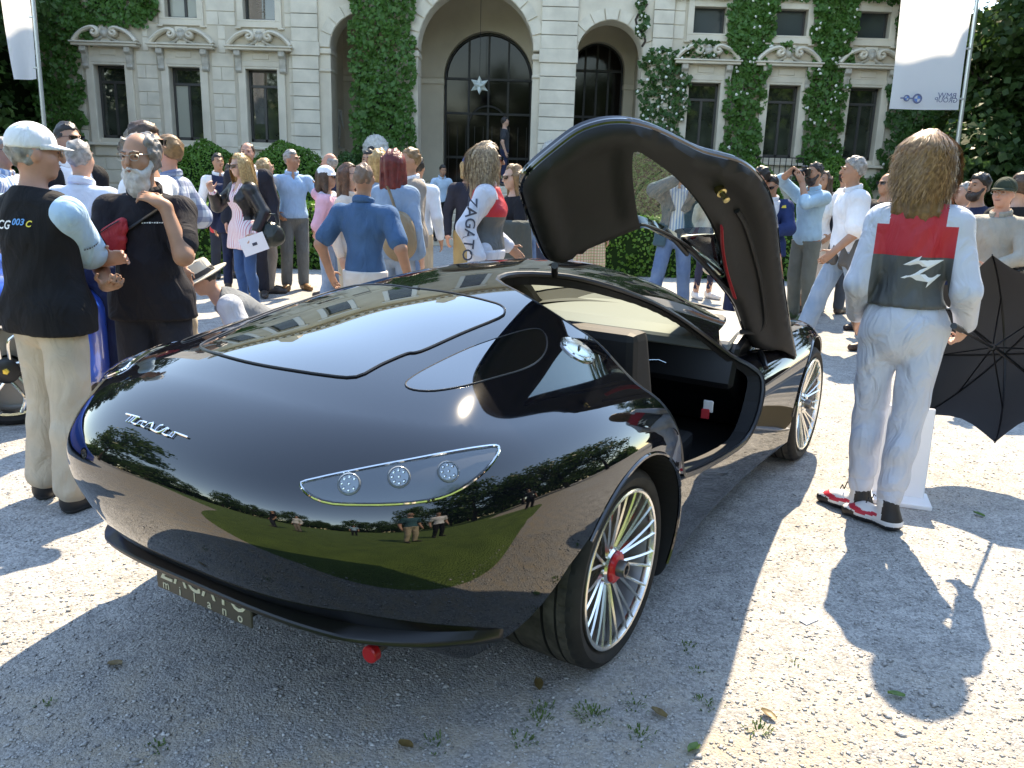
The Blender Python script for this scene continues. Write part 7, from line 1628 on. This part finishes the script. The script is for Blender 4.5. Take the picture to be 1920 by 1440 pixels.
sc_ = [q for q in PEOPLE if 'patterned scarf' in q['o']['label']][0]; MB().tube([sc_['U']((.085 * math.sin(a), .01 - .085 * math.cos(a), 1.455 + .02 * math.sin(2 * a))) for a in np.arange(16) * math.pi / 8], .032, 8, closed=True).build('scarf', stripe_mat('scarf', (.75, .74, .76), (.25, .27, .42), 40, 0, (.4, .35, .5), .6), sc_['o'], True)
bl_ = [q for q in PEOPLE if 'yellow pocket square' in q['o']['label']][0]; V, F = [(-.025, -.015), (.03, -.012), (.02, .02), (-.015, .012)], [(0, 1, 2, 3)]; decal('pocket_square', bl_['made']['jacket'], bl_['o'], (1470, 388), V, F, M_yel, off=.01)
# red lanyard bag on the vest man
rv = empty('red_cap_in_hand', tuple(px_at(404, 418, 11.6)), 0, 'bright red cap held by the man in the dark waistcoat', 'cap'); v = Vox(np.array((-.15, -.1, -.16)), np.array((.15, .1, .16)), .014); v.ell((0, 0, 0), (.06, .05, .12), None, .01); v.ell((-.03, -.02, -.08), (.05, .03, .06), None, .02); V, Q = v.mesh(); mesh_obj('crown', V, Q, mat('cap_red', (.7, .05, .06), rough=.7), rv, True)
# ------------------------------------------------------------------ umbrella
hub = px_at(1876, 660, 4.5); grip = px_at(1790, 612, 3.52); axu = (grip - hub) / np.linalg.norm(grip - hub)
q = Vector(axu).to_track_quat('Z', 'Y').to_matrix().to_4x4(); q.translation = Vector(hub)
um = empty('umbrella', tuple(hub), 0, 'open black umbrella held low beside the woman in the silver suit', 'umbrella'); MU = Matrix.Translation(-Vector(hub)) @ q
M_umb = cloth_mat('umbrella_cloth', (.035, .035, .038), .12); nr = 8; Rr = .50; pan = []
tip = [np.array([Rr * math.cos(2 * math.pi * i / nr + .2), Rr * math.sin(2 * math.pi * i / nr + .2), .20]) for i in range(nr)]
def rib_pt(i, t):
    a = 2 * math.pi * i / nr + .2; return np.array([Rr * math.sin(t * 1.25) / math.sin(1.25) * math.cos(a), Rr * math.sin(t * 1.25) / math.sin(1.25) * math.sin(a), -.16 + .40 * (1 - math.cos(t * 1.25)) / (1 - math.cos(1.25))])
for i in range(nr):
    V = []; nt_ = 8; nu_ = 6
    for a in range(nt_ + 1):
        t = a / nt_; p0, p1 = rib_pt(i, t), rib_pt(i + 1, t)
        for b in range(nu_ + 1):
            u = b / nu_; sag = 1 - .12 * t * math.sin(math.pi * u); w_ = (p0 * (1 - u) + p1 * u); w_ = w_ * np.array([sag, sag, 1]); V.append(tuple(MU @ Vector(w_)))
    mesh_obj('canopy_panel', V, [(a * (nu_ + 1) + b, a * (nu_ + 1) + b + 1, (a + 1) * (nu_ + 1) + b + 1, (a + 1) * (nu_ + 1) + b) for a in range(nt_) for b in range(nu_)], M_umb, um, True)
    MB().tube([MU @ Vector(rib_pt(i, t) + np.array([0, 0, .006])) for t in np.linspace(0, 1, 9)], .0045, 5).build('rib', M_satin, um, True); MB().tube([MU @ Vector((0, 0, .28)), MU @ Vector(rib_pt(i, .5))], .004, 5).build('stretcher', M_satin, um)
Lh = np.linalg.norm(grip - hub); MB().tube([MU @ Vector((0, 0, -.2)), MU @ Vector((0, 0, Lh))], .008, 8).build('shaft', M_satin, um, True); MB().tube([MU @ Vector((0, 0, Lh - .14)), MU @ Vector((0, 0, Lh + .02))], .014, 10).build('handle', M_satin, um, True); MB().tube([MU @ Vector((0, 0, .25)), MU @ Vector((0, 0, .31))], .018, 10).build('runner', M_satin, um, True)
# ------------------------------------------------------------------ information stand behind the woman
b0 = px_ground(1690, 945); sd_ = empty('information_stand', (b0[0], b0[1] + .05, 0), R_(-18), 'low white information stand with brown panel behind the woman\'s ankles', 'sign')
MB().box((0, 0, .012), (.30, .20, .024)).build('base_plate', M_w, sd_, bevel=.004); MB().box((0, .02, .25), (.25, .02, .48), M=Matrix.Rotation(-.12, 4, 'X')).build('upright', M_w, sd_, bevel=.004)
b1 = px_ground(1622, 852); s2 = empty('name_plate', (b1[0], b1[1], 0), R_(-12), 'small brown and cream plate standing on the gravel beside the front wheel', 'sign'); MB().box((0, 0, .085), (.15, .012, .17), M=Matrix.Rotation(-.18, 4, 'X')).build('plate_panel', mat('plate_gold', (.30, .24, .15), rough=.35, metal=.3), s2, bevel=.003); MB().box((0, 0, .008), (.16, .09, .016)).build('plate_foot', M_w, s2, bevel=.003)
# ------------------------------------------------------------------ litter, leaves, tufts
M_leafdry = leaf_mat('dry_leaf', (.14, .085, .03), (.22, .16, .06), .2, 30); M_leafgr = leaf_mat('green_leaf', (.07, .15, .03), (.14, .24, .05), .3, 30); rl = rnd(31)
for (x, y, s, mm, lb) in ((1010, 1288, .05, M_leafdry, 'dry brown leaf in the car\'s shadow beside the rear tyre'), (1440, 1345, .045, M_leafdry, 'curled brown leaf on the sunlit sand'), (1300, 1408, .055, M_leafgr, 'pale green leaf at the edge of the door shadow'), (760, 1402, .05, M_leafdry, 'yellowish leaf on the shaded gravel'), (1235, 1342, .06, M_leafdry, 'long dry stick-like leaf in the door shadow'), (1835, 968, .04, M_leafgr, 'green leaf on bright gravel beyond the race shoes'), (1680, 1308, .05, M_leafgr, 'green leaf inside the woman\'s shadow'), (215, 1250, .05, M_leafdry, 'dark leaf on the gravel under the number plate side'), (870, 1115, .04, M_leafdry, 'leaf under the tail'), (1190, 1130, .03, M_leafdry, 'small tan leaf beside the rear wheel')):
    g = px_ground(x, y); o = empty('fallen_leaf', (g[0], g[1], .006), rl.uniform(0, 6), lb, 'leaf', 'leaves lying on the gravel'); V = []; F = []
    for i in range(5):
        t = i / 4; w = s * .45 * math.sin(math.pi * (.08 + .84 * t)); s = min(s, .034); V += [(-w, s * 1.6 * (t - .5), .006 + .010 * t), (0, s * 1.6 * (t - .5), .001 + .004 * t), (w, s * 1.6 * (t - .5), .008 + .004 * t)]
    F = [(i * 3 + j, i * 3 + j + 1, i * 3 + j + 4, i * 3 + j + 3) for i in range(4) for j in range(2)]; mesh_obj('blade', V, F, mm, o, True)
g = px_ground(1516, 1164); o = MB().box((0, 0, .004), (.07, .035, .004)).build('paper_scrap', M_w); o.location = (g[0], g[1], 0); o.rotation_euler = (.05, 0, .6); tag(o, 'scrap of white paper on the gravel between car and woman', 'paper')
def tufts():
    R = np.random.RandomState(8); V = []; F = []
    for (x, y, n, s) in ((1110, 1340, 60, .06), (1330, 1320, 26, .05), (1190, 1320, 24, .05), (1010, 1350, 30, .05), (980, 1390, 30, .05), (1200, 1380, 26, .05), (1420, 1370, 36, .05), (640, 1195, 14, .04), (1290, 1215, 16, .04), (1490, 1240, 10, .035), (1310, 1260, 12, .04), (300, 1400, 20, .04), (820, 1395, 26, .05), (1020, 1330, 20, .05), (90, 1320, 12, .04)):
        c = px_ground(x, y)
        for i in range(n):
            a = R.rand() * 6.28; r = s * R.rand(); s2_ = s * .45; b = c + np.array([r * math.cos(a), r * math.sin(a), 0]); d = np.array([math.cos(a), math.sin(a), 0]) * s2_ * R.uniform(.2, .8); h = s2_ * R.uniform(.25, .6); w = np.array([-math.sin(a), math.cos(a), 0]) * .0028; o_ = len(V)
            V += [b - w, b + w, b + d * .5 + np.array([0, 0, h]) + w * .7, b + d * .5 + np.array([0, 0, h]) - w * .7, b + d + np.array([0, 0, h * .8])]; F += [(o_, o_ + 1, o_ + 2, o_ + 3), (o_ + 3, o_ + 2, o_ + 4)]
    tag(mesh_obj('grass_tufts', V, F, leaf_mat('grass_blade', (.07, .13, .025), (.13, .2, .05), .3, 20)), 'small green weeds and grass sprouting through the gravel', 'grass', kind='stuff')
tufts()
# ------------------------------------------------------------------ blue car behind the two men
wb_ = px_ground(40, 800); BC = empty('sports_car', (wb_[0] - 1.0 * math.cos(R_(22)) - .95 * math.sin(R_(22)) - .05, wb_[1] - 1.0 * math.sin(R_(22)) + .95 * math.cos(R_(22)), 0), R_(22), 'bright blue low sports car with silver spoked wheel behind the two talking men', 'car')
BX = 1.0                                              # front axle in its own frame, nose towards +X
_bt = _tab([-3.4, -2.6, -1.4, -.6, .2, .8, 1.25, 1.6, 2.1], [.72, .85, 1.10, 1.12, .98, .86, .80, .66, .45])
def blue_F(P):
    x, y, z = P[:, 0], np.abs(P[:, 1]), P[:, 2]; T = _bt(np.clip(x, -3.4, 2.1)) - .30 * np.clip(y - .35, 0, 1) ** 1.3 * (1 - .8 * np.exp(-((x - BX) / .5) ** 2)) + .07 * np.exp(-((x - BX) / .42) ** 2) * np.exp(-((y - .75) / .22) ** 2)
    uf = np.clip(x - .9, 0, None) / .62; ur = np.clip(-2.4 - x, 0, None) / 1.0; side = ((uf ** 3 + ur ** 3 + (y / (.97 - .06 * np.abs(z - .55))) ** 4 + 1e-9) ** .25 - 1) * .9
    return smax(smax(side, z - T, .10), .16 - z, .05)
v_, q_ = surface_nets(blue_F, (-3.6, -1.05, .1), (2.1, 1.05, 1.3), .045)
bb = mesh_obj('body', v_, q_, None, BC, True, mats=[mat('blue_paint', (.008, .085, .52), rough=.3, spec=.4, coat=1.0), M_trim])
for wx in (BX, -1.70):
    for s_ in (-1, 1):
        mb = MB(); mb.prism([(wx + .385 * math.cos(2 * math.pi * i / 40), .35 + .385 * math.sin(2 * math.pi * i / 40)) for i in range(40)], 1, s_ * .5, s_ * 1.3); c_ = mb.build('cutter', M_trim); c_.parent = BC; bpy.context.view_layer.update(); bool_cut(bb, c_); bpy.data.objects.remove(c_)
auto_smooth(bb.data, .7); bb.data.polygons.foreach_set('use_smooth', np.ones(len(bb.data.polygons), bool))
MB().prism([(-1.6, 1.0), (.35, .93), (-.1, 1.08), (-.5, 1.13), (-1.2, 1.12)], 1, -.74, .74).build('side_glass', M_dglass, BC, bevel=.02)
def y_wheel(parent, x, y, s_):
    t = empty('wheel'); t.parent = parent; t.location = (x, y, .345); t.rotation_euler = (0, 0, 0 if s_ < 0 else math.pi); RX = Matrix.Rotation(math.pi / 2, 4, 'X')
    MB().lathe([(.275, -.02), (.285, .0), (.31, .004), (.335, -.012), (.347, -.04), (.347, -.24), (.33, -.26), (.275, -.25)], 56, M=RX, closed=True).build('tyre', M_rubber, t, True)
    ro = MB().lathe([(.262, .002), (.277, .004), (.277, -.02), (.25, -.03), (.245, -.22), (.235, -.22), (.24, -.03)], 56, M=RX, closed=True).build('rim', M_silver, t, True)
    for p in range(5):
        a0 = 2 * math.pi * p / 5 + .31
        for dd in (-1, 1):
            P = [(.07 * math.cos(a0 + dd * .35), .012, .07 * math.sin(a0 + dd * .35)), (.15 * math.cos(a0 + dd * .17), .0, .15 * math.sin(a0 + dd * .17)), (.20 * math.cos(a0 + dd * .2), -.002, .20 * math.sin(a0 + dd * .2)), (.265 * math.cos(a0 + dd * .42), .0, .265 * math.sin(a0 + dd * .42))]
            MB().tube(curve_pts(P, 3), .013, 8, flat=.8).build('spoke', M_silver, ro, True)
    MB().lathe([(.24, -.10), (.24, -.12), (.08, -.12), (.08, -.10)], 48, M=RX, closed=True).build('brake_disc', mat('carbon_disc', (.25, .24, .23), rough=.4, metal=.6), t, True)
    MB().lathe([(.075, -.06), (.075, .004), (.06, .012), (.001, .012)], 28, M=RX).build('hub_cap', M_satin, t, True); MB().lathe([(.022, .012), (.018, .018), (.001, .019)], 5, M=RX).build('hub_badge', mat('badge_gold', (.75, .55, .12), rough=.3, metal=1), t)
for wx in (BX, -1.70):
    for s_ in (-1, 1): y_wheel(BC, wx, s_ * .95, s_)
